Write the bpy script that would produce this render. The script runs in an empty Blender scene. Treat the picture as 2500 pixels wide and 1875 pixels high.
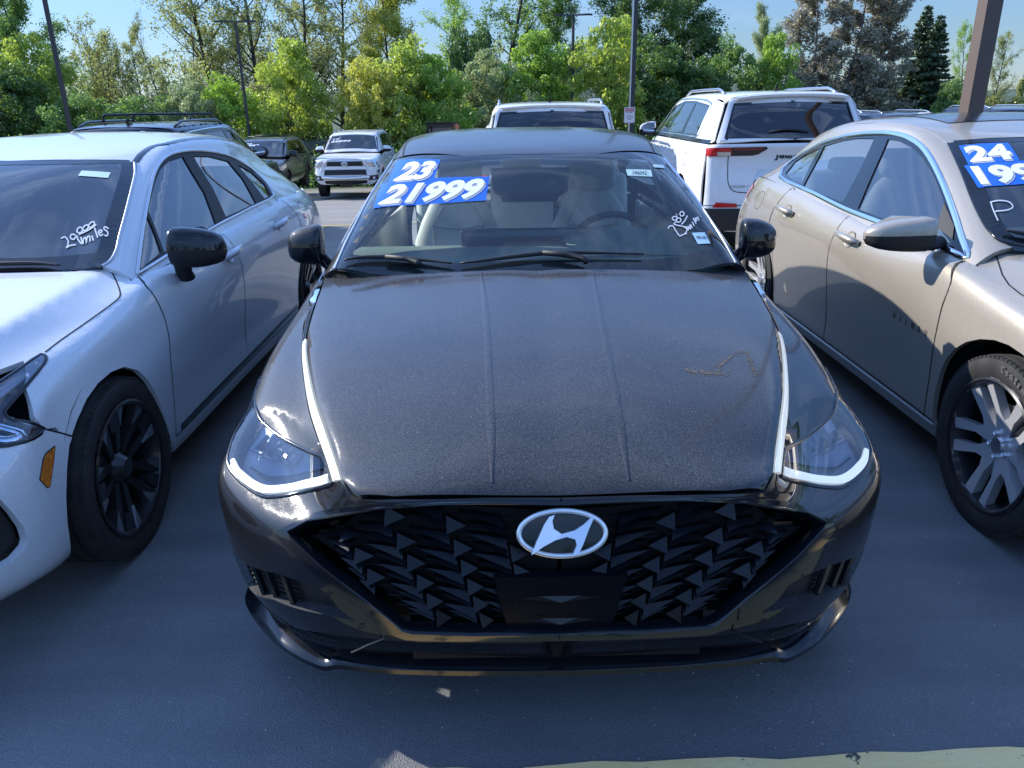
import bpy, bmesh, math, random
import numpy as np
from mathutils import Vector, Matrix
from mathutils.bvhtree import BVHTree
from mathutils.geometry import delaunay_2d_cdt
from mathutils.interpolate import poly_3d_calc
S = bpy.context.scene
COL = S.collection
random.seed(7); RNG = np.random.default_rng(7)

# ---------------------------------------------------------------- camera
FPX, PITCH, ROLL, YAW = 1879.0, .351, -.0137, .006
CPOS = np.array([-.112, -1.412, 1.571])
_Y = np.array([[math.cos(YAW), -math.sin(YAW), 0], [math.sin(YAW), math.cos(YAW), 0], [0, 0, 1]])
_P = np.array([[1, 0, 0], [0, math.cos(PITCH), -math.sin(PITCH)], [0, math.sin(PITCH), math.cos(PITCH)]])
CB = _P @ _Y                                    # rows: camera right, forward, up before roll
_c, _s = math.cos(ROLL), math.sin(ROLL)
c_right = _c * CB[0] + _s * CB[2]
c_up = -_s * CB[0] + _c * CB[2]
c_fwd = CB[1]
cam_d = bpy.data.cameras.new('camera'); cam = bpy.data.objects.new('camera', cam_d); COL.objects.link(cam)
cam_d.sensor_width = 36; cam_d.lens = FPX / 2500 * 36; cam_d.clip_end = 3000; cam_d.clip_start = .05
cam.matrix_world = Matrix(((c_right[0], c_up[0], -c_fwd[0], CPOS[0]), (c_right[1], c_up[1], -c_fwd[1], CPOS[1]),
                           (c_right[2], c_up[2], -c_fwd[2], CPOS[2]), (0, 0, 0, 1)))
S.camera = cam

# ---------------------------------------------------------------- sky, sun, exposure
SUN_TO = Vector((-1.0, .485, .655)).normalized()  # direction towards the sun
w = bpy.data.worlds.new('World'); S.world = w; w.use_nodes = True
nt = w.node_tree; nt.nodes.clear()
out = nt.nodes.new('ShaderNodeOutputWorld'); bg = nt.nodes.new('ShaderNodeBackground')
sky = nt.nodes.new('ShaderNodeTexSky'); sky.sky_type = 'NISHITA'; sky.sun_disc = False
sky.sun_elevation = math.asin(SUN_TO.z); sky.sun_rotation = math.atan2(SUN_TO.x, SUN_TO.y)
sky.air_density = 1.0; sky.dust_density = .15; sky.ozone_density = 1.6; sky.altitude = 1200
geo = nt.nodes.new('ShaderNodeTexCoord'); mp = nt.nodes.new('ShaderNodeMapping'); mp.inputs['Scale'].default_value = (1.2, 1.2, 6)
ns = nt.nodes.new('ShaderNodeTexNoise'); ns.inputs['Scale'].default_value = 2.2; ns.inputs['Detail'].default_value = 8; ns.inputs['Roughness'].default_value = .58
ns.inputs['Distortion'].default_value = .6
rp = nt.nodes.new('ShaderNodeValToRGB'); rp.color_ramp.elements[0].position = .5; rp.color_ramp.elements[1].position = .78
rp.color_ramp.elements[1].color = (.34, .34, .34, 1)
mx = nt.nodes.new('ShaderNodeMixRGB'); mx.inputs[2].default_value = (8.5, 9.0, 9.8, 1)
L = nt.links.new
L(geo.outputs['Generated'], mp.inputs[0]); L(mp.outputs[0], ns.inputs['Vector']); L(ns.outputs['Fac'], rp.inputs[0])
L(rp.outputs[0], mx.inputs[0]); L(sky.outputs[0], mx.inputs[1]); tn = nt.nodes.new('ShaderNodeMixRGB'); tn.blend_type = 'MULTIPLY'; tn.inputs[0].default_value = 1; tn.inputs[2].default_value = (.61, .73, .92, 1)
sp_ = nt.nodes.new('ShaderNodeSeparateXYZ'); L(geo.outputs['Generated'], sp_.inputs[0])      # sky colour dimmed by hand towards the horizon, full strength overhead as fill
el = nt.nodes.new('ShaderNodeMapRange'); el.interpolation_type = 'SMOOTHSTEP'; el.inputs['From Min'].default_value = 0; el.inputs['From Max'].default_value = .55; el.inputs['To Min'].default_value = .26; el.inputs['To Max'].default_value = 1.0
L(sp_.outputs['Z'], el.inputs['Value']); vm = nt.nodes.new('ShaderNodeVectorMath'); vm.operation = 'SCALE'
L(mx.outputs[0], tn.inputs[1]); L(tn.outputs[0], vm.inputs[0]); L(el.outputs[0], vm.inputs['Scale']); L(vm.outputs[0], bg.inputs[0]); L(bg.outputs[0], out.inputs[0])
bg.inputs[1].default_value = .19
sd = bpy.data.lights.new('sun', 'SUN'); sun = bpy.data.objects.new('sun', sd); COL.objects.link(sun)
sd.energy = 2.85; sd.angle = math.radians(.53); sd.color = (1, .95, .86)
sun.rotation_euler = SUN_TO.to_track_quat('Z', 'Y').to_euler(); sun.location = (-12, 4, 14)
S.view_settings.view_transform = 'Standard'; S.view_settings.look = 'None'; S.view_settings.gamma = 1
S.view_settings.use_curve_mapping = False; S.view_settings.exposure = 1.3
S.render.engine = 'CYCLES'
try:
    S.cycles.max_bounces = 8; S.cycles.transparent_max_bounces = 12; S.cycles.caustics_reflective = False; S.cycles.caustics_refractive = False
except Exception: pass
# ---------------------------------------------------------------- helpers
def ray_px(px, py):
    a, b = px - 1250, py - 937.5
    u = _c * a + _s * b; v = -_s * a + _c * b
    d = np.array([u / FPX, 1, -v / FPX]) @ CB
    return Vector(CPOS), Vector(d / np.linalg.norm(d))
def at(px, py, x=None, y=None, z=None):
    o, d = ray_px(px, py)
    t = (x - o.x) / d.x if x is not None else (y - o.y) / d.y if y is not None else (z - o.z) / d.z
    return o + d * t
def tag(o, label=None, cat=None, group=None, kind=None):
    if label: o['label'] = label
    if cat: o['category'] = cat
    if group: o['group'] = group
    if kind: o['kind'] = kind
    return o
def empty(name, loc=(0, 0, 0), rz=0):
    o = bpy.data.objects.new(name, None); COL.objects.link(o); o.location = loc; o.rotation_euler = (0, 0, rz)
    o.empty_display_size = .2
    return o
def link(name, me, mat=None, parent=None):
    o = bpy.data.objects.new(name, me); COL.objects.link(o)
    if mat is not None and len(me.materials) == 0: me.materials.append(mat)
    if parent is not None: o.parent = parent
    return o
def mesh(name, verts, faces, mat=None, parent=None, smooth=False, auto=None):
    me = bpy.data.meshes.new(name)
    me.from_pydata([tuple(v) for v in verts], [], [tuple(f) for f in faces]); me.update()
    if smooth: me.polygons.foreach_set('use_smooth', [True] * len(me.polygons))
    o = link(name, me, mat, parent)
    if auto:
        try: me.set_sharp_from_angle(angle=math.radians(auto))
        except Exception: pass
    return o
def copy_tree(o, parent=None, label=None):
    c = o.copy(); COL.objects.link(c); c.parent = parent
    if label: c['label'] = label
    for ch in list(o.children): copy_tree(ch, c)
    return c
class MB:
    """collects simple solids into one mesh"""
    def __init__(s): s.v = []; s.f = []
    def add(s, v, f):
        n = len(s.v); s.v += [Vector(p) for p in v]; s.f += [tuple(i + n for i in q) for q in f]; return s
    def box(s, c, d, rz=0, m=None):
        hx, hy, hz = d[0] / 2, d[1] / 2, d[2] / 2
        p = [Vector((x * hx, y * hy, z * hz)) for x in (-1, 1) for y in (-1, 1) for z in (-1, 1)]
        R = m or Matrix.Rotation(rz, 3, 'Z')
        p = [R @ q + Vector(c) for q in p]
        return s.add(p, [(0, 1, 3, 2), (4, 6, 7, 5), (0, 4, 5, 1), (2, 3, 7, 6), (0, 2, 6, 4), (1, 5, 7, 3)])
    def rbox(s, c, d, r=.02, rz=0, n=3, m=None):
        """box with rounded edges"""
        hx, hy, hz = d[0] / 2, d[1] / 2, d[2] / 2
        r = min(r, hx * .95, hy * .95, hz * .95); k = n
        R = m or Matrix.Rotation(rz, 3, 'Z'); C = Vector(c)
        ang = []
        N = 4 * (k + 1); lat = []
        for i in range(k + 1): lat.append((-1, -math.pi / 2 + math.pi / 2 * i / k))
        for i in range(k + 1): lat.append((1, math.pi / 2 * i / k))
        V = []
        for sz, la in lat:
            for q in range(4):
                sx = 1 if q in (0, 3) else -1; sy = 1 if q in (0, 1) else -1
                for i in range(k + 1):
                    a = math.pi / 2 * q + math.pi / 2 * i / k
                    V.append(R @ Vector((sx * (hx - r) + r * math.cos(la) * math.cos(a), sy * (hy - r) + r * math.cos(la) * math.sin(a), sz * (hz - r) + r * math.sin(la))) + C)
        F = []
        for a in range(len(lat) - 1):
            for b in range(N): F.append((a * N + b, a * N + (b + 1) % N, (a + 1) * N + (b + 1) % N, (a + 1) * N + b))
        F.append(tuple(range(N))[::-1]); F.append(tuple(range((len(lat) - 1) * N, len(lat) * N)))
        return s.add(V, F)
    def tube(s, pts, r, n=8, closed=False, flat=1.0):
        pts = [Vector(p) for p in pts]; m = len(pts)
        rr = r if hasattr(r, '__len__') else [r] * m
        V = []; up = Vector((0, 0, 1)); prev = None
        for i, p in enumerate(pts):
            if closed: t = (pts[(i + 1) % m] - pts[i - 1]).normalized()
            else: t = (pts[min(i + 1, m - 1)] - pts[max(i - 1, 0)]).normalized()
            if prev is None:
                a = t.orthogonal().normalized() if abs(t.z) > .95 else t.cross(up).normalized()
            else:
                a = (prev - t * prev.dot(t));
                a = a.normalized() if a.length > 1e-6 else t.orthogonal().normalized()
            prev = a; b = t.cross(a)
            for k in range(n):
                q = 2 * math.pi * k / n
                V.append(p + (a * math.cos(q) + b * math.sin(q) * flat) * rr[i])
        F = []
        for i in range(m if closed else m - 1):
            for k in range(n):
                i2 = (i + 1) % m
                F.append((i * n + k, i * n + (k + 1) % n, i2 * n + (k + 1) % n, i2 * n + k))
        if not closed: F += [tuple(range(n))[::-1], tuple(range((m - 1) * n, m * n))]
        return s.add(V, F)
    def lathe(s, prof, n=48, axis='x', c=(0, 0, 0), cap=False):
        """prof: (axial, radius)"""
        V = []
        for (a, r) in prof:
            for k in range(n):
                q = 2 * math.pi * k / n
                if axis == 'x': V.append((c[0] + a, c[1] + r * math.cos(q), c[2] + r * math.sin(q)))
                elif axis == 'z': V.append((c[0] + r * math.cos(q), c[1] + r * math.sin(q), c[2] + a))
                else: V.append((c[0] + r * math.cos(q), c[1] + a, c[2] + r * math.sin(q)))
        F = []
        for i in range(len(prof) - 1):
            for k in range(n): F.append((i * n + k, i * n + (k + 1) % n, (i + 1) * n + (k + 1) % n, (i + 1) * n + k))
        if cap: F += [tuple(range(n))[::-1], tuple(range((len(prof) - 1) * n, len(prof) * n))]
        return s.add(V, F)
    def prism(s, poly, axis, a0, a1):
        """2D polygon extruded along axis"""
        n = len(poly)
        def P(p, a):
            return {'x': (a, p[0], p[1]), 'y': (p[0], a, p[1]), 'z': (p[0], p[1], a)}[axis]
        V = [P(p, a0) for p in poly] + [P(p, a1) for p in poly]
        F = [tuple(range(n))[::-1], tuple(range(n, 2 * n))] + [(i, (i + 1) % n, n + (i + 1) % n, n + i) for i in range(n)]
        return s.add(V, F)
    def build(s, name, mat, parent=None, smooth=False, auto=None, xf=None):
        v = [xf @ p for p in s.v] if xf else s.v
        o = mesh(name, v, s.f, mat, parent, smooth or bool(auto), auto)
        bm = bmesh.new(); bm.from_mesh(o.data); bmesh.ops.recalc_face_normals(bm, faces=bm.faces); bm.to_mesh(o.data); bm.free()
        if auto:
            try: o.data.set_sharp_from_angle(angle=math.radians(auto))
            except Exception: pass
        return o

# ---------------------------------------------------------------- materials
def mat(name, base=(.5, .5, .5), rough=.5, metal=0, coat=0, coat_rough=.03, spec=.5, emit=None, es=0, trans=0, ior=1.45, alpha=1):
    m = bpy.data.materials.new(name); m.use_nodes = True
    b = m.node_tree.nodes['Principled BSDF']
    b.inputs['Base Color'].default_value = (*base, 1); b.inputs['Roughness'].default_value = rough; b.inputs['Metallic'].default_value = metal
    b.inputs['Coat Weight'].default_value = coat; b.inputs['Coat Roughness'].default_value = coat_rough
    b.inputs['Specular IOR Level'].default_value = spec
    b.inputs['Transmission Weight'].default_value = trans; b.inputs['IOR'].default_value = ior; b.inputs['Alpha'].default_value = alpha
    if emit: b.inputs['Emission Color'].default_value = (*emit, 1); b.inputs['Emission Strength'].default_value = es
    return m
def N(m, t, **k):
    n = m.node_tree.nodes.new(t)
    for a, v in k.items():
        if a in n.inputs: n.inputs[a].default_value = v
        else: setattr(n, a, v)
    return n
def Lk(m, a, b): m.node_tree.links.new(a, b)
def noise_col(m, c1, c2, scale, detail=4, lo=.35, hi=.65, coord='Object', target='Base Color', rough=.6, stretch=None):
    nt = m.node_tree; b = nt.nodes['Principled BSDF']
    tc = N(m, 'ShaderNodeTexCoord'); n = N(m, 'ShaderNodeTexNoise'); n.inputs['Scale'].default_value = scale; n.inputs['Detail'].default_value = detail; n.inputs['Roughness'].default_value = rough
    src = tc.outputs[coord]
    if stretch:
        mp = N(m, 'ShaderNodeMapping'); mp.inputs['Scale'].default_value = stretch; Lk(m, src, mp.inputs[0]); src = mp.outputs[0]
    Lk(m, src, n.inputs['Vector'])
    r = N(m, 'ShaderNodeValToRGB'); r.color_ramp.elements[0].position = lo; r.color_ramp.elements[1].position = hi
    r.color_ramp.elements[0].color = (*c1, 1); r.color_ramp.elements[1].color = (*c2, 1)
    Lk(m, n.outputs['Fac'], r.inputs[0])
    if target: Lk(m, r.outputs[0], b.inputs[target])
    return n, r
def bump(m, scale, strength=.3, dist=.01, detail=3, coord='Object'):
    tc = N(m, 'ShaderNodeTexCoord'); n = N(m, 'ShaderNodeTexNoise'); n.inputs['Scale'].default_value = scale; n.inputs['Detail'].default_value = detail
    bp = N(m, 'ShaderNodeBump'); bp.inputs['Strength'].default_value = strength; bp.inputs['Distance'].default_value = dist
    Lk(m, tc.outputs[coord], n.inputs['Vector']); Lk(m, n.outputs['Fac'], bp.inputs['Height'])
    Lk(m, bp.outputs[0], m.node_tree.nodes['Principled BSDF'].inputs['Normal']); return bp
def paint(name, base, dust=(.30, .28, .25), amount=.25, metal=.4, rough=.35, flake=True, dscale=420, coat=1.0, specks=False):
    """clear-coated car paint; dust has settled on the faces that look up"""
    m = mat(name, base, rough, metal, coat, .04, spec=.12)
    b = m.node_tree.nodes['Principled BSDF']
    tc = N(m, 'ShaderNodeTexCoord'); n1 = N(m, 'ShaderNodeTexNoise'); n1.inputs['Scale'].default_value = dscale; n1.inputs['Detail'].default_value = 2; n1.inputs['Roughness'].default_value = .7
    n2 = N(m, 'ShaderNodeTexNoise'); n2.inputs['Scale'].default_value = 3.5; n2.inputs['Detail'].default_value = 5
    Lk(m, tc.outputs['Object'], n1.inputs['Vector']); Lk(m, tc.outputs['Object'], n2.inputs['Vector'])
    g = N(m, 'ShaderNodeNewGeometry'); sx = N(m, 'ShaderNodeSeparateXYZ'); Lk(m, g.outputs['Normal'], sx.inputs[0])
    up = N(m, 'ShaderNodeMapRange'); up.inputs['From Min'].default_value = .62; up.inputs['From Max'].default_value = .98; up.interpolation_type = 'SMOOTHSTEP'
    Lk(m, sx.outputs['Z'], up.inputs['Value'])
    r1 = N(m, 'ShaderNodeMapRange'); r1.inputs['From Min'].default_value = .40; r1.inputs['From Max'].default_value = .66
    Lk(m, n1.outputs['Fac'], r1.inputs['Value'])
    r2 = N(m, 'ShaderNodeMapRange'); r2.inputs['From Min'].default_value = .3; r2.inputs['From Max'].default_value = .7; r2.inputs['To Min'].default_value = .72; r2.inputs['To Max'].default_value = 1
    Lk(m, n2.outputs['Fac'], r2.inputs['Value'])
    a = N(m, 'ShaderNodeMath', operation='MULTIPLY_ADD'); a.inputs[1].default_value = .75; a.inputs[2].default_value = .25; Lk(m, r1.outputs[0], a.inputs[0])
    a2 = N(m, 'ShaderNodeMath', operation='MULTIPLY'); Lk(m, a.outputs[0], a2.inputs[0]); Lk(m, r2.outputs[0], a2.inputs[1])
    a3 = N(m, 'ShaderNodeMath', operation='MULTIPLY'); Lk(m, a2.outputs[0], a3.inputs[0]); Lk(m, up.outputs[0], a3.inputs[1])
    a4 = N(m, 'ShaderNodeMath', operation='MULTIPLY'); Lk(m, a3.outputs[0], a4.inputs[0]); a4.inputs[1].default_value = amount
    # speckle of the metal flakes
    base_out = None
    if flake:
        v = N(m, 'ShaderNodeTexVoronoi'); v.inputs['Scale'].default_value = 900; Lk(m, tc.outputs['Object'], v.inputs['Vector'])
        mf = N(m, 'ShaderNodeMixRGB', blend_type='MULTIPLY'); mf.inputs[0].default_value = .35; mf.inputs[1].default_value = (*base, 1)
        sp = N(m, 'ShaderNodeSeparateXYZ'); Lk(m, v.outputs['Color'], sp.inputs[0])
        cr = N(m, 'ShaderNodeCombineXYZ')
        for i in range(3): Lk(m, sp.outputs[0], cr.inputs[i])
        Lk(m, cr.outputs[0], mf.inputs[2]); base_out = mf.outputs[0]
    mx = N(m, 'ShaderNodeMixRGB'); mx.inputs[1].default_value = (*base, 1); mx.inputs[2].default_value = (*dust, 1)
    if base_out: Lk(m, base_out, mx.inputs[1])
    Lk(m, a4.outputs[0], mx.inputs[0]); Lk(m, mx.outputs[0], b.inputs['Base Color'])
    mr = N(m, 'ShaderNodeMapRange'); mr.inputs['To Min'].default_value = metal; mr.inputs['To Max'].default_value = 0; Lk(m, a4.outputs[0], mr.inputs['Value']); Lk(m, mr.outputs[0], b.inputs['Metallic'])
    cr_ = N(m, 'ShaderNodeMapRange'); cr_.inputs['From Max'].default_value = .5; cr_.inputs['To Min'].default_value = .035; cr_.inputs['To Max'].default_value = .26
    Lk(m, a4.outputs[0], cr_.inputs['Value']); Lk(m, cr_.outputs[0], b.inputs['Coat Roughness'])
    cw = N(m, 'ShaderNodeMapRange'); cw.inputs['From Max'].default_value = .8; cw.inputs['To Min'].default_value = coat; cw.inputs['To Max'].default_value = coat * .4
    Lk(m, a4.outputs[0], cw.inputs['Value']); Lk(m, cw.outputs[0], b.inputs['Coat Weight'])
    if specks:          # pollen and grit lying on the paint
        v2 = N(m, 'ShaderNodeTexVoronoi'); v2.inputs['Scale'].default_value = 85; Lk(m, tc.outputs['Object'], v2.inputs['Vector'])
        lt = N(m, 'ShaderNodeMapRange'); lt.inputs['From Min'].default_value = .06; lt.inputs['From Max'].default_value = .12; lt.inputs['To Min'].default_value = 1; lt.inputs['To Max'].default_value = 0; Lk(m, v2.outputs['Distance'], lt.inputs['Value'])
        s2 = N(m, 'ShaderNodeSeparateXYZ'); Lk(m, v2.outputs['Color'], s2.inputs[0]); gt = N(m, 'ShaderNodeMath', operation='GREATER_THAN'); gt.inputs[1].default_value = .80; Lk(m, s2.outputs[0], gt.inputs[0])
        q1 = N(m, 'ShaderNodeMath', operation='MULTIPLY'); Lk(m, lt.outputs[0], q1.inputs[0]); Lk(m, gt.outputs[0], q1.inputs[1]); q2 = N(m, 'ShaderNodeMath', operation='MULTIPLY'); Lk(m, q1.outputs[0], q2.inputs[0]); Lk(m, up.outputs[0], q2.inputs[1])
        mz = N(m, 'ShaderNodeMixRGB'); mz.inputs[2].default_value = (.34, .33, .29, 1); Lk(m, q2.outputs[0], mz.inputs[0]); Lk(m, mx.outputs[0], mz.inputs[1]); Lk(m, mz.outputs[0], b.inputs['Base Color'])
    return m
def glass(name, tint=(.55, .65, .62), refl=.06, dust=0, dust_col=(.35, .36, .36), rough=.0, dscale=260):
    """thin car glass: tinted see-through layer under a clear reflection, with optional dust film"""
    m = bpy.data.materials.new(name); m.use_nodes = True; nt = m.node_tree; nt.nodes.clear()
    o = N(m, 'ShaderNodeOutputMaterial'); t = N(m, 'ShaderNodeBsdfTransparent'); t.inputs[0].default_value = (*tint, 1)
    g = N(m, 'ShaderNodeBsdfGlossy'); g.inputs['Roughness'].default_value = rough; g.inputs[0].default_value = (1, 1, 1, 1)
    f = N(m, 'ShaderNodeFresnel'); f.inputs[0].default_value = 1.5
    ad = N(m, 'ShaderNodeMath', operation='MULTIPLY_ADD'); ad.inputs[1].default_value = 1.25; ad.inputs[2].default_value = refl; ad.use_clamp = True
    Lk(m, f.outputs[0], ad.inputs[0]); mx = N(m, 'ShaderNodeMixShader'); Lk(m, ad.outputs[0], mx.inputs[0]); Lk(m, t.outputs[0], mx.inputs[1]); Lk(m, g.outputs[0], mx.inputs[2])
    last = mx.outputs[0]
    if dust:
        d = N(m, 'ShaderNodeBsdfDiffuse'); d.inputs[0].default_value = (*dust_col, 1)
        tc = N(m, 'ShaderNodeTexCoord'); n = N(m, 'ShaderNodeTexNoise'); n.inputs['Scale'].default_value = dscale; n.inputs['Detail'].default_value = 3; n.inputs['Roughness'].default_value = .75
        Lk(m, tc.outputs['Object'], n.inputs['Vector'])
        r = N(m, 'ShaderNodeMapRange'); r.inputs['From Min'].default_value = .42; r.inputs['From Max'].default_value = .75; r.inputs['To Min'].default_value = dust * .45; r.inputs['To Max'].default_value = dust * 2.2
        Lk(m, n.outputs['Fac'], r.inputs['Value']); m2 = N(m, 'ShaderNodeMixShader'); Lk(m, r.outputs[0], m2.inputs[0]); Lk(m, last, m2.inputs[1]); Lk(m, d.outputs[0], m2.inputs[2]); last = m2.outputs[0]
    Lk(m, last, o.inputs[0]); return m

# ---------------------------------------------------------------- smooth bodies and the panels cut from them
def cr(pts, n=6, closed=False):
    """Catmull-Rom through points; a point whose last extra item is 1 is a corner"""
    P = [np.array(p[:len(p) - (1 if (len(p) in (3,) and isinstance(p[2], bool)) else 0)], float) for p in pts]
    K = [len(p) == 3 and isinstance(p[2], bool) and p[2] for p in pts]
    m = len(P); out = []
    for i in range(m if closed else m - 1):
        p1, p2 = P[i], P[(i + 1) % m]
        p0 = P[i - 1] if (closed or i > 0) else p1 * 2 - p2
        p3 = P[(i + 2) % m] if (closed or i + 2 < m) else p2 * 2 - p1
        if K[i]: p0 = p1 * 2 - p2
        if K[(i + 1) % m]: p3 = p2 * 2 - p1
        # centripetal-ish: limit tangents
        d = np.linalg.norm(p2 - p1)
        m1 = (p2 - p0) / 2; m2 = (p3 - p1) / 2
        for mm in (m1, m2):
            l = np.linalg.norm(mm)
            if l > d * 1.2: mm *= d * 1.2 / l
        for k in range(n):
            t = k / n; t2 = t * t; t3 = t2 * t
            out.append((2 * t3 - 3 * t2 + 1) * p1 + (t3 - 2 * t2 + t) * m1 + (-2 * t3 + 3 * t2) * p2 + (t3 - t2) * m2)
    if not closed: out.append(P[-1])
    return out
class Base:
    """smooth closed-form body surface used to carry the panels"""
    def __init__(s, top, side, capf, capr, crease_cols={}, levels=3, crease_side={}):
        V = []; idx = {}
        def vid(p):
            k = (round(p[0], 5), round(p[1], 5), round(p[2], 5))
            if k not in idx: idx[k] = len(V); V.append(k)
            return idx[k]
        nK = len(top[0]); nM = len(side[0])
        F = []; CR = []
        for sg in (1, -1):
            T = [[(sg * q[0], q[1], q[2]) for q in r] for r in top]
            Sd = [[T[i][-1]] + [(sg * q[0], q[1], q[2]) for q in side[i]] for i in range(len(side))]
            def quad(a, b, c, d):
                f = [vid(a), vid(b), vid(c), vid(d)]
                F.append(f if sg > 0 else f[::-1])
            for i in range(len(T) - 1):
                for j in range(nK - 1):
                    quad(T[i][j], T[i][j + 1], T[i + 1][j + 1], T[i + 1][j])
                for m in range(nM): quad(Sd[i][m], Sd[i][m + 1], Sd[i + 1][m + 1], Sd[i + 1][m])
                for j, wgt in crease_cols.items(): CR.append((vid(T[i][j]), vid(T[i + 1][j]), wgt))
                for m_, wgt in crease_side.items(): CR.append((vid(Sd[i][m_]), vid(Sd[i + 1][m_]), wgt))
            for cap, ring, fl in ((capf, 0, 1), (capr, -1, -1)):
                if cap is None: continue
                G = [T[ring]] + [[(sg * q[0], q[1], q[2]) for q in r] + [Sd[ring][m + 1]] for m, r in enumerate(cap)]
                for m in range(len(G) - 1):
                    for j in range(nK - 1):
                        a, b, c, d = G[m][j], G[m + 1][j], G[m + 1][j + 1], G[m][j + 1]
                        quad(a, b, c, d) if fl > 0 else quad(d, c, b, a)
        target = np.array(V); cage = target.copy()
        me = bpy.data.meshes.new('tmp'); me.from_pydata(V, [], F); me.update()
        ob = bpy.data.objects.new('tmp', me); COL.objects.link(ob)
        if CR:
            at_ = me.attributes.new('crease_edge', 'FLOAT', 'EDGE'); ek = {tuple(sorted(e.vertices)): e.index for e in me.edges}
            for a, b, wgt in CR:
                k = tuple(sorted((a, b)))
                if k in ek: at_.data[ek[k]].value = wgt
        md = ob.modifiers.new('s', 'SUBSURF'); md.levels = 1
        dg = bpy.context.evaluated_depsgraph_get()
        def ev(level):
            md.levels = level; dg.update(); e = ob.evaluated_get(dg); m2 = e.to_mesh()
            co = np.zeros(len(m2.vertices) * 3); m2.vertices.foreach_get('co', co); co = co.reshape(-1, 3)
            return m2, co, e
        for it in range(7):
            m2, co, e = ev(1)
            cage += (target - co[:len(V)]) * .9
            me.vertices.foreach_set('co', cage.ravel()); me.update()
        m2, co, e = ev(levels)
        s.co = [Vector(c) for c in co]; s.faces = [tuple(p.vertices) for p in m2.polygons]
        s.nrm = [v.normal.copy() for v in m2.vertices]
        s.bvh = BVHTree.FromPolygons(s.co, s.faces)
        # make sure normals look outward
        h = s.bvh.ray_cast(Vector((0, 2.4, 5)), Vector((0, 0, -1)))
        if h[0] is not None and s.normal(h[0], h[2]).z < 0: s.nrm = [-n for n in s.nrm]
        e.to_mesh_clear(); bpy.data.objects.remove(ob); bpy.data.meshes.remove(me)
    def normal(s, p, fi):
        f = s.faces[fi]; w = poly_3d_calc([s.co[i] for i in f], p)
        n = Vector((0, 0, 0))
        for i, k in zip(f, w): n += s.nrm[i] * k
        return n.normalized()
    def drop(s, p, d):
        """project a point on the surface along direction d (d looks outward)"""
        p = Vector(p); d = Vector(d).normalized()
        h = s.bvh.ray_cast(p + d * 9, -d)
        s.miss = h[0] is None
        if s.miss: h = s.bvh.find_nearest(p)
        return h[0], s.normal(h[0], h[2])
    def trace(s, px, py, M=None):
        o, d = ray_px(px, py)
        if M is not None: o = M @ o; d = (M.to_3x3() @ d).normalized()
        h = s.bvh.ray_cast(o, d)
        if h[0] is None:
            best = None; t = .5
            c = None
            for k in range(160):
                q = o + d * t; n = s.bvh.find_nearest(q)
                if best is None or n[3] < best: best = n[3]; c = n
                t += max(.01, n[3] * .5)
                if t > 60: break
            h = c
        return h[0]
def inpoly(P, poly):
    x, y = P[:, 0], P[:, 1]; r = np.zeros(len(P), bool); n = len(poly)
    for i in range(n):
        x1, y1 = poly[i]; x2, y2 = poly[(i + 1) % n]
        if y1 == y2: continue
        c = ((y1 > y) != (y2 > y)) & (x < (x2 - x1) * (y - y1) / (y2 - y1) + x1)
        r ^= c
    return r
def resample(loop, sp):
    out = []
    n = len(loop)
    for i in range(n):
        a = loop[i]; b = loop[(i + 1) % n]; l = (Vector(b) - Vector(a)).length
        k = max(1, int(math.ceil(l / sp)))
        for j in range(k): out.append(tuple(Vector(a).lerp(Vector(b), j / k)))
    return out
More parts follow.
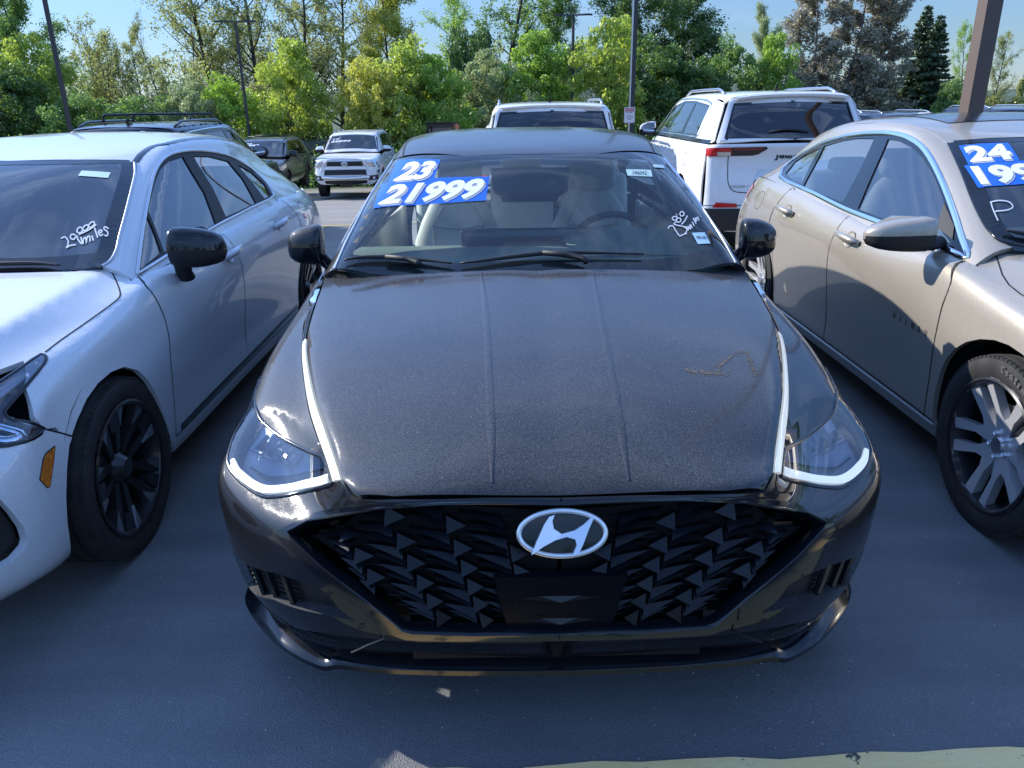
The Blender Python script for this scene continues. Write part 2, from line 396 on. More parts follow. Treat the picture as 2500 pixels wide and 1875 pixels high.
def panel(base, loops, d, sp, name, material, parent, thick=.015, off=0.0, build=True, edge_in=True, depthf=None):
    """sheet that follows the smooth body inside loops[0] and outside loops[1:], with turned-in edges"""
    d = Vector(d).normalized(); e1 = d.orthogonal().normalized(); e2 = d.cross(e1)
    L2 = []; DP = np.array([(Vector(p).dot(e1), Vector(p).dot(e2), Vector(p).dot(d)) for lp in loops for p in resample([tuple(q) for q in lp], sp * 2)])
    for lp in loops:
        q = [(Vector(p).dot(e1), Vector(p).dot(e2)) for p in lp]
        q = resample(q, sp); cl = [q[0]]
        for p in q[1:]:
            if (Vector(p) - Vector(cl[-1])).length > sp * .15: cl.append(p)
        if (Vector(cl[0]) - Vector(cl[-1])).length < sp * .15: cl.pop()
        L2.append(cl)
    A = np.array(L2[0]); lo = A.min(0); hi = A.max(0)
    gx = np.arange(lo[0], hi[0], sp); gy = np.arange(lo[1], hi[1], sp * .866)
    G = np.array([(x + (sp / 2 if j % 2 else 0), y) for j, y in enumerate(gy) for x in gx]) if len(gx) and len(gy) else np.zeros((0, 2))
    if len(G):
        k = inpoly(G, L2[0])
        for h in L2[1:]: k &= ~inpoly(G, h)
        G = G[k]
        B = np.concatenate([np.array(l) for l in L2])
        if len(G):
            keep = np.ones(len(G), bool)
            for st in range(0, len(G), 2000):
                dd = ((G[st:st + 2000, None, :] - B[None]) ** 2).sum(2).min(1); keep[st:st + 2000] = dd > (sp * .55) ** 2
            G = G[keep]
    verts = []; edges = []
    for l in L2:
        n0 = len(verts); verts += [Vector(p) for p in l]; edges += [(n0 + i, n0 + (i + 1) % len(l)) for i in range(len(l))]
    verts += [Vector(p) for p in G]
    r = delaunay_2d_cdt(verts, edges, [], 0, 1e-6)
    ov = [np.array(v) for v in r[0]]; tr = [f for f in r[2]]
    C = np.array([(ov[f[0]] + ov[f[1]] + ov[f[2]]) / 3 for f in tr])
    k = inpoly(C, L2[0])
    for h in L2[1:]: k &= ~inpoly(C, h)
    tr = [f for f, kk in zip(tr, k) if kk]
    used = sorted({i for f in tr for i in f}); mp = {u: i for i, u in enumerate(used)}
    V = []; Nn = []
    for u in used:
        p = e1 * ov[u][0] + e2 * ov[u][1]
        h, n = base.drop(p, d)
        if base.miss or n.dot(d) < .02:
            k_ = int(((DP[:, :2] - ov[u]) ** 2).sum(1).argmin()); r_ = base.bvh.find_nearest(p + d * DP[k_, 2]); h, n = r_[0], base.normal(r_[0], r_[2])
        if n.dot(d) < -.2: n = -n
        o_ = depthf(h) if depthf else off
        V.append(h + n * o_); Nn.append(n)
    F = [tuple(mp[i] for i in f) for f in tr]
    # orientation
    if F:
        a, b, c = [V[i] for i in F[len(F) // 2]]
        if (b - a).cross(c - a).dot(d) < 0: F = [f[::-1] for f in F]
    ed = {}
    for f in F:
        for i in range(3):
            a, b = f[i], f[(i + 1) % 3]; ed[(a, b)] = 1
    bd = [(a, b) for (a, b) in ed if (b, a) not in ed]
    NV = len(V); V2 = list(V); N2 = list(Nn); F2 = list(F)
    if thick:
        m1 = {}; m2 = {}
        for a, b in bd:
            for q in (a, b):
                if q not in m1:
                    m1[q] = len(V2); V2.append(V[q]); N2.append(None)
                    m2[q] = len(V2); V2.append(V[q] - Nn[q] * thick); N2.append(None)
            F2.append((m1[b], m1[a], m2[a], m2[b]))
        acc = {}
        for a, b in bd:
            t = (V[b] - V[a]).normalized(); sn = t.cross(Nn[a]).normalized()
            for q in (a, b): acc[q] = acc.get(q, Vector((0, 0, 0))) + sn
        for q in m1: N2[m1[q]] = acc[q].normalized() if acc[q].length > 1e-6 else Nn[q]; N2[m2[q]] = N2[m1[q]]
    me = bpy.data.meshes.new(name); me.from_pydata([tuple(v) for v in V2], [], F2); me.update()
    me.polygons.foreach_set('use_smooth', [True] * len(me.polygons))
    me.normals_split_custom_set_from_vertices([tuple(n) for n in N2])
    return link(name, me, material, parent)
def ribbon(base, pts, width, name, material, parent, off=.002, thick=.0, d=None, taper=None, snap=True, nsm=4, closed=False):
    """strip lying along a line on the body: shut lines, chrome trims, light guides"""
    P = [Vector(p) for p in cr([tuple(p) for p in pts], nsm, closed)] if nsm > 1 else [Vector(p) for p in pts]
    Q = []
    for p in P:
        if d is not None: h, n = base.drop(p, d)
        else:
            r = base.bvh.find_nearest(p); h, n = r[0], base.normal(r[0], r[2])
        Q.append((h, n))
    V = []; F = []; m = len(Q)
    for i, (h, n) in enumerate(Q):
        if closed: t = (Q[(i + 1) % m][0] - Q[i - 1][0]).normalized()
        else: t = (Q[min(i + 1, m - 1)][0] - Q[max(i - 1, 0)][0]).normalized()
        s_ = n.cross(t).normalized(); wd = width if not taper else taper(i / (m - 1)) * width
        a = h + s_ * wd / 2; b = h - s_ * wd / 2
        if thick:
            V += [a - n * .004, a + n * (off + thick * .6), h + s_ * wd * .25 + n * (off + thick), h - s_ * wd * .25 + n * (off + thick), b + n * (off + thick * .6), b - n * .004]
        else: V += [a + n * off, b + n * off]
    k = 6 if thick else 2
    for i in range(m if closed else m - 1):
        j = (i + 1) % m
        for q in range(k - 1): F.append((i * k + q, i * k + q + 1, j * k + q + 1, j * k + q))
    if thick and not closed: F += [tuple(range(k)), tuple(range((m - 1) * k, m * k))[::-1]]
    mb = MB(); mb.add(V, F)
    if parent == 'mb': return mb
    return mb.build(name, material, parent, smooth=False, auto=50 if thick else None)
def arcs(P, n):
    P = [Vector(p) for p in P]; L = [0]
    for a, b in zip(P, P[1:]): L.append(L[-1] + (b - a).length)
    out = []; j = 0
    for k in range(n):
        t = L[-1] * k / (n - 1)
        while j < len(L) - 2 and L[j + 1] < t: j += 1
        out.append(P[j].lerp(P[j + 1], (t - L[j]) / max(1e-9, L[j + 1] - L[j])))
    return out
def mirx(pts): return [(-p[0], p[1], p[2]) for p in pts]
M_BLACKPAINT = paint('black_paint', (.007, .008, .011), dust=(.195, .195, .20), amount=.47, metal=0, rough=.55, dscale=260, specks=True)
M_SILVERBLUE = paint('pale_paint', (.84, .85, .87), dust=(.6, .6, .6), amount=.15, metal=.1, rough=.38)
M_TAN = paint('tan_paint', (.47, .425, .36), dust=(.5, .46, .4), amount=.2, metal=.45, rough=.38)
M_WHITE = paint('white_paint', (.80, .80, .80), dust=(.7, .68, .64), amount=.15, metal=0, rough=.4, flake=False)
M_NAVY = paint('dark_blue_paint', (.018, .024, .042), dust=(.28, .28, .28), amount=.25, metal=.3)
M_GREY = paint('grey_paint', (.11, .115, .13), dust=(.3, .3, .28), amount=.25, metal=.5)
M_GBLACK = mat('gloss_black_trim', (.006, .008, .012), .14, 0, .3, .05)
M_SENSOR = mat('sensor_cover', (.006, .008, .012), .3, spec=.04)
M_PBLACK = mat('black_plastic', (.018, .019, .021), .55); bump(M_PBLACK, 600, .15, .002)
M_DARK = mat('dark_cavity', (.006, .006, .007), .9)
M_RUBBER = mat('rubber_seal', (.012, .012, .013), .7)
M_TYRE = mat('tyre_rubber', (.025, .025, .026), .8); noise_col(M_TYRE, (.018, .018, .019), (.034, .033, .032), 14, 4)
M_TYRETXT = mat('raised_tyre_lettering', (.10, .10, .10), .6)
M_BADGE = mat('bright_badge', (.88, .89, .90), .22, .65, .6)
M_CHROME = mat('chrome', (.85, .86, .88), .08, 1)
M_SATIN = mat('satin_metal', (.62, .63, .66), .28, 1)
M_ALLOY = mat('silver_alloy', (.74, .74, .76), .32, .6, .3)
M_BLADE = mat('grille_black', (.006, .008, .012), .24, 0, 0, spec=.35)
M_ALLOYD = mat('dark_alloy', (.03, .031, .034), .32, .5, .4)
M_DISC = mat('brake_disc', (.35, .34, .33), .4, .9)
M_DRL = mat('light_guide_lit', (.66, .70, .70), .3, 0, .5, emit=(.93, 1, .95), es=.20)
M_STRIPC = mat('light_strip_chrome', (.80, .83, .86), .12, 1, .4)
M_AMBER = mat('amber_lens', (.62, .16, .02), .2, 0, .5); noise_col(M_AMBER, (.55, .13, .015), (.75, .25, .04), 60)
M_RED = mat('red_lens', (.5, .01, .015), .15, 0, .7)
M_REDD = mat('dark_red_lens', (.14, .006, .01), .15, 0, .7)
M_SILVREF = mat('lamp_reflector', (.55, .58, .66), .12, 1)
M_LAMPIN = mat('lamp_bowl', (.50, .53, .60), .3, .1, .3)
M_LENS = glass('lamp_lens', (.86, .90, .97), .05)
M_WS = glass('windscreen_glass', (.86, .95, .91), .0, dust=.03, dust_col=(.42, .47, .46))
M_WSK = glass('dusty_windscreen_glass', (.30, .36, .38), .06, dust=.11, dust_col=(.22, .24, .27), dscale=330)
M_SG = glass('side_glass', (.20, .23, .25), .12)
M_SGL = glass('clear_side_glass', (.62, .68, .70), .08, dust=.02)
M_SGC = glass('clear_glass', (.86, .90, .88), .02)
M_PRIV = glass('privacy_glass', (.045, .05, .06), .06)
M_SEAT = mat('pale_seat_leather', (.8, .82, .76), .6); noise_col(M_SEAT, (.78, .80, .74), (.86, .87, .81), 9)
M_LINING = mat('pale_lining', (.8, .8, .76), .8)
M_SEAM = mat('seat_seam', (.2, .21, .2), .8)
M_SEATD = mat('dark_seat_fabric', (.045, .046, .05), .8)
M_SEATT = mat('grey_seat_fabric', (.22, .215, .20), .8)
M_DASH = mat('dash_plastic', (.20, .255, .24), .5); bump(M_DASH, 300, .2, .002)
M_BLUE = mat('blue_sticker', (.015, .13, .62), .35, 0, .2)
M_WHITEST = mat('white_sticker', (.82, .83, .82), .45)
M_GREYST = mat('grey_sticker_shade', (.42, .45, .5), .45)
M_PALETAG = mat('pale_green_tag', (.62, .80, .74), .6)
M_CHALK = mat('white_window_marker', (.55, .60, .66), .8)
M_LBLUE = mat('light_blue_label', (.35, .55, .70), .6)
M_INK = mat('dark_ink', (.03, .05, .06), .7)
# ---------------------------------------------------------------- shared car parts
def text_mesh(s, bold=.0, shear=0.0, size=1.0, res=3, font=None):
    """flat lettering -> (verts 2D, tris)"""
    c = bpy.data.curves.new('t', 'FONT'); c.body = s; c.size = size; c.offset = bold; c.shear = shear; c.resolution_u = res
    o = bpy.data.objects.new('t', c); COL.objects.link(o)
    dg = bpy.context.evaluated_depsgraph_get(); dg.update()
    me = o.evaluated_get(dg).to_mesh(); v = [(p.co.x, p.co.y) for p in me.vertices]; f = [tuple(p.vertices) for p in me.polygons]
    o.evaluated_get(dg).to_mesh_clear(); bpy.data.objects.remove(o); bpy.data.curves.remove(c)
    xs = [p[0] for p in v]; ys = [p[1] for p in v]; x0, x1, y0, y1 = min(xs), max(xs), min(ys), max(ys)
    return [((p[0] - x0) / (x1 - x0), (p[1] - y0) / (y1 - y0)) for p in v], f
def quadmap(Q, u, v):
    """Q: bottom-left, bottom-right, top-right, top-left"""
    a = Vector(Q[0]).lerp(Vector(Q[1]), u); b = Vector(Q[3]).lerp(Vector(Q[2]), u)
    return a.lerp(b, v)
def text_on(base, M, Q, s, name, material, parent, off=.003, bold=.03, shear=0, u0=.05, u1=.95, v0=.1, v1=.9, shift=(0, 0)):
    tv, tf = text_mesh(s, bold, shear)
    V = []
    for (u, v) in tv:
        p = quadmap(Q, u0 + (u1 - u0) * u, v0 + (v1 - v0) * v)
        h = base.trace(p[0] + shift[0], p[1] + shift[1], M); r = base.bvh.find_nearest(h); n = base.normal(r[0], r[2])
        V.append(r[0] + n * off)
    o = mesh(name, V, tf, material, parent)
    return o
def text_flat(s, name, material, parent, origin, ux, uy, wd, ht, bold=.0, thick=0, shear=0):
    tv, tf = text_mesh(s, bold, shear); ux = Vector(ux).normalized(); uy = Vector(uy).normalized(); o = Vector(origin); n = ux.cross(uy)
    V = [o + ux * (u * wd) + uy * (v * ht) + n * thick for (u, v) in tv]
    return mesh(name, V, tf, material, parent)
def strokes(base, M, lines, wpx, name, material, parent, off=.004, smooth=4):
    mb = MB()
    for ln in lines:
        P = cr([(a, b) for a, b in ln], smooth) if len(ln) > 2 else [np.array(p, float) for p in ln]
        V = []; F = []
        for i, p in enumerate(P):
            t = P[min(i + 1, len(P) - 1)] - P[max(i - 1, 0)]; t = t / (np.linalg.norm(t) + 1e-9); s = np.array([-t[1], t[0]]) * wpx / 2
            for q in (p + s, p - s):
                h = base.trace(q[0], q[1], M); r = base.bvh.find_nearest(h); V.append(r[0] + base.normal(r[0], r[2]) * off)
        for i in range(len(P) - 1): F.append((2 * i, 2 * i + 1, 2 * i + 3, 2 * i + 2))
        mb.add(V, F)
    return mb.build(name, material, parent)
def tyre_mb(R, w, rim, tread=True, n=64):
    mb = MB(); h = w / 2
    prof = [(-h * .80, rim - .012), (-h * .92, rim + .006), (-h, rim + (R - rim) * .45), (-h * .97, R - .022), (-h * .88, R - .008), (-h * .70, R), (h * .70, R), (h * .88, R - .008), (h * .97, R - .022), (h, rim + (R - rim) * .45), (h * .92, rim + .006), (h * .80, rim - .012)]
    if tread:
        pr2 = prof[:6]
        for g in (-.45, 0, .45): pr2 += [(h * (g - .05), R), (h * (g - .045), R - .008), (h * (g + .045), R - .008), (h * (g + .05), R)]
        prof = pr2 + prof[6:]
    mb.lathe(prof, n)
    if tread:
        for k in range(84):                      # shoulder blocks
            a = 2 * math.pi * k / 84
            for s in (-1, 1):
                R3 = Matrix.Rotation(a, 3, 'X')
                mb.box(R3 @ Vector((s * h * .80, 0, R - .014)), (w * .13, R * .0565, .020), m=R3)
    return mb
def make_wheel(parent, c, R=.335, w=.235, rim=.235, side=-1, style='five', mat_face=None, mat_dark=None, name='wheel', rot=0.0):
    """side -1: outer face looks to -x"""
    e = empty(name, c); e.parent = parent; e.scale = (1, 1, 1)
    fs = side
    tyre_mb(R, w, rim).build('tyre', M_TYRE, e, auto=35)
    fx = fs * w * .5
    mb = MB(); q = fs
    mb.lathe([(fx * .96, rim + .004), (fx * 1.0, rim - .004), (fx * .94, rim - .014), (fx * .80, rim - .018), (fx * .2, rim - .040), (-fx * .8, rim - .03)], 56)
    mb.build('rim', mat_dark or M_ALLOYD, e, auto=40)
    MB().lathe([(fx * .30, .06), (fx * .30, .155), (fx * .18, .155), (fx * .18, .06)], 40).build('brake_disc', M_DISC, e, auto=30)
    MB().rbox((fx * .22, -.11, .09), (.07, .07, .15), .015, m=Matrix.Rotation(.7, 3, 'X')).build('brake_caliper', M_ALLOYD, e, auto=40)
    MB().lathe([(-fx * .6, .01), (-fx * .6, rim - .04)], 32).build('wheel_back', M_DARK, e)
    def spoke(poly, x0, x1, dish, ang, mb):
        """poly: (tangential, radial) outline, thickness along x; the face dishes in towards the hub"""
        R3 = Matrix.Rotation(ang + rot, 3, 'X'); n = len(poly); V = []
        for k, xo in ((0, 0), (1, -.035 * fs)):
            for (t, r) in poly:
                d = dish * (1 - (r / rim) ** 1.5)
                V.append(R3 @ Vector((fx * .93 - fs * d + xo, t, r)))
        F = [tuple(range(n)), tuple(range(n, 2 * n))[::-1]] + [(i, n + i, n + (i + 1) % n, (i + 1) % n) for i in range(n)]
        mb.add(V, F)
    if style == 'k5':
        dk = MB()
        for k in range(5):
            br = MB()
            a = 2 * math.pi * k / 5
            for s in (-1, 1):
                spoke([(s * .012, .05), (s * .040, .06), (s * .060, .15), (s * .088, rim - .012), (s * .040, rim - .008), (s * .022, .16)], 0, 0, .045, a, dk)
            spoke([(-.030, rim - .012), (.030, rim - .012), (.016, .165), (-.016, .165)], 0, 0, .03, a, dk)
            for s in (-1, 1):
                spoke([(s * .046, rim - .002), (s * .094, rim - .006), (s * .118, rim - .030), (s * .090, rim - .038), (s * .058, .145)], 0, 0, .036, a, br)
            spoke([(-.118, rim - .034), (-.146, rim - .058), (-.14, rim - .066), (-.112, rim - .044)], 0, 0, .03, a, br)
            br.build('machined_face', mat_face or M_ALLOY, e, auto=30)['kind'] = 'stuff'
        dk.lathe([(fx * .93 - fs * .012, .0), (fx * .93 - fs * .012, .033), (fx * .93 - fs * .045, .06), (fx * .4, .062)], 24)
        dk.build('spokes', M_ALLOYD, e, auto=30)
    elif style == 'malibu':
        dk = MB(); br = MB()
        for k in range(5):
            a = 2 * math.pi * k / 5
            for s in (-1, 1):
                spoke([(s * .0, .045), (s * .036, .05), (s * .056, .12), (s * .128, rim - .035), (s * .088, rim - .010), (s * .026, .128), (s * .0, .105)], 0, 0, .05, a, br)
            for s in (-1, 1):
                spoke([(s * .088, rim - .010), (s * .035, rim - .001), (s * .036, rim - .016), (s * .080, rim - .030)], 0, 0, .03, a, br)
        br.lathe([(fx * .93 - fs * .045, .0), (fx * .93 - fs * .045, .062), (fx * .4, .066)], 24)
        br.build('spokes', mat_face or M_ALLOY, e, auto=30)
        MB().lathe([(fx * .93 - fs * .030, .0), (fx * .93 - fs * .032, .030), (fx * .93 - fs * .05, .034)], 24).build('hub_cap', M_SATIN, e, auto=30)
        for k in range(5):
            a = 2 * math.pi * (k + .5) / 5 + rot
            MB().lathe([(fx * .93 - fs * .05, 0), (fx * .93 - fs * .034, .009), (fx * .93 - fs * .06, .011)], 6, c=(0, .047 * math.sin(-a), .047 * math.cos(a))).build('lug_nut', M_SATIN, e, auto=30)
    else:
        dk = MB(); nsp = 7 if style == 'seven' else 5
        for k in range(nsp):
            a = 2 * math.pi * k / nsp
            spoke([(-.02, .05), (.02, .05), (.030, rim - .012), (-.030, rim - .012)], 0, 0, .03, a, dk)
        dk.lathe([(fx * .9, 0), (fx * .9, .05), (fx * .4, .06)], 20)
        dk.build('spokes', mat_face or M_ALLOY, e, auto=30)
    return e
def mirror_head(parent, c, wd, h, dp, side, material, name='side_mirror', foot=None, flat_top=0.0, lower=None, glassm=None, boxy=None):
    """door mirror: housing that tapers to its outer tip, glass behind, foot to the door. c is the inner end"""
    e = empty(name, c); e.parent = parent
    secs = []; n = 20; K = 9; V = []
    for i in range(K):
        t = i / (K - 1)
        s = (math.sin(math.pi * min(1, (t * .92 + .08)) ** .72)) ** .5 if True else 1
        s = [.62, .90, 1.0, 1.0, .97, .90, .78, .58, .22][i]
        x = side * wd * [0, .03, .12, .28, .46, .64, .81, .94, 1.0][i]
        zc = -h * .05 - h * .10 * t
        yc = dp * .22 * t
        for k in range(n):
            a = 2 * math.pi * k / n
            ca, sa = math.cos(a), math.sin(a)
            yy = -abs(ca) ** (boxy or .8) * math.copysign(1, ca) * dp * .5
            if ca < 0: yy *= .55
            zz = abs(sa) ** (boxy or .85) * math.copysign(1, sa) * h * .5
            if sa > 0 and flat_top: zz *= (1 - flat_top * t)
            V.append(Vector((x, yc + yy * s, zc + zz * s)))
    F = []
    for i in range(K - 1):
        for k in range(n): F.append((i * n + k, i * n + (k + 1) % n, (i + 1) * n + (k + 1) % n, (i + 1) * n + k))
    F += [tuple(range(n)), tuple(range((K - 1) * n, K * n))]
    if lower is None:
        MB().add(V, F).build('mirror_housing', material, e, smooth=True)
    else:
        up = [f for f in F if len(f) > 4 or sum(V[i].z for i in f) / len(f) > -h * .12]; lo = [f for f in F if f not in up]
        o1 = MB().add(V, up).build('mirror_cap', material, e, smooth=True); o2 = MB().add(V, lo).build('mirror_lower_shell', lower, e, smooth=True)
    MB().add([Vector((side * wd * a, dp * (.30 + .2 * a), h * b)) for a, b in ((.10, -.38), (.10, .34), (.55, .36), (.85, .10), (.80, -.30), (.5, -.40))], [(0, 1, 2, 3, 4, 5)]).build('mirror_glass', M_CHROME, e)
    f0 = Vector(foot or (-side * .07, .02, -h * .62))
    MB().tube([f0, f0.lerp(Vector((side * wd * .12, 0, -h * .42)), .5) + Vector((0, 0, -.01)), Vector((side * wd * .16, 0, -h * .36)), Vector((side * wd * .2, 0, -h * .1))], [.036, .034, .04, .04], 12, flat=.7).build('mirror_foot', lower or M_PBLACK, e, smooth=True)
    return e
def seat(parent, c, material, head=True, wd=.52, name='front_seat', back_h=.60, tilt=-.25, hd=(.27, .10, .17), hz=.13):
    e = empty(name, c); e.parent = parent
    R = Matrix.Rotation(tilt, 3, 'X')
    MB().rbox((0, -.12, .0), (wd, .5, .16), .05).build('seat_cushion', material, e, auto=50)
    # sculpted back: wide hips, narrower shoulders
    V = []; n = 14; rows = [(0, .92, .07), (.15, .98, .085), (.35, 1.0, .09), (.55, .94, .085), (.72, .80, .075), (.86, .64, .06), (.95, .50, .045), (1.0, .36, .02)]
    for t, ww, th in rows:
        for k in range(n * 2):
            a = math.pi * 2 * k / (n * 2); ca, sa = math.cos(a), math.sin(a)
            x = abs(ca) ** .55 * math.copysign(1, ca) * wd / 2 * ww; y = abs(sa) ** .7 * math.copysign(1, sa) * th
            V.append(R @ Vector((x, y, .05 + t * back_h)) + Vector((0, .10, 0)))
    F = []
    for i in range(len(rows) - 1):
        for k in range(n * 2): F.append((i * 2 * n + k, i * 2 * n + (k + 1) % (2 * n), (i + 1) * 2 * n + (k + 1) % (2 * n), (i + 1) * 2 * n + k))
    F.append(tuple(range((len(rows) - 1) * 2 * n, len(rows) * 2 * n)))
    MB().add(V, F).build('seat_back', material, e, smooth=True)
    T = lambda x, y, z: R @ Vector((x, y, z)) + Vector((0, .10, 0))
    if material in (M_SEAT,):
        for s in (-1, 1):
            MB().tube([T(s * wd * .20, -.089, .12), T(s * wd * .24, -.096, .30), T(s * wd * .27, -.085, .46), T(s * wd * .16, -.07, .56)], .003, 5).build('seat_seam', M_SEAM, e)
        MB().tube([T(-wd * .27, -.087, .45), T(0, -.094, .43), T(wd * .27, -.087, .45)], .003, 5).build('seat_seam', M_SEAM, e)
    if head:
        hc = T(0, -.02, back_h + hz)
        MB().rbox(hc, hd, .048, n=4, m=R).build('headrest', material, e, smooth=True)
        for s in (-.05, .05): MB().tube([T(s, -.01, back_h - .02), T(s, -.02, back_h + hz - .02)], .006, 8).build('headrest_post', M_CHROME, e, smooth=True)
    return e
def steering(parent, c, tilt=.5):
    e = empty('steering_wheel', c); e.parent = parent; R = Matrix.Rotation(tilt, 3, 'X')
    MB().tube([R @ Vector((.185 * math.cos(a), 0, .185 * math.sin(a))) for a in [2 * math.pi * k / 40 for k in range(40)]], .015, 10, closed=True).build('wheel_rim', M_PBLACK, e, smooth=True)
    m = MB(); m.rbox((0, 0, -.01), (.15, .05, .12), .03, m=R)
    for a in (0, math.pi, -math.pi / 2): m.tube([(0, 0, 0), R @ Vector((.18 * math.cos(a), 0, .18 * math.sin(a)))], .014, 8)
    m.build('wheel_hub', M_PBLACK, e, auto=40); return e
def wiper(base, M, pts, parent, rest_off=.018, name='wiper'):
    P = [base.trace(*p, M) for p in pts]; Q = []
    for p in P:
        r = base.bvh.find_nearest(p); Q.append(r[0] + base.normal(r[0], r[2]) * rest_off)
    e = empty(name, (0, 0, 0)); e.parent = parent
    n = len(Q)
    MB().tube(cr([tuple(q) for q in Q], 5), [.004 + .007 * math.sin(math.pi * min(1, k / (5 * (n - 1)) + .02)) for k in range(5 * (n - 1) + 1)], 6, flat=.8).build('wiper_blade', M_PBLACK, e, smooth=True)
    return e, Q
def sedan_base(front, P=None): pass
# ================================================================ ground
def gz(x, y):
    if y < 4.2: return 0.0
    t = min(1, (y - 4.2) / 4.0)
    yy = min(y, 26.0)
    z = -.054 * (yy - 4.2) * (1 if y > 6 else ((y - 4.2) / 1.8) ** 1) + .017 * max(-14, min(14, x)) * t
    if y > 26: z -= .012 * min(y - 26, 60)
    return z
M_ASPH = mat('asphalt_sealed', (.045, .047, .05), .62, spec=.35)
def asphalt(m, hot=False):
    b = m.node_tree.nodes['Principled BSDF']; tc = N(m, 'ShaderNodeTexCoord')
    big = N(m, 'ShaderNodeTexNoise'); big.inputs['Scale'].default_value = .9; big.inputs['Detail'].default_value = 6; big.inputs['Roughness'].default_value = .6
    st = N(m, 'ShaderNodeTexNoise'); st.inputs['Scale'].default_value = 190; st.inputs['Detail'].default_value = 3; st.inputs['Roughness'].default_value = .8
    mp = N(m, 'ShaderNodeMapping'); mp.inputs['Scale'].default_value = (.35, 2.4, 1); sw = N(m, 'ShaderNodeTexNoise'); sw.inputs['Scale'].default_value = 1.6; sw.inputs['Detail'].default_value = 4
    for n in (big, st): Lk(m, tc.outputs['Object'], n.inputs['Vector'])
    Lk(m, tc.outputs['Object'], mp.inputs[0]); Lk(m, mp.outputs[0], sw.inputs['Vector'])
    r1 = N(m, 'ShaderNodeValToRGB'); r1.color_ramp.elements[0].color = (.105, .11, .12, 1); r1.color_ramp.elements[1].color = (.23, .235, .24, 1); r1.color_ramp.elements[0].position = .32; r1.color_ramp.elements[1].position = .72
    ad = N(m, 'ShaderNodeMixRGB'); ad.inputs[0].default_value = .5; Lk(m, big.outputs['Fac'], ad.inputs[1]); Lk(m, sw.outputs['Fac'], ad.inputs[2]); Lk(m, ad.outputs[0], r1.inputs[0])
    r2 = N(m, 'ShaderNodeValToRGB'); r2.color_ramp.elements[0].position = .50; r2.color_ramp.elements[1].position = .80; r2.color_ramp.elements[0].color = (1, 1, 1, 1); r2.color_ramp.elements[1].color = (1.9, 1.85, 1.8, 1)
    Lk(m, st.outputs['Fac'], r2.inputs[0]); mu = N(m, 'ShaderNodeMixRGB', blend_type='MULTIPLY'); mu.inputs[0].default_value = 1; Lk(m, r1.outputs[0], mu.inputs[1]); Lk(m, r2.outputs[0], mu.inputs[2])
    Lk(m, mu.outputs[0], b.inputs['Base Color'])
    v = N(m, 'ShaderNodeTexVoronoi'); v.inputs['Scale'].default_value = 230; Lk(m, tc.outputs['Object'], v.inputs['Vector'])
    bp = N(m, 'ShaderNodeBump'); bp.inputs['Strength'].default_value = .55; bp.inputs['Distance'].default_value = .004; Lk(m, v.outputs['Distance'], bp.inputs['Height']); Lk(m, bp.outputs[0], b.inputs['Normal'])
    rr = N(m, 'ShaderNodeMapRange'); rr.inputs['To Min'].default_value = .5; rr.inputs['To Max'].default_value = .8; Lk(m, big.outputs['Fac'], rr.inputs['Value']); Lk(m, rr.outputs[0], b.inputs['Roughness'])
asphalt(M_ASPH)
M_ASPH2 = mat('asphalt_worn', (.17, .165, .155), .85); noise_col(M_ASPH2, (.19, .18, .165), (.29, .275, .25), 1.2, 8, .3, .7, stretch=(.4, 2.2, 1))
def grid_mesh(name, xs, ys, zf, m, parent=None, off=0):
    V = [(x, y, zf(x, y) + off) for y in ys for x in xs]; nx = len(xs)
    F = [(j * nx + i, j * nx + i + 1, (j + 1) * nx + i + 1, (j + 1) * nx + i) for j in range(len(ys) - 1) for i in range(nx - 1)]
    return mesh(name, V, F, m, parent, smooth=True)
ys = [-60, -40, -20, -6, -2, 0, 2, 3, 4] + [4.2 + .3 * k for k in range(8)] + list(np.linspace(7, 27, 30))
o = grid_mesh('parking_lot', list(np.linspace(-45, 45, 46)), ys, gz, M_ASPH2); tag(o, kind='structure')
# freshly sealed strip under the front row
o = grid_mesh('sealed_asphalt', list(np.linspace(-14, 14, 29)), [.0, .3, 1, 2, 3, 4, 4.5, 5, 5.4, 5.8], gz, M_ASPH, off=.004); tag(o, kind='structure')
M_ASPHB = mat('unseen_dark_asphalt', (.045, .046, .048), .8)
o = grid_mesh('unseen_dark_asphalt', list(np.linspace(-40, 40, 29)), [-55, -30, -20, -12, -6, -3, -.6, -.25], gz, M_ASPHB, off=.004); tag(o, kind='structure')  # unseen ground behind the camera, darkened to dim reflections in the front bumper
def grit():
    rng = random.Random(11); mb = MB()
    for k in range(520):
        x = rng.uniform(-3.4, 3.6); y = rng.uniform(.02, 2.2) if k % 3 else rng.uniform(.02, .7); r = rng.uniform(.0015, .0042); a = rng.uniform(0, 6)
        P_ = [Vector((x + r * math.cos(a + t) * rng.uniform(.6, 1.3), y + r * math.sin(a + t) * rng.uniform(.6, 1.3), .0045)) for t in (0, 1.6, 3.1, 4.7)] + [Vector((x, y, .0045 + r * .9))]
        mb.add(P_, [(0, 1, 4), (1, 2, 4), (2, 3, 4), (3, 0, 4)])
    o = mb.build('grit', mat('pale_grit', (.38, .37, .34), .9)); tag(o, 'pale grit scattered over the asphalt in front of the parked cars', 'grit', kind='stuff')
grit()
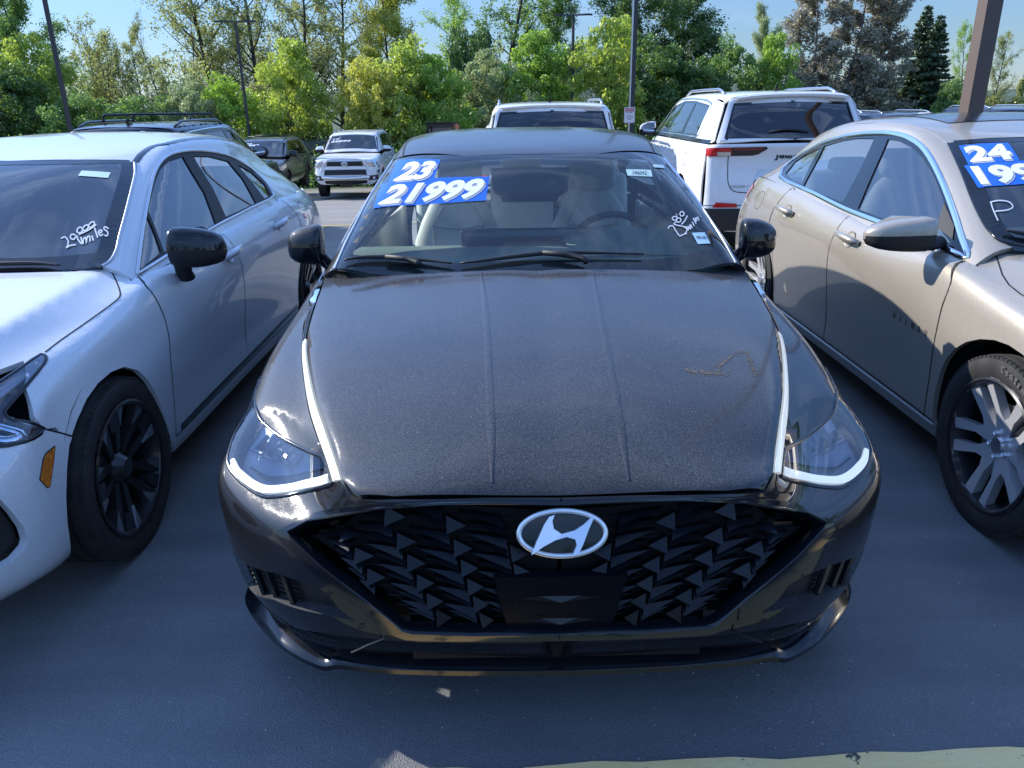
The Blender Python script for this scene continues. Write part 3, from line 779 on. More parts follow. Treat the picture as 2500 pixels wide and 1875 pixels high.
# kerb painted yellow, chipped along its edge
M_YEL = mat('worn_yellow_paint', (.6, .5, .2), .75)
def yel():
    m = M_YEL; b = m.node_tree.nodes['Principled BSDF']; n, r = noise_col(m, (.97, .66, .26), (.98, .74, .36), 3.5, 8, .3, .7, target=None)
    tc = N(m, 'ShaderNodeTexCoord'); v = N(m, 'ShaderNodeTexNoise'); v.inputs['Scale'].default_value = 7; v.inputs['Detail'].default_value = 9; v.inputs['Roughness'].default_value = .72; Lk(m, tc.outputs['Object'], v.inputs['Vector'])
    rr = N(m, 'ShaderNodeValToRGB'); rr.color_ramp.elements[0].position = .585; rr.color_ramp.elements[1].position = .60
    Lk(m, v.outputs['Fac'], rr.inputs[0]); mx = N(m, 'ShaderNodeMixRGB'); Lk(m, rr.outputs[0], mx.inputs[0]); Lk(m, r.outputs[0], mx.inputs[1]); mx.inputs[2].default_value = (.07, .068, .065, 1); Lk(m, mx.outputs[0], b.inputs['Base Color'])
yel(); bump(M_YEL, 60, .5, .006, 6)
def kerb():
    a = at(900, 1880, z=.012); e = at(2500, 1822, z=.012); d = (e - a); d.z = 0; d.normalize(); n = Vector((-d.y, d.x, 0))
    if n.y > 0: n = -n
    a = a - d * .6; L_ = 7.0; mb = MB(); K = 60; V = []
    for k in range(K + 1):
        p = a + d * (L_ * k / K); w_ = .006 * math.sin(k * 2.1) + .004 * math.sin(k * 5.3)
        for t, z in ((-w_, .004), (-w_ + .004, .012), (.30, .014), (.31, .004)): V.append((p.x + n.x * t, p.y + n.y * t, z))
    F = [(4 * k + q, 4 * k + q + 1, 4 * k + q + 5, 4 * k + q + 4) for k in range(K) for q in range(3)]
    mb.add(V, F); o = mb.build('painted_kerb', M_YEL); tag(o, kind='structure')
kerb()
M_LINE = mat('line_paint', (.62, .50, .20), .8)
def stripe(p0, p1, w_, m=M_LINE):
    a, b = Vector((*p0, 0)), Vector((*p1, 0)); d = (b - a).normalized(); n = Vector((-d.y, d.x, 0)) * w_ / 2; K = 14; V = []
    for k in range(K + 1):
        q = a.lerp(b, k / K)
        for s in (1, -1): r = q + n * s; V.append((r.x, r.y, gz(r.x, r.y) + .012))
    o = mesh('parking_line', V, [(2 * k, 2 * k + 1, 2 * k + 3, 2 * k + 2) for k in range(K)], m); tag(o, kind='structure')
yl = 12.9
stripe((-14, yl), (10, yl), .11)
for k in range(-5, 4): stripe((k * 2.8 - .6, yl - 5), (k * 2.8 - .6, yl), .10)
for k in range(-6, 6): stripe((k * 2.8 - .3, 18.6), (k * 2.8 - .3, 24), .10)
# ground beyond the lot, hills
M_GRASS = mat('rough_grass', (.06, .09, .03), .9); noise_col(M_GRASS, (.035, .055, .02), (.10, .13, .045), 1.5, 8)
def gz2(x, y): return gz(x, y) - .15 if y < 200 else gz(x, 200)
o = grid_mesh('verge', list(np.linspace(-400, 400, 41)), [27, 30, 36, 50, 80, 140, 300, 600], lambda x, y: gz2(x, y) if y > 27.5 else gz(x, y), M_GRASS); tag(o, kind='structure')
o = grid_mesh('verge', [-400, -120, -45], [-60, 0, 14, 27], lambda x, y: gz(x, y) - .02, M_GRASS); tag(o, kind='structure')
o = grid_mesh('verge', [45, 120, 400], [-60, 0, 14, 27], lambda x, y: gz(x, y) - .02, M_GRASS); tag(o, kind='structure')
o = grid_mesh('verge', list(np.linspace(-45, 45, 10)), [-160, -100, -60], lambda x, y: -.01, M_GRASS); tag(o, kind='structure')
M_HILL = mat('wooded_hill', (.05, .08, .045), .95); noise_col(M_HILL, (.06, .085, .06), (.10, .13, .08), .12, 8)
bump(M_HILL, .25, 1, 2.5, 6)
def hillz(x, y): return -4 + 17 * math.exp(-((y - 520) / 150) ** 2) * (.75 + .25 * math.sin(x * .012 + 1) + .08 * math.sin(x * .04))
o = grid_mesh('hills', list(np.linspace(-900, 900, 80)), list(np.linspace(330, 640, 14)), hillz, M_HILL); tag(o, kind='structure')

# ================================================================ lamp posts and sign
M_POLE = mat('bronze_pole_paint', (.105, .075, .062), .5); bump(M_POLE, 30, .1, .002)
M_POLEB = mat('dark_pole_paint', (.045, .043, .048), .45)
def pole(px, pyb, y, wd, top, rz, label, m=M_POLEB, heads=None, group='lamp posts of the car park', base=True, taper=1.0):
    p = at(px, pyb, y=y); z0 = gz(p.x, y); e = empty('lamp_post', (p.x, y, z0)); tag(e, label, 'lamp post', group)
    h = top if not isinstance(top, tuple) else at(*top, y=y).z - z0; n = 4; R3 = Matrix.Rotation(rz, 3, 'Z'); V = []
    for z, s in ((0, 1), (h, taper)):
        for a, b in ((-1, -1), (1, -1), (1, 1), (-1, 1)): V.append(R3 @ Vector((a * wd / 2 * s, b * wd / 2 * s, 0)) + Vector((0, 0, z)))
    mb = MB(); mb.add(V, [(0, 1, 5, 4), (1, 2, 6, 5), (2, 3, 7, 6), (3, 0, 4, 7), (4, 5, 6, 7)]); mb.build('pole', m, e)
    MB().lathe([(0, wd * 1.9), (.55, wd * 1.9), (.6, wd * 1.7), (.6, 0)], 20, axis='z').build('footing', mat('footing_concrete', (.35, .34, .32), .9) if 'footing_concrete' not in bpy.data.materials else bpy.data.materials['footing_concrete'], e, auto=40)
    if heads:
        for s in (-1, 1):
            d = Vector((math.cos(heads), math.sin(heads), 0)) * s; nn = Vector((-d.y, d.x, 0))
            mb = MB(); P = [(.08, .05, .0), (.30, .10, .035), (.62, .14, .05), (.80, .12, .02)]; V = []
            for t, hw, up in P:
                for sx, dz in ((-1, 0), (1, 0), (.7, .06), (-.7, .06)): V.append(d * t + nn * hw * sx + Vector((0, 0, h - .06 + dz + up * .4)))
            F = [(4 * i + q, 4 * i + (q + 1) % 4, 4 * i + 4 + (q + 1) % 4, 4 * i + 4 + q) for i in range(3) for q in range(4)] + [(3, 2, 1, 0), (12, 13, 14, 15)]
            mb.add(V, F); mb.build('lamp_head', m, e, auto=30)
    return e
pole(2368, 283, 6.4, .150, 9.5, math.radians(2.5), 'thick bronze-brown lamp post close behind the tan sedan at the right edge', M_POLE)
pole(171, 310, 26.0, .13, 9.5, .3, 'dark lamp post behind the dark blue SUV at the left', M_POLEB)
pole(609, 329, 32.0, .10, (590, 51), .2, 'dark lamp post with two flat lamp heads above the grey SUV', M_POLEB, heads=.12)
pole(1397, 244, 34.0, .10, (1410, 35), .2, 'dark lamp post with two flat heads above the roof of the white SUV straight behind', M_POLEB, heads=-.1)
pole(1541, 280, 21.9, .125, 9.5, .25, 'tall dark lamp post that rises behind the red and white notice sign', M_POLEB)
def sign():
    y = 21.6; c = at(1537, 281, y=y); e = empty('notice_sign', (c.x, y, gz(c.x, y))); tag(e, 'white notice sign with a red heading on a thin post beside a lamp post', 'sign')
    z = c.z - gz(c.x, y); w_, h = .30, .42; M_SGN = mat('sign_white', (.78, .76, .78), .4)
    rz = Matrix.Rotation(.12, 4, 'Z')
    MB().box((0, .05, (z + .25 + 3) / 2), (.035, .035, z + 3.0)).build('post', M_SATIN, e, xf=None)
    V = []; n = 6; r = .03
    for q, (sx, sz) in enumerate(((1, 1), (-1, 1), (-1, -1), (1, -1))):
        for k in range(n): a = math.pi / 2 * q + math.pi / 2 * k / (n - 1); V.append((sx * (w_ / 2 - r) + r * math.cos(a), sz * (h / 2 - r) + r * math.sin(a)))
    MB().prism([(a, b + z) for a, b in V], 'y', -.003, .003).build('plate', M_SGN, e)
    MB().box((0, -.0045, z + .145), (.255, .002, .085)).build('red_band', mat('sign_red', (.45, .02, .06), .4), e)
    for i, (t, zz, hh, wd, m) in enumerate((('NOTICE', .118, .052, .21, M_SGN), ('THIS PROPERTY', .055, .022, .20, M_INK), ('IS', .015, .020, .025, M_INK), ('PROTECTED BY', -.03, .022, .19, M_INK), ('SURVEILLANCE', -.075, .022, .19, M_INK), ('CAMERAS', -.12, .022, .12, M_INK))):
        text_flat(t, 'sign_text', m, e, (-wd / 2, -.0065, z + zz), (1, 0, 0), (0, 0, 1), wd, hh, bold=.02)
    ribs = [(-.135, -.19), (.135, -.19), (.135, .095), (-.135, .095)]
    MB().tube([(a, -.005, z + b) for a, b in ribs], .0025, 4, closed=True).build('border_line', bpy.data.materials['sign_red'], e)
sign()
# ================================================================ black sedan in the middle
def build_black():
    R = empty('parked_car', (0, 0, 0)); M = None
    tag(R, 'dusty black sedan in the middle with a dark patterned grille and 21999 on its windscreen', 'car', 'cars parked in the front row')
    top = [
     [(0, .08, .772), (.165, .082, .776), (.44, .10, .762), (.60, .345, .742), (.80, .585, .742)],
     [(0, .20, .822), (.168, .20, .826), (.475, .20, .785), (.625, .44, .775), (.825, .65, .765)],
     [(0, .40, .872), (.175, .40, .876), (.545, .37, .825), (.665, .60, .812), (.848, .78, .790)],
     [(0, .72, .922), (.185, .72, .926), (.63, .68, .880), (.722, .80, .840), (.862, .98, .828)],
     [(0, 1.08, .964), (.196, 1.08, .967), (.705, 1.0, .915), (.770, 1.07, .872), (.868, 1.25, .858)],
     [(0, 1.42, .995), (.208, 1.42, .997), (.768, 1.40, .95), (.808, 1.40, .915), (.872, 1.52, .888)],
     [(0, 1.75, .985), (.25, 1.75, .985), (.72, 1.75, .97), (.80, 1.75, .945), (.872, 1.80, .915)],
     [(0, 2.6, .985), (.25, 2.6, .985), (.72, 2.6, .98), (.80, 2.6, .955), (.870, 2.6, .925)],
     [(0, 3.4, .99), (.25, 3.4, .99), (.72, 3.4, .985), (.80, 3.4, .965), (.868, 3.4, .935)],
     [(0, 4.1, .99), (.25, 4.1, .99), (.66, 4.1, .985), (.76, 4.1, .97), (.84, 4.1, .945)],
     [(0, 4.72, 1.0), (.25, 4.71, 1.0), (.50, 4.68, .99), (.64, 4.62, .98), (.76, 4.50, .955)]]
    side = [
     [(.868, .46, .665), (.888, .43, .575), (.882, .44, .42), (.860, .47, .28), (.82, .55, .20)],
     [(.882, .62, .68), (.905, .60, .575), (.898, .60, .42), (.875, .62, .28), (.83, .65, .20)],
     [(.892, .79, .70), (.915, .78, .59), (.908, .78, .42), (.885, .78, .28), (.84, .80, .20)],
     [(.902, 1.0, .73), (.925, 1.0, .60), (.918, 1.0, .42), (.893, 1.0, .28), (.85, 1.0, .20)],
     [(.908, 1.26, .76), (.930, 1.26, .62), (.920, 1.26, .42), (.895, 1.26, .28), (.85, 1.26, .20)],
     [(.910, 1.52, .79), (.928, 1.52, .64), (.912, 1.52, .42), (.892, 1.52, .28), (.85, 1.52, .20)],
     [(.908, 1.80, .81), (.922, 1.80, .66), (.902, 1.80, .42), (.890, 1.80, .28), (.85, 1.80, .20)],
     [(.905, 2.6, .83), (.918, 2.6, .68), (.898, 2.6, .42), (.890, 2.6, .28), (.85, 2.6, .20)],
     [(.905, 3.4, .84), (.922, 3.4, .68), (.905, 3.4, .42), (.890, 3.4, .28), (.85, 3.4, .20)],
     [(.885, 4.1, .85), (.905, 4.1, .68), (.895, 4.1, .42), (.87, 4.1, .28), (.84, 4.1, .20)],
     [(.80, 4.60, .85), (.83, 4.66, .68), (.83, 4.66, .45), (.80, 4.62, .32), (.78, 4.6, .24)]]
    capf = [
     [(0, .045, .715), (.16, .047, .715), (.44, .10, .70), (.63, .27, .660)],
     [(0, .045, .60), (.20, .05, .60), (.45, .095, .60), (.665, .20, .600)],
     [(0, .075, .42), (.20, .08, .42), (.42, .105, .42), (.68, .21, .42)],
     [(0, .135, .30), (.20, .14, .30), (.40, .155, .30), (.66, .245, .29)],
     [(0, .21, .22), (.20, .215, .22), (.40, .235, .22), (.66, .31, .205)]]
    capr = [
     [(0, 4.86, .85), (.25, 4.85, .85), (.5, 4.82, .85), (.68, 4.76, .85)],
     [(0, 4.88, .68), (.25, 4.87, .68), (.5, 4.84, .68), (.70, 4.78, .68)],
     [(0, 4.89, .45), (.25, 4.88, .45), (.5, 4.85, .45), (.70, 4.79, .45)],
     [(0, 4.86, .32), (.25, 4.86, .32), (.5, 4.83, .32), (.68, 4.77, .32)],
     [(0, 4.82, .24), (.25, 4.82, .24), (.5, 4.80, .24), (.66, 4.74, .24)]]
    B = Base(top, side, capf, capr, crease_cols={1: .1, 2: .2}, levels=4)
    gt = [
     [(0, 2.08, 1.360), (.20, 2.09, 1.358), (.42, 2.13, 1.350), (.572, 2.20, 1.330)],
     [(0, 2.42, 1.412), (.20, 2.42, 1.411), (.43, 2.43, 1.402), (.594, 2.46, 1.376)],
     [(0, 2.80, 1.443), (.20, 2.80, 1.441), (.43, 2.80, 1.430), (.600, 2.80, 1.399)],
     [(0, 3.30, 1.428), (.20, 3.30, 1.426), (.43, 3.30, 1.415), (.590, 3.30, 1.385)],
     [(0, 3.75, 1.372), (.20, 3.75, 1.370), (.42, 3.75, 1.358), (.570, 3.75, 1.326)],
     [(0, 4.00, 1.312), (.20, 4.0, 1.310), (.40, 4.0, 1.298), (.548, 4.0, 1.265)]]
    gs = [
     [(.652, 1.98, 1.228), (.735, 1.73, 1.098), (.808, 1.48, .955)],
     [(.655, 2.43, 1.300), (.745, 2.38, 1.13), (.842, 2.34, .935)],
     [(.660, 2.80, 1.305), (.750, 2.80, 1.13), (.846, 2.80, .940)],
     [(.650, 3.30, 1.290), (.740, 3.30, 1.12), (.838, 3.35, .950)],
     [(.620, 3.82, 1.220), (.705, 3.92, 1.09), (.805, 4.0, .960)],
     [(.598, 4.14, 1.165), (.66, 4.32, 1.06), (.735, 4.50, .975)]]
    gf = [
     [(0, 1.84, 1.246), (.21, 1.85, 1.244), (.47, 1.895, 1.238)],
     [(0, 1.60, 1.118), (.24, 1.61, 1.116), (.53, 1.655, 1.110)],
     [(0, 1.33, .965), (.27, 1.34, .965), (.59, 1.40, .962)]]
    gr = [
     [(0, 4.28, 1.20), (.2, 4.28, 1.2), (.42, 4.25, 1.19)],
     [(0, 4.5, 1.09), (.2, 4.5, 1.09), (.46, 4.47, 1.08)],
     [(0, 4.70, .98), (.25, 4.7, .98), (.5, 4.66, .975)]]
    G = Base(gt, gs, gf, gr, levels=3, crease_cols={3: .25})
    z2 = lambda L: [(500 + .4521 * a, 550 + .4521 * b) for a, b in L]
    z4 = lambda L: [(500 + .4069 * a, 1100 + .4069 * b) for a, b in L]
    z6 = lambda L: [(700 + .5425 * a, 300 + .5425 * b) for a, b in L]
    T = lambda L, bs=B: [bs.trace(*p) for p in L]
    si = T(z2([(745, 1372), (700, 1230), (650, 1080), (605, 950), (575, 830), (553, 700), (552, 620), (570, 530), (600, 430), (640, 310), (668, 232)]))
    so = T(z2([(690, 1387), (650, 1260), (600, 1130), (560, 1000), (535, 850), (522, 700), (526, 610), (545, 500), (578, 390), (612, 300), (640, 250)]))
    si = arcs(cr([tuple(p) for p in si], 4), 44); so = arcs(cr([tuple(p) for p in so], 4), 44)
    front = [tuple(B.bvh.find_nearest(Vector(q))[0]) for q in ((0, .074, .768), (-.16, .076, .769), (-.36, .084, .763), (-.452, .112, .753))]
    front2 = [tuple(B.bvh.find_nearest(Vector(q) + Vector((0, -.003, -.006)))[0]) for q in front]; front[0] = (0, *front[0][1:]); front2[0] = (0, *front2[0][1:])
    cowl = [(-.70, 1.435, .96), (-.45, 1.395, .985), (-.2, 1.365, .995), (0, 1.36, 1.0)]
    half = [Vector(p) for p in front] + si + [Vector(p) for p in cowl]
    loop = half + [Vector((-p[0], p[1], p[2])) for p in half[::-1]][1:-1]
    panel(B, [loop], (0, -.5, 1), .022, 'hood', M_BLACKPAINT, R, thick=.02)
    for sg in (1, -1):                            # pressed crease lines of the hood
        ribbon(B, [(sg * x, y, z) for x, y, z in ((.150, .10, .78), (.152, .22, .83), (.160, .45, .87), (.172, .80, .93), (.188, 1.12, .97), (.204, 1.36, 1.0))], .020, 'hood_crease', M_BLACKPAINT, R, off=-.0004, thick=.0024, d=(0, 0, 1), taper=lambda t: min(1, .25 + t * 3, .25 + (1 - t) * 3))
    # headlight outline
    hl = z2([(690, 1395), (560, 1432), (450, 1458), (340, 1468), (280, 1448), (200, 1392), (150, 1335), (122, 1275), (135, 1205), (158, 1110), (182, 1040), (220, 950), (258, 865), (290, 815), (272, 890), (268, 950), (285, 1010), (312, 1062), (400, 1135), (500, 1193), (600, 1238), (640, 1262), (665, 1320)])
    H = T(hl)
    Hd = [(-p[0], p[1], p[2]) for p in H]
    gl = z4([(2123, 308), (1700, 302), (1400, 302), (1000, 312), (880, 328), (700, 372), (560, 430), (470, 480), (430, 487), (480, 560), (600, 672), (760, 802), (900, 912), (1050, 1030), (1130, 1090), (1210, 1116), (1500, 1124), (2123, 1120)])
    GO = T(gl); GO[0].x = 0; GO[-1].x = 0
    gi = z4([(2123, 326), (1700, 320), (1400, 320), (1050, 332), (850, 376), (640, 434), (520, 486), (548, 530), (700, 668), (900, 822), (1100, 978), (1190, 1056), (1250, 1072), (1600, 1082), (2123, 1078)])
    GI = T(gi); GI[0].x = 0; GI[-1].x = 0
    it = T(z4([(140, 600), (260, 688), (450, 742), (640, 802), (738, 858), (800, 945), (900, 1020), (720, 985), (560, 950), (410, 893), (300, 862), (235, 835), (175, 740)]))
    lo = T(z4([(262, 985), (420, 1030), (700, 1092), (900, 1118), (1200, 1146), (1600, 1156), (2123, 1158), (2123, 1212), (1400, 1208), (1000, 1192), (740, 1170), (500, 1120), (350, 1055)]))
    lo[6].x = 0; lo[7].x = 0
    arch = lambda cy, r, n=18, z0=.20: [(-.9, cy + r * math.cos(a), max(z0, .335 + r * math.sin(a))) for a in [math.pi + .35 - (math.pi + .7) * k / n for k in range(n + 1)]]
    for sg, tagn in ((1, 'l'), (-1, 'r')):
        mm = lambda L_: [(sg * p[0], p[1], p[2]) for p in L_]
        # fender: top edge along strip, rear at door, arch, bumper seam, headlight
        fen = list(H[13:]) + list(so[1:]) + [(-.80, 1.50, .93), (-.84, 1.60, .91), (-.93, 1.60, .62), (-.9, 1.60, .22)] + [(-.9, p[1], p[2]) for p in arch(.965, .375)[::-1][1:]][:12]
        a_ = arch(.965, .375)
        fen = list(H[13:]) + list(so[1:]) + [(-.80, 1.50, .93), (-.84, 1.60, .91), (-.93, 1.60, .62), (-.9, 1.60, .22), (-.9, 1.36, .22)] + a_[::-1][1:-6] + [(-.9, .60, .50), (-.9, .56, .66)] + list(H[10:13])
        panel(B, [mm(fen)], (-sg * .8, -.12, .75), .022, 'fender', M_BLACKPAINT, R, thick=.02)
        # bumper half
        cen = [(0, .07, .765), (0, .045, .715)]
        bl = list(front2) + [si[0]] + list(H[0:11]) + [(-.9, .56, .66), (-.9, .60, .50), (-.9, .585, .335), (-.9, .60, .22), (-.84, .56, .215), (-.66, .262, .215), (-.40, .21, .225), (0, .19, .225)]
        panel(B, [mm(bl), mm(GO), mm(it), mm(lo)], (-sg * .55, -.8, .22), .020, 'front_bumper', M_BLACKPAINT, R, thick=.03)
        # recessed meshes behind the intakes
        panel(B, [mm(it)], (-sg * .55, -.8, .22), .03, 'side_intake_mesh', M_PBLACK, R, thick=0, off=-.03)
        panel(B, [mm(lo)], (-sg * .3, -.9, .2), .03, 'lower_intake_mesh', M_PBLACK, R, thick=0, off=-.03)
        # intake vanes
        mb = MB(); hb = MB()
        for k, u in enumerate((.22, .48, .74)):
            x = -.86 + u * .33
            a, n = B.drop((x, .3, .46 + .03 * u), (-.5, -.8, .2)); b, _ = B.drop((x + .015, .3, .335 + .0 * u), (-.5, -.8, .2))
            mb.tube([a - n * .01, b - n * .012], .010, 6)
        for r_ in range(9):
            z = .345 + r_ * .016; pts = []
            for q in range(26):
                x = -.88 + q * .0125
                if z > .52 - (x + .88) * .28: break
                h, n = B.drop((x, .3, z + .004 * (q % 2)), (-.55, -.8, .2)); pts.append(h - n * .022)
            if len(pts) > 3: hb.tube(pts, .0022, 4)
        for m_, nm in ((mb, 'intake_vane'), (hb, 'intake_lattice')):
            m_.v = [Vector((sg * p.x, p.y, p.z)) for p in m_.v]
            m_.build(nm, M_PBLACK if nm == 'intake_lattice' else M_GBLACK, R, auto=40)
        lb = MB()
        for z in (.235, .25, .265):
            pts = []
            for q in range(34):
                x = -.72 + q * .02
                h, n = B.drop((x, .2, z + .007 * (q % 2)), (-.3, -.9, .1)); pts.append(h - n * .014)
            lb.tube(pts, .002, 4)
        lb.v = [Vector((sg * p.x, p.y, p.z)) for p in lb.v]; lb.build('lower_lattice', M_PBLACK, R)
        # strip: chrome upper, lit lower
        n_ = len(si); k1 = 20
        for a, b, nm, mt in ((0, k1, 'light_strip', M_DRL), (k1, n_ - 1, 'chrome_strip', M_STRIPC)):
            V = []; F = []
            for i in range(a, b + 1):
                p, q = si[i], so[i]
                hp, np_ = B.drop(p, (-.2, 0, 1)); hq, nq = B.drop(q, (-.2, 0, 1)); o_ = .004 if nm == 'chrome_strip' else .003
                ee = (hq - hp) * .16
                hp += ee; hq -= ee
                V += [hp - np_ * .01, hp + np_ * o_, (hp + hq) / 2 + np_ * (o_ + .004), hq + nq * o_, hq - nq * .01]
            m_ = b - a + 1
            for i in range(m_ - 1):
                for c_ in range(4): F.append((i * 5 + c_, i * 5 + c_ + 1, i * 5 + c_ + 6, i * 5 + c_ + 5))
            F += [(0, 1, 2, 3, 4), tuple((m_ - 1) * 5 + q for q in (4, 3, 2, 1, 0))]
            mbb = MB(); mbb.add([Vector((sg * v.x, v.y, v.z)) for v in V], F); mbb.build(nm, mt, R, auto=45)
        # headlamp
        E = empty('headlight', (0, 0, 0)); E.parent = R
        dh = (-sg * .65, -.65, .45)
        panel(B, [mm(H)], dh, .018, 'lens', M_LENS, E, thick=.0, off=.002)
        panel(B, [mm(H)], dh, .02, 'lamp_bowl', M_LAMPIN, E, thick=.0, off=-.055)
        panel(B, [mm(H)], dh, .03, 'lens_rim', M_GBLACK, E, thick=0, off=-.002).data
        bpy.data.objects.remove(E.children[-1])
        ribbon(B, mm([*H, H[0]]), .010, 'lens_seal', M_GBLACK, E, off=.0, thick=.004, nsm=2)
        lb_ = T(z2([(152, 1268), (172, 1322), (205, 1360), (268, 1406), (335, 1428), (445, 1421), (560, 1396), (672, 1366)]))
        ribbon(B, mm(lb_), .023, 'light_bar', M_DRL, E, off=.001, thick=.004, taper=lambda t: .55 + .45 * min(1, t * 4))
        lb2 = T(z2([(240, 1300), (330, 1352), (440, 1352), (560, 1330), (650, 1312)]))
        ribbon(B, mm(lb2), .006, 'inner_bezel', M_SATIN, E, off=-.03, thick=.004)
        for (cx_, cy_), r_ in (((330, 1200), .030), ((410, 1225), .030), ((260, 1160), .026)):
            p = T(z2([(cx_, cy_)]))[0]; h, n = B.drop(p, (-.65, -.65, .45)); c = h - n * .040; c.x *= sg; nn = Vector((sg * n.x, n.y, n.z))
            m2_ = MB(); Rm = nn.to_track_quat('Z', 'Y').to_matrix()
            m2_.box(c, (.045, .012, .004), m=Rm); m2_.box(c + nn * .004 + Rm @ Vector((.012, .014, 0)), (.018, .020, .010), m=Rm); m2_.box(c + Rm @ Vector((-.014, .02, 0)), (.003, .05, .014), m=Rm); m2_.box(c + Rm @ Vector((.0, -.016, 0)), (.05, .003, .014), m=Rm)
            m2_.build('reflector', M_SILVREF, E)
        # side of body: doors and quarter as separate panels
        fd = [(-.9, 1.61, .905), (-.9, 2.58, .93), (-.9, 2.60, .6), (-.9, 2.56, .24), (-.9, 1.61, .24)]
        rd = [(-.9, 2.59, .93), (-.9, 3.50, .94), (-.9, 3.62, .80), (-.9, 3.42, .60), (-.9, 3.32, .42), (-.9, 3.30, .24), (-.9, 2.57, .24), (-.9, 2.61, .6)]
        ar = arch(3.805, .375)
        qp = [(-.9, 3.51, .94), (-.8, 4.2, .955), (-.8, 4.55, .94), (-.8, 4.60, .5), (-.8, 4.58, .24)] + ar + [(-.9, 3.31, .24), (-.9, 3.33, .42), (-.9, 3.43, .60), (-.9, 3.63, .80)]
        for lp, nm in ((fd, 'front_door'), (rd, 'rear_door'), (qp, 'rear_quarter')):
            panel(B, [mm(lp)], (-sg, 0, .12), .06, nm, M_BLACKPAINT, R, thick=.02)
    for sg in (1, -1):
        for ln in ([tuple(q) for q in H[0:11]], [tuple(q) for q in H[13:]]):
            ribbon(B, [(sg * q[0], q[1], q[2]) for q in ln], .006, 'shut_line', M_DARK, R, off=.0008, nsm=2)
    # rear: bumper and lid
    panel(B, [[(-.80, 4.6, .93), (.80, 4.6, .93), (.82, 4.6, .24), (-.82, 4.6, .24)]], (0, 1, 0), .08, 'rear_bumper', M_BLACKPAINT, R)
    panel(B, [[(-.72, 4.4, .95), (.72, 4.4, .95), (.72, 4.72, .99), (-.72, 4.72, .99)]], (0, .2, 1), .08, 'boot_lid', M_BLACKPAINT, R)
    # gloss frame and mesh of the grille
    for sg in (1, -1):
        mm = lambda L_: [(sg * p[0], p[1], p[2]) for p in L_]
        panel(B, [mm(GO), mm(GI)], (-sg * .25, -.9, .15), .018, 'grille_frame', M_GBLACK, R, thick=.03, off=.010)
        panel(B, [mm(GI)], (-sg * .2, -.95, .1), .03, 'grille_back', M_DARK, R, thick=0, off=-.055)
    ribbon(B, [*[(p[0], p[1], p[2]) for p in GI], *[(-p[0], p[1], p[2]) for p in GI[::-1]]], .008, 'grille_rim', M_GBLACK, R, off=.008, thick=.008, nsm=1)
    # faceted blades: columns lean like the opening, each holds a long blade outward and a short one inward
    gpoly = [(p[0], p[2]) for p in GI] + [(-p[0], p[2]) for p in GI[::-1]]
    GP = np.array(gpoly)
    blade_me = {}
    def facet(pts, nm, zo):
        V = []
        for (x, z, dz_) in pts:
            h, n = B.drop((x, .1, z), (0, -1, .05)); V.append(h + n * (dz_ - .022))
        c = V[-1]; k = len(V) - 1
        F = [(i, (i + 1) % k, k) for i in range(k)] + [tuple(range(k))[::-1]]
        o = mesh(nm, V, F, M_GBLACK, R)
        return o
    cols = [[(780, 465), (865, 610), (945, 745), (1022, 872)],
            [(1050, 375), (1125, 525), (1190, 660), (1250, 785), (1312, 900), (1372, 1004)],
            [(1398, 318), (1430, 425), (1475, 570), (1520, 695), (1560, 812), (1597, 920), (1633, 1022)],
            [(1772, 322), (1800, 470), (1824, 602), (1846, 722), (1864, 830), (1878, 930), (1890, 1010)]]
    G4 = np.array([tuple(q) for q in [((p[0] - 500) / .4069, (p[1] - 1100) / .4069) for p in gi]])
    G4 = np.vstack([G4, [[2123, 1078], [2123, 326]]]); GP4 = [tuple(q) for q in G4]
    def fc(pl, nm, skip=False):
        """facet from enlargement coordinates with a depth per corner"""
        c = pl[0]; P3 = []
        for X, Y, dz_ in pl:
            q = np.array([X, Y], float); c_ = np.array([(c[0] + pl[-1][0]) / 2, (c[1] + pl[-1][1]) / 2]); t = 1.0
            while not inpoly(np.array([q]), GP4)[0] and t > .1: t -= .06; q = c_ + (np.array([X, Y]) - c_) * t
            h = B.trace(500 + .4069 * q[0], 1100 + .4069 * q[1]); r = B.bvh.find_nearest(h); P3.append(h + B.normal(r[0], r[2]) * dz_)
        for sg in (1, -1):
            V = [Vector((sg * p.x, p.y, p.z)) for p in P3] ; back = [v + Vector((0, .022, -.004)) for v in V]; n_ = len(V)
            mesh(nm, V + back, [tuple(range(n_))] + [(i, (i + 1) % n_, n_ + (i + 1) % n_, n_ + i) for i in range(n_)], M_BLADE, R)
    for ci, cl in enumerate(cols):
        for ri, (X, Y) in enumerate(cl):
            k = 1 - .045 * ri; lk = (.62, .92, 1.0, 1.0)[ci]
            if not inpoly(np.array([(X - 30, Y - 20)]), GP4)[0]: continue
            if not (ci == 3 and Y < 560 and False):
                fc([(X - 5, Y - 3, -.002), (X - 300 * k * lk, Y - 78 * k, -.026), (X - 22, Y - 46 * k, -.024)], 'grille_blade')
                fc([(X - 2, Y + 62 * k, -.014), (X - 250 * k * lk, Y + 4 * k, -.034), (X - 8, Y + 30 * k, -.034)], 'grille_rib')
            if inpoly(np.array([(X + 20, Y + 75 * k)]), GP4)[0] and not (ci == 3 and 380 < Y < 560):
                fc([(X + 20, Y + 86 * k, -.004), (X + 4, Y + 2, -.026), (X + 134 * k, Y + 58 * k, -.022)], 'grille_blade')
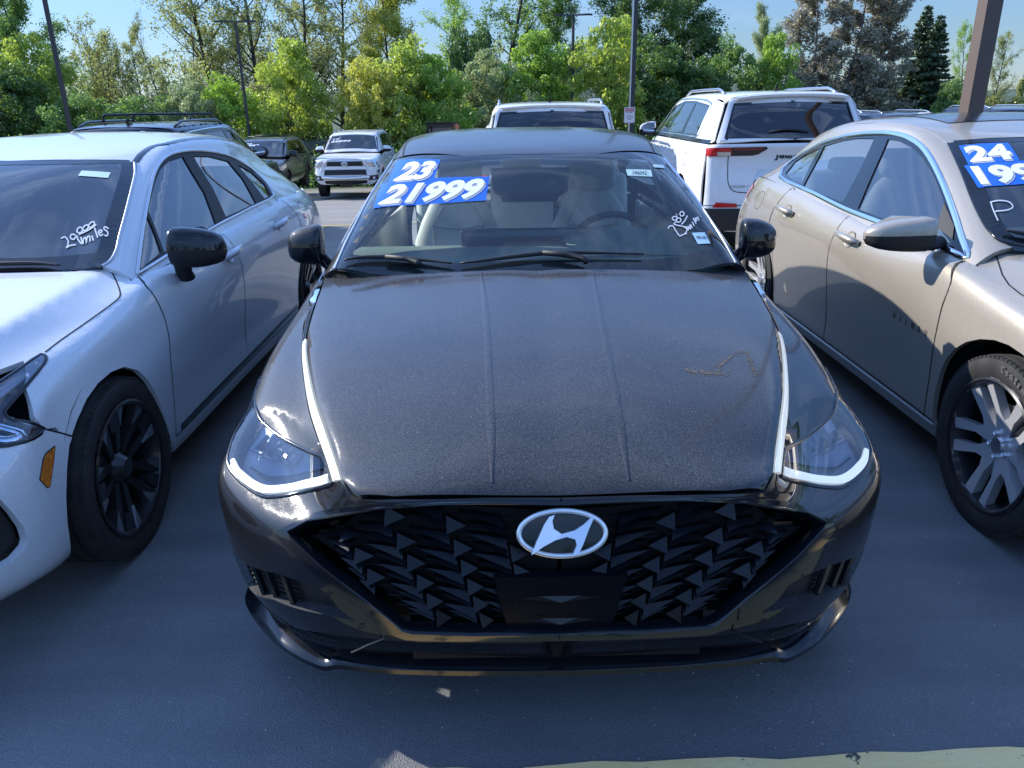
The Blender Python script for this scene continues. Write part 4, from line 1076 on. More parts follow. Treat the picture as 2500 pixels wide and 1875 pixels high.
    for sg in (1, -1):                            # fine horizontal vanes far back
        for k in range(14):
            z = .70 - k * .028; w_ = max(.12, .58 - k * .022)
            a, na = B.drop((-.10, .1, z), (0, -1, .05)); b, nb_ = B.drop((-w_, .1, z), (0, -1, .05)); m_, nm_ = B.drop((-(w_ + .1) / 2, .1, z), (0, -1, .05))
            MB().tube([Vector((sg * q.x, q.y + .045, q.z)) for q in (a, m_, b)], .004, 4, flat=.5).build('grille_vane', M_PBLACK, R)
    # smooth sensor panel under the badge
    panel(B, [[(-.150, .05, .575), (.150, .05, .575), (.118, .05, .40), (.09, .05, .385), (-.09, .05, .385), (-.118, .05, .40)]], (0, -1, .05), .03, 'sensor_panel', M_SENSOR, R, thick=.02, off=-.004)
    for z, wd in ((.515, .09), (.445, .085)):
        h, n = B.drop((0, .1, z), (0, -1, .05))
        MB().add([Vector((-wd, h.y - .002, z + .004)), Vector((0, h.y - .010, z - .004)), Vector((wd, h.y - .002, z + .004)), Vector((wd * .5, h.y - .004, z + .010)), Vector((-wd * .5, h.y - .004, z + .010))], [(0, 1, 4), (1, 3, 4), (1, 2, 3)]).build('centre_blade', M_GBLACK, R)
    # badge: tilted oval ring with the slanted letter
    eb = empty('badge', (0, 0, 0)); eb.parent = R
    ctr, cn = B.drop(B.trace(1364, 1299), (0, -1, .1)); ctr.x = 0
    nb = Vector((0, -.93, .37)).normalized(); ux = Vector((1, 0, 0)); uy = nb.cross(ux).normalized() * 1
    if uy.z < 0: uy = -uy
    def bp(u, v, w): return ctr + ux * u + uy * v + nb * (w + .012)
    A_, B_ = .098, .052
    MB().add([bp(0, 0, .004)] + [bp(A_ * math.cos(t), B_ * math.sin(t), 0) for t in np.linspace(0, 2 * math.pi, 48, endpoint=False)], [(0, 1 + i, 1 + (i + 1) % 48) for i in range(48)]).build('badge_back', M_GBLACK, eb, smooth=True)
    MB().tube([bp(A_ * .95 * math.cos(t), B_ * .93 * math.sin(t), .004) for t in np.linspace(0, 2 * math.pi, 56, endpoint=False)], .0062, 8, closed=True).build('badge_ring', M_BADGE, eb, smooth=True)
    bz = lambda X, Y: ((X - 1364) / 107 * A_, -(Y - 1299) / 52 * B_)     # photo px inside the badge
    hpoly = [(1290, 1340), (1303, 1313), (1322, 1278), (1334, 1263), (1347, 1259), (1341, 1272), (1344, 1288), (1362, 1299), (1392, 1292), (1412, 1281), (1428, 1268), (1438, 1266), (1425, 1290), (1412, 1318), (1400, 1339), (1386, 1342), (1396, 1322), (1393, 1310), (1373, 1305), (1345, 1312), (1318, 1324)]
    hp = [bz(*p) for p in hpoly]; n = len(hp)
    rr = delaunay_2d_cdt([Vector(p) for p in hp], [(i, (i + 1) % n) for i in range(n)], [], 0, 1e-7)
    cc = np.array([sum((np.array(rr[0][i]) for i in f)) / 3 for f in rr[2]]); kk = inpoly(cc, hp)
    vv = [bp(p[0], p[1], .014 - p[1] * .22 + .10 * abs(p[0])) for p in rr[0]] + [bp(p[0], p[1], .002) for p in hp]
    base_i = len(rr[0]); im = {tuple(np.round(p, 6)): i for i, p in enumerate([tuple(q) for q in rr[0]])}
    ff = [f for f, k_ in zip(rr[2], kk) if k_]
    top_i = [min(range(len(rr[0])), key=lambda j: (Vector(rr[0][j]) - Vector(p)).length) for p in hp]
    ff += [(top_i[i], top_i[(i + 1) % n], base_i + (i + 1) % n, base_i + i) for i in range(n)]
    MB().add(vv, ff).build('badge_letter', M_BADGE, eb)
    # lip
    path = [(-.905, .70, .20), (-.902, .60, .205), (-.880, .50, .212), (-.80, .385, .218), (-.70, .282, .222), (-.60, .218, .222), (-.555, .206, .236), (-.42, .185, .236), (-.2, .172, .236), (0, .168, .236)]
    path = path + [(-p[0], p[1], p[2]) for p in path[::-1]][1:]
    P = [Vector(p) for p in cr(path, 4)]; V = []; F = []
    for i, p in enumerate(P):
        t = (P[min(i + 1, len(P) - 1)] - P[max(i - 1, 0)]); t.z = 0; t.normalize(); o = Vector((t.y, -t.x, 0)); o = o if o.y < 0 or abs(o.x) > .7 else -o
        if o.dot(Vector((p.x, p.y - 1.2, 0))) < 0: o = -o
        V += [p - o * .07 + Vector((0, 0, .012)), p + Vector((0, 0, .0)), p + o * .012 - Vector((0, 0, .010)), p + o * .010 - Vector((0, 0, .026)), p - o * .01 - Vector((0, 0, .032)), p - o * .12 - Vector((0, 0, .030))]
    for i in range(len(P) - 1):
        for k in range(5): F.append((i * 6 + k, i * 6 + k + 1, i * 6 + k + 7, i * 6 + k + 6))
    MB().add(V, F).build('front_lip', M_GBLACK, R, auto=40)
    # recovery-tie cables hanging from the intake
    for a, b in (((1070, 1128), (878, 1210)),):
        p = B.trace(*z4([a])[0]); q = at(*z4([b])[0], y=p.y - .07)
        MB().tube([p, (p + q) / 2 + Vector((0, 0, .002)), q], .0022, 5).build('loose_clip', M_SATIN, R)
    p = B.trace(1300 + .4069 * 1195, 1100 + .4069 * 1082); q = at(1300 + .4069 * 1372, 1100 + .4069 * 1150, y=p.y - .07)
    MB().tube([p, q], .0026, 5).build('loose_clip', M_PBLACK, R)
    # dried smear of dirt at the right side of the hood
    M_DIRT = mat('dried_dirt', (.14, .12, .095), .9)
    z9 = lambda L_: [(1750 + .4521 * a, 550 + .4521 * b) for a, b in L_]
    rng = random.Random(3); mb = MB()
    for ln, wd_, dn in (([(0, 795), (50, 730), (105, 692), (160, 688), (178, 735), (205, 800)], 7, 150), ([(-165, 782), (-100, 795), (-30, 800), (55, 806)], 9, 130), ([(-20, 770), (20, 745), (50, 735)], 10, 40), ([(190, 770), (215, 800), (205, 815)], 6, 30)):
        P_ = cr([tuple(q) for q in z9(ln)], 12)
        for k in range(dn):
            q = P_[rng.randrange(len(P_))]; h = B.trace(q[0] + rng.gauss(0, wd_ * .35), q[1] + rng.gauss(0, wd_ * .35)); r_ = B.bvh.find_nearest(h); n = B.normal(r_[0], r_[2]); a_ = n.orthogonal().normalized(); b_ = n.cross(a_); rr_ = rng.uniform(.0012, .0034); t0 = rng.uniform(0, 6)
            mb.add([r_[0] + n * .0012 + (a_ * math.cos(t0 + t) + b_ * math.sin(t0 + t)) * rr_ * rng.uniform(.6, 1.4) for t in (0, 1.3, 2.4, 3.8, 5)], [(0, 1, 2, 3, 4)])
    o = mb.build('dirt_smear', M_DIRT, R); o['kind'] = 'stuff'
    # ---------------- greenhouse
    TG = lambda L: [G.trace(*p) for p in z6(L)]
    wl = TG([(478, 172), (400, 290), (330, 420), (270, 540), (222, 655)])
    hd_ = TG([(478, 172), (800, 150), (1086, 142)])
    wsl = [Vector(p) for p in wl[::-1]]
    tc = Vector((0, hd_[-1].y, hd_[-1].z))
    hl_ = wsl + [(-.30, hd_[1].y, hd_[1].z)] + [tc]
    bot = [(0, 1.36, .985), (-.35, 1.375, .985), (-.62, 1.42, .98)]
    Wl = [Vector(b) for b in bot] + wsl + [Vector((-.28, tc.y + .008, tc.z)), tc]
    full = Wl + [Vector((-p.x, p.y, p.z)) for p in Wl[::-1]][1:-1]
    panel(G, [full], (0, -.7, .7), .045, 'windscreen', M_WS, R, thick=.006)
    # black border of the glass
    for sg in (1, -1):
        ribbon(G, [(sg * p.x, p.y, p.z) for p in [p.lerp(Vector((0, p.y, p.z)), .035) for p in wsl]], .052, 'windscreen_border', M_PBLACK, R, off=-.004)
    tb = [(-.53, tc.y + .07, 1.35), (-.3, tc.y + .0, 1.35), (0, tc.y - .018, 1.35), (.3, tc.y + .0, 1.35), (.53, tc.y + .07, 1.35)]
    ribbon(G, tb, .05, 'windscreen_border', M_PBLACK, R, off=-.004, d=(0, -.7, .7))
    ribbon(G, [(-.73, 1.50, 1.0), (-.4, 1.40, 1.0), (0, 1.38, 1.0), (.4, 1.40, 1.0), (.73, 1.50, 1.0)], .10, 'windscreen_border', M_PBLACK, R, off=-.004, d=(0, -.7, .7))
    # roof
    rl = [Vector((0, tc.y + .004, tc.z)), Vector((-.28, tc.y + .012, tc.z)), Vector((wsl[-1].x, wsl[-1].y + .012, wsl[-1].z)), (-.585, 2.46, 1.385), (-.592, 2.8, 1.4), (-.582, 3.3, 1.38), (-.56, 3.75, 1.33), (-.54, 4.0, 1.27), (0, 4.02, 1.31)]
    rl = [Vector(p) for p in rl]; rf = rl + [Vector((-p.x, p.y, p.z)) for p in rl[::-1]][1:-1]
    panel(G, [rf], (0, 0, 1), .04, 'roof', M_BLACKPAINT, R, thick=.02)
    for sg in (1, -1):
        mm = lambda L_: [(sg * p[0], p[1], p[2]) for p in L_]
        ribbon(G, mm([(-.578, 2.25, 1.345), (-.590, 2.46, 1.38), (-.597, 2.8, 1.4), (-.587, 3.3, 1.385), (-.565, 3.75, 1.33)]), .012, 'roof_moulding', M_PBLACK, R, off=-.002, thick=.004)
        # pillar and side frame
        outer = wsl + [(-.585, 2.46, 1.385), (-.596, 2.8, 1.405), (-.586, 3.3, 1.39), (-.564, 3.75, 1.335), (-.55, 4.0, 1.27), (-.70, 4.45, 1.03), (-.745, 4.5, .975), (-.82, 3.9, .955), (-.84, 3.3, .945), (-.846, 2.8, .935), (-.846, 2.3, .93), (-.83, 1.7, .93), (-.81, 1.5, .94)]
        dlo = [(-.80, 1.72, .965), (-.72, 1.95, 1.12), (-.655, 2.22, 1.25), (-.635, 2.45, 1.325), (-.635, 2.8, 1.345), (-.63, 3.25, 1.33), (-.63, 3.65, 1.25), (-.68, 4.0, 1.12), (-.73, 4.18, 1.03), (-.80, 3.8, .985), (-.83, 3.2, .975), (-.84, 2.5, .965)]
        panel(G, [mm([tuple(p) for p in outer]), mm(dlo)], (-sg * .9, -.25, .45), .03, 'pillar_frame', M_BLACKPAINT, R, thick=.02)
        panel(G, [mm(dlo)], (-sg * .9, 0, .4), .08, 'side_window', M_SGC, R, thick=0, off=-.008)
        ribbon(G, mm([dlo[0], dlo[1], dlo[2], dlo[3], dlo[4], dlo[5], dlo[6], dlo[7], dlo[8]]), .014, 'window_trim', M_SATIN, R, off=0, thick=.004)
        ribbon(G, mm([(p.x - .008, p.y, p.z) for p in wsl]), .012, 'pillar_trim', M_SATIN, R, off=0, thick=.005)
        # quarter pillars behind the glass
        ribbon(G, mm([(-.635, 2.86, 1.34), (-.76, 2.78, 1.12), (-.84, 2.74, .97)]), .09, 'door_pillar', M_GBLACK, R, off=-.002, thick=.0, d=(-sg, 0, .3))
    panel(G, [[(-.50, 4.05, 1.25), (.50, 4.05, 1.25), (.62, 4.52, 1.0), (-.62, 4.52, 1.0)]], (0, .5, .8), .08, 'rear_window', M_SGC, R, thick=0, off=.002)
    # mirrors
    for sg in (-1, 1):
        mirror_head(R, (sg * .868, 1.80, 1.038), .155, .165, .14, sg, M_BLACKPAINT, foot=(-sg * .06, .03, -.13), lower=M_GBLACK)
    # stickers
    def sticker(quad, nm, mt):
        Q = [G.trace(*p) for p in quad]
        return panel(G, [[tuple(q) for q in Q]], (0, -.7, .7), .04, nm, mt, R, thick=0, off=.0035)
    q1 = z6([(455, 279), (664, 262), (693, 169), (497, 176)]); q2 = z6([(391, 388), (897, 352), (912, 245), (428, 280)])
    for q, s, u0, u1, v0, v1 in ((q1, '23', .10, .93, .08, .93), (q2, '21999', .03, .965, .09, .93)):
        o = sticker(q, 'price_sticker', M_BLUE)
        text_on(G, M, q, s, 'sticker_shade', M_GREYST, R, off=.0052, bold=.045, shear=.28, u0=u0, u1=u1, v0=v0, v1=v1, shift=(4, 3))
        text_on(G, M, q, s, 'sticker_digits', M_WHITEST, R, off=.0068, bold=.045, shear=.28, u0=u0, u1=u1, v0=v0, v1=v1)
    o = sticker(z6([(1533, 240), (1645, 245), (1638, 215), (1525, 212)]), 'stock_tag', M_PALETAG)
    text_on(G, M, z6([(1533, 240), (1645, 245), (1638, 215), (1525, 212)]), '246042', 'tag_writing', M_INK, R, off=.0052, bold=0, shear=.2, u0=.2, u1=.8, v0=.2, v1=.8)
    sticker(z6([(1650, 203), (1700, 207), (1694, 193), (1645, 190)]), 'small_tag', M_PALETAG)
    ql = z6([(1850, 548), (1906, 546), (1880, 496), (1822, 498)])
    sticker(ql, 'inspection_sticker', M_LBLUE)
    text_on(G, M, ql, '09-26', 'tag_writing', M_INK, R, off=.0052, bold=.02, u0=.15, u1=.9, v0=.42, v1=.68)
    # handwriting "25 000 miles"
    z0_ = lambda L_: [(1400 + .2521 * a, 360 + .2521 * b) for a, b in L_]
    hw = [[(914, 795), (930, 770), (962, 768), (980, 800), (1008, 840), (1030, 864), (1062, 850), (1098, 838)], [(1000, 722), (972, 748), (1010, 762), (1068, 776), (1098, 806), (1080, 842)],
          [(975, 675), (955, 690), (968, 712), (995, 705), (1000, 680), (975, 675)], [(1010, 690), (995, 712), (1012, 732), (1036, 722), (1034, 695), (1010, 690)], [(1042, 628), (1028, 652), (1044, 672), (1068, 660), (1062, 634), (1042, 628)],
          [(1045, 752), (1075, 720), (1102, 668)], [(1085, 770), (1110, 810), (1108, 768), (1130, 800), (1128, 752), (1150, 790)], [(1148, 728), (1168, 768)], [(1155, 690), (1185, 745)], [(1178, 720), (1192, 700), (1180, 690), (1175, 712), (1196, 722)], [(1206, 680), (1192, 690), (1210, 700), (1206, 716)]]
    strokes(G, M, [z0_(l) for l in hw], 2.6, 'window_writing', M_CHALK, R)
    # wipers
    for pts in ([(265, 634), (330, 622), (450, 620), (560, 626), (650, 636), (745, 648)], [(785, 648), (900, 634), (1020, 618), (1150, 604), (1260, 600), (1400, 602), (1600, 606)]):
        wiper(G, M, z6(pts), R)
    MB().tube([G.trace(*p) + Vector((0, -.02, .02)) for p in z6([(1150, 604), (1250, 612), (1330, 628), (1345, 645)])], [.010, .011, .011, .012], 8).build('wiper_arm', M_PBLACK, R, smooth=True)
    MB().tube([G.trace(*p) + Vector((0, -.02, .02)) for p in z6([(450, 622), (540, 630), (590, 645), (600, 655)])], [.010, .011, .011, .012], 8).build('wiper_arm', M_PBLACK, R, smooth=True)
    # ---------------- inside
    I = empty('cabin', (0, 0, 0)); I.parent = R
    MB().prism([(1.48, .90), (1.56, .955), (1.85, .985), (2.05, .97), (2.15, .90), (2.15, .60), (1.48, .60)], 'x', -.76, .76).build('dashboard', M_DASH, I, auto=40)
    MB().rbox((.0, 2.02, .995), (.62, .05, .105), .02, m=Matrix.Rotation(-.2, 3, 'X')).build('display', M_GBLACK, I, auto=40)
    MB().add([(.16, 1.70, .978), (.62, 1.72, .975), (.66, 2.0, 1.02), (.40, 2.03, 1.055), (.14, 2.0, 1.01), (.38, 1.70, .985), (.14, 2.1, .9), (.66, 2.1, .9), (.4, 2.1, .9)], [(0, 5, 4), (5, 3, 4), (5, 1, 3), (1, 2, 3), (4, 3, 8, 6), (3, 2, 7, 8)]).build('instrument_hood', M_DASH, I, smooth=True)
    MB().box((0, 3.0, .33), (1.5, 3.0, .06)).build('cabin_floor', M_SEATT, I)
    for x in (-.37, .37): seat(I, (x, 2.72, .48), M_SEAT)
    bs = empty('rear_bench', (0, 3.62, .48)); bs.parent = I
    for x, wd in ((-.47, .45), (0, .42), (.47, .45)):
        MB().rbox((x, .10, .36), (wd - .01, .16, .60), .05, m=Matrix.Rotation(-.35, 3, 'X')).build('seat_back', M_SEAT, bs, auto=60)
        MB().rbox((x, -.2, .02), (wd - .01, .5, .16), .05).build('seat_cushion', M_SEAT, bs, auto=60)
        MB().rbox((x, .28, .72), (.27, .10, .12), .04).build('headrest', M_SEAT, bs, auto=60)
    MB().box((0, 4.15, .93), (1.3, .6, .03)).build('parcel_shelf', M_SEATT, I)
    V = [tuple(G.drop((x, y, 3), (0, 0, 1))[0] - Vector((0, 0, .035))) for y in (2.2, 2.5, 2.9, 3.3, 3.7, 3.95) for x in (-.54, -.3, 0, .3, .54)]
    MB().add(V, [(5 * j + i, 5 * j + i + 1, 5 * j + i + 6, 5 * j + i + 5) for j in range(5) for i in range(4)]).build('headliner', M_LINING, I, smooth=True)
    steering(I, (.37, 2.14, .93), .45)
    mp_ = TG([(1085, 190)])[0]
    MB().prism([(-.17, .0), (.17, .0), (.16, -.085), (.12, -.11), (-.12, -.11), (-.16, -.085)], 'y', 0, .06).build('sensor_housing', M_PBLACK, I, xf=Matrix.Translation((.0, mp_.y + .02, mp_.z - .012)) @ Matrix.Rotation(-.45, 4, 'X'))
    MB().rbox((.0, mp_.y + .16, mp_.z - .135), (.26, .03, .075), .03).build('rear_view_mirror', M_PBLACK, I, auto=40)
    for sg in (-1, 1):
        MB().prism([(1.6, .60), (1.6, .93), (2.55, .93), (4.0, .93), (4.0, .6)], 'x', sg * .79, sg * .81).build('door_card', M_LINING, I)
        MB().tube([G.drop(p, (sg, 0, .3))[0] - Vector((sg * .03, 0, .01)) for p in ((sg * .64, 2.84, 1.33), (sg * .75, 2.78, 1.1), (sg * .82, 2.74, .93))], .03, 8, flat=.6).build('pillar_lining', M_LINING, I, smooth=True)
    # under-body and wheels
    MB().prism([(.40, .22), (4.6, .24), (4.6, .8), (.8, .66), (.40, .60)], 'x', -.62, .62).build('underbody', M_DARK, R)
    MB().box((0, 2.38, .40), (1.62, 1.95, .36)).build('floor_pan', M_DARK, R)
    MB().prism([(.5, .62), (1.42, .62), (1.42, .92), (1.0, .88), (.6, .78)], 'x', -.60, .60).build('engine_bay', M_DARK, R)
    MB().prism([(.17, .26), (.5, .24), (.5, .6), (.35, .66), (.17, .66)], 'x', -.36, .36).build('radiator', M_DARK, R)
    for sg in (-1, 1):
        for y in (.965, 3.805): make_wheel(R, (sg * .795, y, .335), side=sg, style='five')
    return R, B, G
CAR_BLACK = build_black()
# ================================================================ pale sedan on the left and tan sedan on the right
def sedan_net(zs=1.0, belt=(.93, .955, .985, 1.0, 1.0), nose=0.0, shoulder=0.0):
    h = lambda z: z if z < .9 else .9 + (z - .9) * zs
    b = belt
    top = [
     [(0, .03, .74), (.18, .035, .74), (.48, .11, .735), (.66, .26, .735), (.81, .52, .752)],
     [(0, .16, .80), (.18, .16, .80), (.50, .20, .795), (.69, .38, .785), (.835, .66, .778)],
     [(0, .42, .865), (.19, .42, .862), (.56, .44, .852), (.735, .58, .815), (.855, .80, .806)],
     [(0, .75, .915), (.20, .75, .912), (.62, .76, .900), (.765, .86, .856), (.868, 1.0, .840)],
     [(0, 1.08, .952), (.21, 1.08, .950), (.66, 1.08, .940), (.795, 1.12, .893), (.876, 1.26, .872)],
     [(0, 1.40, .985), (.22, 1.40, .983), (.68, 1.43, .972), (.80, 1.42, .932), (.878, 1.52, b[0] - .025)],
     [(0, 1.75, .985), (.25, 1.75, .985), (.70, 1.75, .98), (.80, 1.75, .965), (.872, 1.80, b[1] - .03)],
     [(0, 2.6, .985), (.25, 2.6, .985), (.70, 2.6, .985), (.80, 2.6, b[2] - .005), (.866, 2.6, b[2] - .035)],
     [(0, 3.4, 1.0), (.25, 3.4, 1.0), (.70, 3.4, 1.0), (.785, 3.4, b[3]), (.855, 3.4, b[3] - .035)],
     [(0, 4.1, 1.02), (.25, 4.1, 1.02), (.62, 4.1, 1.02), (.73, 4.1, b[4]), (.81, 4.1, b[4] - .04)],
     [(0, 4.74, 1.02), (.25, 4.73, 1.02), (.50, 4.69, 1.01), (.62, 4.62, 1.0), (.72, 4.50, b[4] - .05)]]
    s = shoulder
    side = [
     [(.850, .44, .66), (.868, .385, .57), (.878, .36, .43), (.872, .39, .28), (.83, .50, .20)],
     [(.868, .62, .69), (.882, .58, .58), (.892, .56, .43), (.888, .58, .28), (.84, .62, .20)],
     [(.886, .80, .71), (.905, .78, .59), (.905, .78, .43), (.893, .78, .28), (.85, .80, .20)],
     [(.900, 1.0, .735), (.920, 1.0, .60), (.915, 1.0, .43), (.897, 1.0, .28), (.86, 1.0, .20)],
     [(.908, 1.26, .76), (.925, 1.26, .62), (.912, 1.26, .43), (.895, 1.26, .28), (.86, 1.26, .20)],
     [(.912, 1.52, .80 + s), (.922, 1.52, .66), (.900, 1.52, .43), (.892, 1.52, .28), (.865, 1.52, .20)],
     [(.912, 1.80, .84 + s), (.920, 1.80, .69), (.893, 1.80, .43), (.892, 1.80, .28), (.865, 1.80, .20)],
     [(.910, 2.6, .87 + s), (.920, 2.6, .72), (.890, 2.6, .43), (.892, 2.6, .28), (.865, 2.6, .20)],
     [(.908, 3.4, .89 + s), (.924, 3.4, .73), (.902, 3.4, .43), (.892, 3.4, .28), (.865, 3.4, .20)],
     [(.875, 4.1, .89 + s), (.900, 4.1, .73), (.890, 4.1, .45), (.87, 4.1, .32), (.84, 4.1, .24)],
     [(.775, 4.58, .86), (.81, 4.64, .70), (.82, 4.64, .48), (.79, 4.62, .34), (.77, 4.6, .26)]]
    capf = [
     [(0, .0, .66), (.18, .005, .66), (.48, .07, .66), (.70, .21, .66)],
     [(0, -.01, .57), (.20, -.005, .57), (.48, .05, .57), (.71, .17, .57)],
     [(0, -.01, .43), (.20, -.005, .43), (.48, .05, .43), (.72, .155, .43)],
     [(0, .02, .28), (.20, .025, .28), (.48, .08, .28), (.72, .18, .28)],
     [(0, .10, .21), (.20, .105, .21), (.48, .16, .21), (.70, .27, .20)]]
    capr = [
     [(0, 4.88, .85), (.25, 4.87, .85), (.5, 4.84, .85), (.66, 4.76, .85)],
     [(0, 4.90, .70), (.25, 4.89, .70), (.5, 4.86, .70), (.69, 4.79, .70)],
     [(0, 4.92, .48), (.25, 4.91, .48), (.5, 4.88, .48), (.69, 4.80, .48)],
     [(0, 4.88, .34), (.25, 4.88, .34), (.5, 4.85, .34), (.67, 4.78, .34)],
     [(0, 4.84, .26), (.25, 4.84, .26), (.5, 4.81, .26), (.65, 4.75, .26)]]
    gt = [
     [(0, 2.12, 1.345), (.20, 2.125, 1.344), (.42, 2.15, 1.338), (.568, 2.20, 1.322)],
     [(0, 2.42, 1.405), (.20, 2.42, 1.404), (.43, 2.43, 1.396), (.590, 2.46, 1.385)],
     [(0, 2.80, 1.442), (.20, 2.80, 1.440), (.43, 2.80, 1.428), (.598, 2.80, 1.405)],
     [(0, 3.30, 1.430), (.20, 3.30, 1.428), (.43, 3.30, 1.416), (.590, 3.30, 1.385)],
     [(0, 3.75, 1.375), (.20, 3.75, 1.373), (.42, 3.75, 1.360), (.570, 3.75, 1.315)],
     [(0, 4.02, 1.315), (.20, 4.02, 1.313), (.40, 4.02, 1.300), (.545, 4.02, 1.245)]]
    gs = [
     [(.636, 1.98, 1.228), (.715, 1.73, 1.098), (.820, 1.40, b[0] - .03)],
     [(.648, 2.43, 1.310), (.742, 2.38, 1.15), (.860, 2.30, b[1] - .02)],
     [(.655, 2.80, 1.315), (.746, 2.80, 1.16), (.858, 2.80, b[2] - .04)],
     [(.645, 3.30, 1.290), (.735, 3.30, 1.15), (.848, 3.35, b[3] - .04)],
     [(.615, 3.82, 1.215), (.700, 3.92, 1.10), (.80, 3.95, b[4] - .045)],
     [(.590, 4.14, 1.165), (.64, 4.32, 1.08), (.715, 4.45, b[4] - .05)]]
    gf = [
     [(0, 1.84, 1.232), (.21, 1.85, 1.231), (.46, 1.895, 1.228)],
     [(0, 1.60, 1.108), (.24, 1.61, 1.106), (.52, 1.650, 1.102)],
     [(0, 1.33, .960), (.27, 1.34, .960), (.585, 1.38, .958)]]
    gr = [
     [(0, 4.28, 1.22), (.2, 4.28, 1.22), (.41, 4.25, 1.20)],
     [(0, 4.5, 1.12), (.2, 4.5, 1.12), (.44, 4.47, 1.10)],
     [(0, 4.70, 1.01), (.25, 4.7, 1.01), (.48, 4.62, 1.0)]]
    H = lambda A: [[(p[0], p[1], h(p[2]) if p[2] > 1.07 else p[2]) for p in r] for r in A]
    return top, side, capf, capr, H(gt), H(gs), H(gf), H(gr)

def build_side_sedan(cfg):
    loc = Vector(cfg['loc']); R = empty('parked_car', loc); tag(R, cfg['label'], 'car', 'cars parked in the front row')
    M = Matrix.Translation(-loc); sv = cfg['sv']; P = cfg['paint']; zf = cfg['zoom_body']; zg = cfg['zoom_glass']
    top, side, capf, capr, gt, gs, gf, gr = sedan_net(**cfg['net'])
    B = Base(top, side, capf, capr, crease_side=cfg.get('creases', {1: .35}), crease_cols=cfg.get('ccols', {2: .85}), levels=4)
    G = Base(gt, gs, gf, gr, levels=3, crease_cols={3: .2})
    TG = lambda L, z=zg: [G.trace(*q, M) for q in z(L)]
    class TB_:
        base = B
        def __call__(s_, L_, z=zf): return [B.trace(*q, M) for q in z(L_)]
    TB = TB_()
    # outlines are traced on the side in view; the far side is its mirror image
    def both(L_): return [(s, [((s * sv) * q[0], q[1], q[2]) for q in L_]) for s in (sv, -sv)]
    S_ = lambda L_: [tuple(q) for q in L_]
    dl = TB(cfg['door_front']); hood = TB(cfg['hood_line']) if 'hood_line' in cfg else [Vector((sv * a, b, c)) for a, b, c in [(.70, 1.47, .96), (.80, 1.20, .90), (.79, .95, .86), (.72, .70, .82), (.60, .36, .78)]]
    arc = TB(cfg['arch']) if 'arch' in cfg else [Vector((sv * .9, cfg['fw'] + .385 * math.cos(a), .35 + .385 * math.sin(a))) for a in [math.pi + .45 - (math.pi + .9) * k / 20 for k in range(21)]]
    V = lambda x, y, z: Vector((sv * x, y, z))
    b = cfg['net']['belt']
    hood = [B.bvh.find_nearest(q)[0] for q in hood]
    # hood with its front edge
    hf = [V(0, .02, .745), V(.30, .045, .745), V(.52, .14, .745)]
    hr = [V(.60, 1.40, .97), V(.3, 1.36, .98), V(0, 1.35, .985)]
    hl = hf + list(hood[::-1]) + hr
    hl[0].x = 0; hl[-1].x = 0
    full = hl + [Vector((-q.x, q.y, q.z)) for q in hl[::-1]][1:-1]
    panel(B, [S_(full)], (0, -.3, 1), .035, 'hood', P, R, thick=.02)
    # body side outlines
    door_bot = .285
    belt_pts = [V(.86, y, z) for y, z in ((1.45, b[0] - .02), (1.8, b[1] - .02), (2.3, (b[1] + b[2]) / 2 - .02), (2.62, b[2] - .02), (3.0, (b[2] + b[3]) / 2 - .02), (3.4, b[3] - .02), (3.8, (b[3] + b[4]) / 2 - .02), (4.1, b[4] - .02), (4.45, b[4] - .04))]
    yb = cfg['yb']
    dfl = list(dl)
    ra = cfg['rw']; rarch = [V(.9, ra + .385 * math.cos(a), .35 + .385 * math.sin(a)) for a in [math.pi + .42 - (math.pi + .84) * k / 22 for k in range(23)]]
    fender = list(hood) [0:] + cfg_pts(cfg.get('fender_front'), TB, V) + list(arc[cfg.get('arc_i', 4):]) + [V(.89, dfl[-1].y - .02, door_bot)] + [q + Vector((0, -.006, 0)) for q in dfl[::-1]] + [V(.82, 1.40, b[0] - .005), V(.76, 1.47, .955)]
    fdoor = dfl + [V(.89, dfl[-1].y, door_bot), V(.89, yb - .02, door_bot), V(.9, yb, .6), V(.9, yb - .01, .8), V(.87, yb - .04, (b[1] + b[2]) / 2)] + [q for q in belt_pts[::-1] if dfl[0].y + .05 < q.y < yb - .06]
    yr = cfg['yr']
    rdoor = [V(.87, yb - .034, (b[1] + b[2]) / 2), V(.9, yb - .004, .8), V(.9, yb + .006, .6), V(.89, yb - .014, door_bot), V(.89, ra - .40, door_bot), V(.9, ra - .40, .42), V(.9, ra - .34, .60), V(.9, yr, .78), V(.89, yr - .02, .88), V(.86, yr - .12, b[3] - .005)] + [q for q in belt_pts[::-1] if yb + .05 < q.y < yr - .15]
    quarter = [V(.86, yr - .112, b[3] - .005), V(.89, yr - .012, .88), V(.9, yr + .008, .78), V(.9, ra - .332, .60), V(.9, ra - .392, .42), V(.9, ra - .392, .30)] + rarch[2:-2] + [V(.86, 4.3, .26), V(.82, 4.60, .26), V(.80, 4.60, .48), V(.76, 4.56, .86), V(.72, 4.50, b[4] - .045)] + [q for q in belt_pts[::-1] if yr - .1 < q.y]
    if 'sill' in cfg: pass
    sill = [V(.89, arc[-1].y + .01, door_bot - .006), V(.89, ra - .392, door_bot - .006), V(.89, ra - .41, .205), V(.89, arc[-1].y + .02, .205)]
    for s, L_ in both(fender): panel(B, [L_], (s * .8, -.15, .6), .028, 'fender', P, R, thick=.02)
    for nm, L0 in (('front_door', fdoor), ('rear_door', rdoor), ('rear_quarter', quarter)):
        for s, L_ in both(L0): panel(B, [L_], (s, 0, .15), .035 if s == sv else .07, nm, P, R, thick=.02)
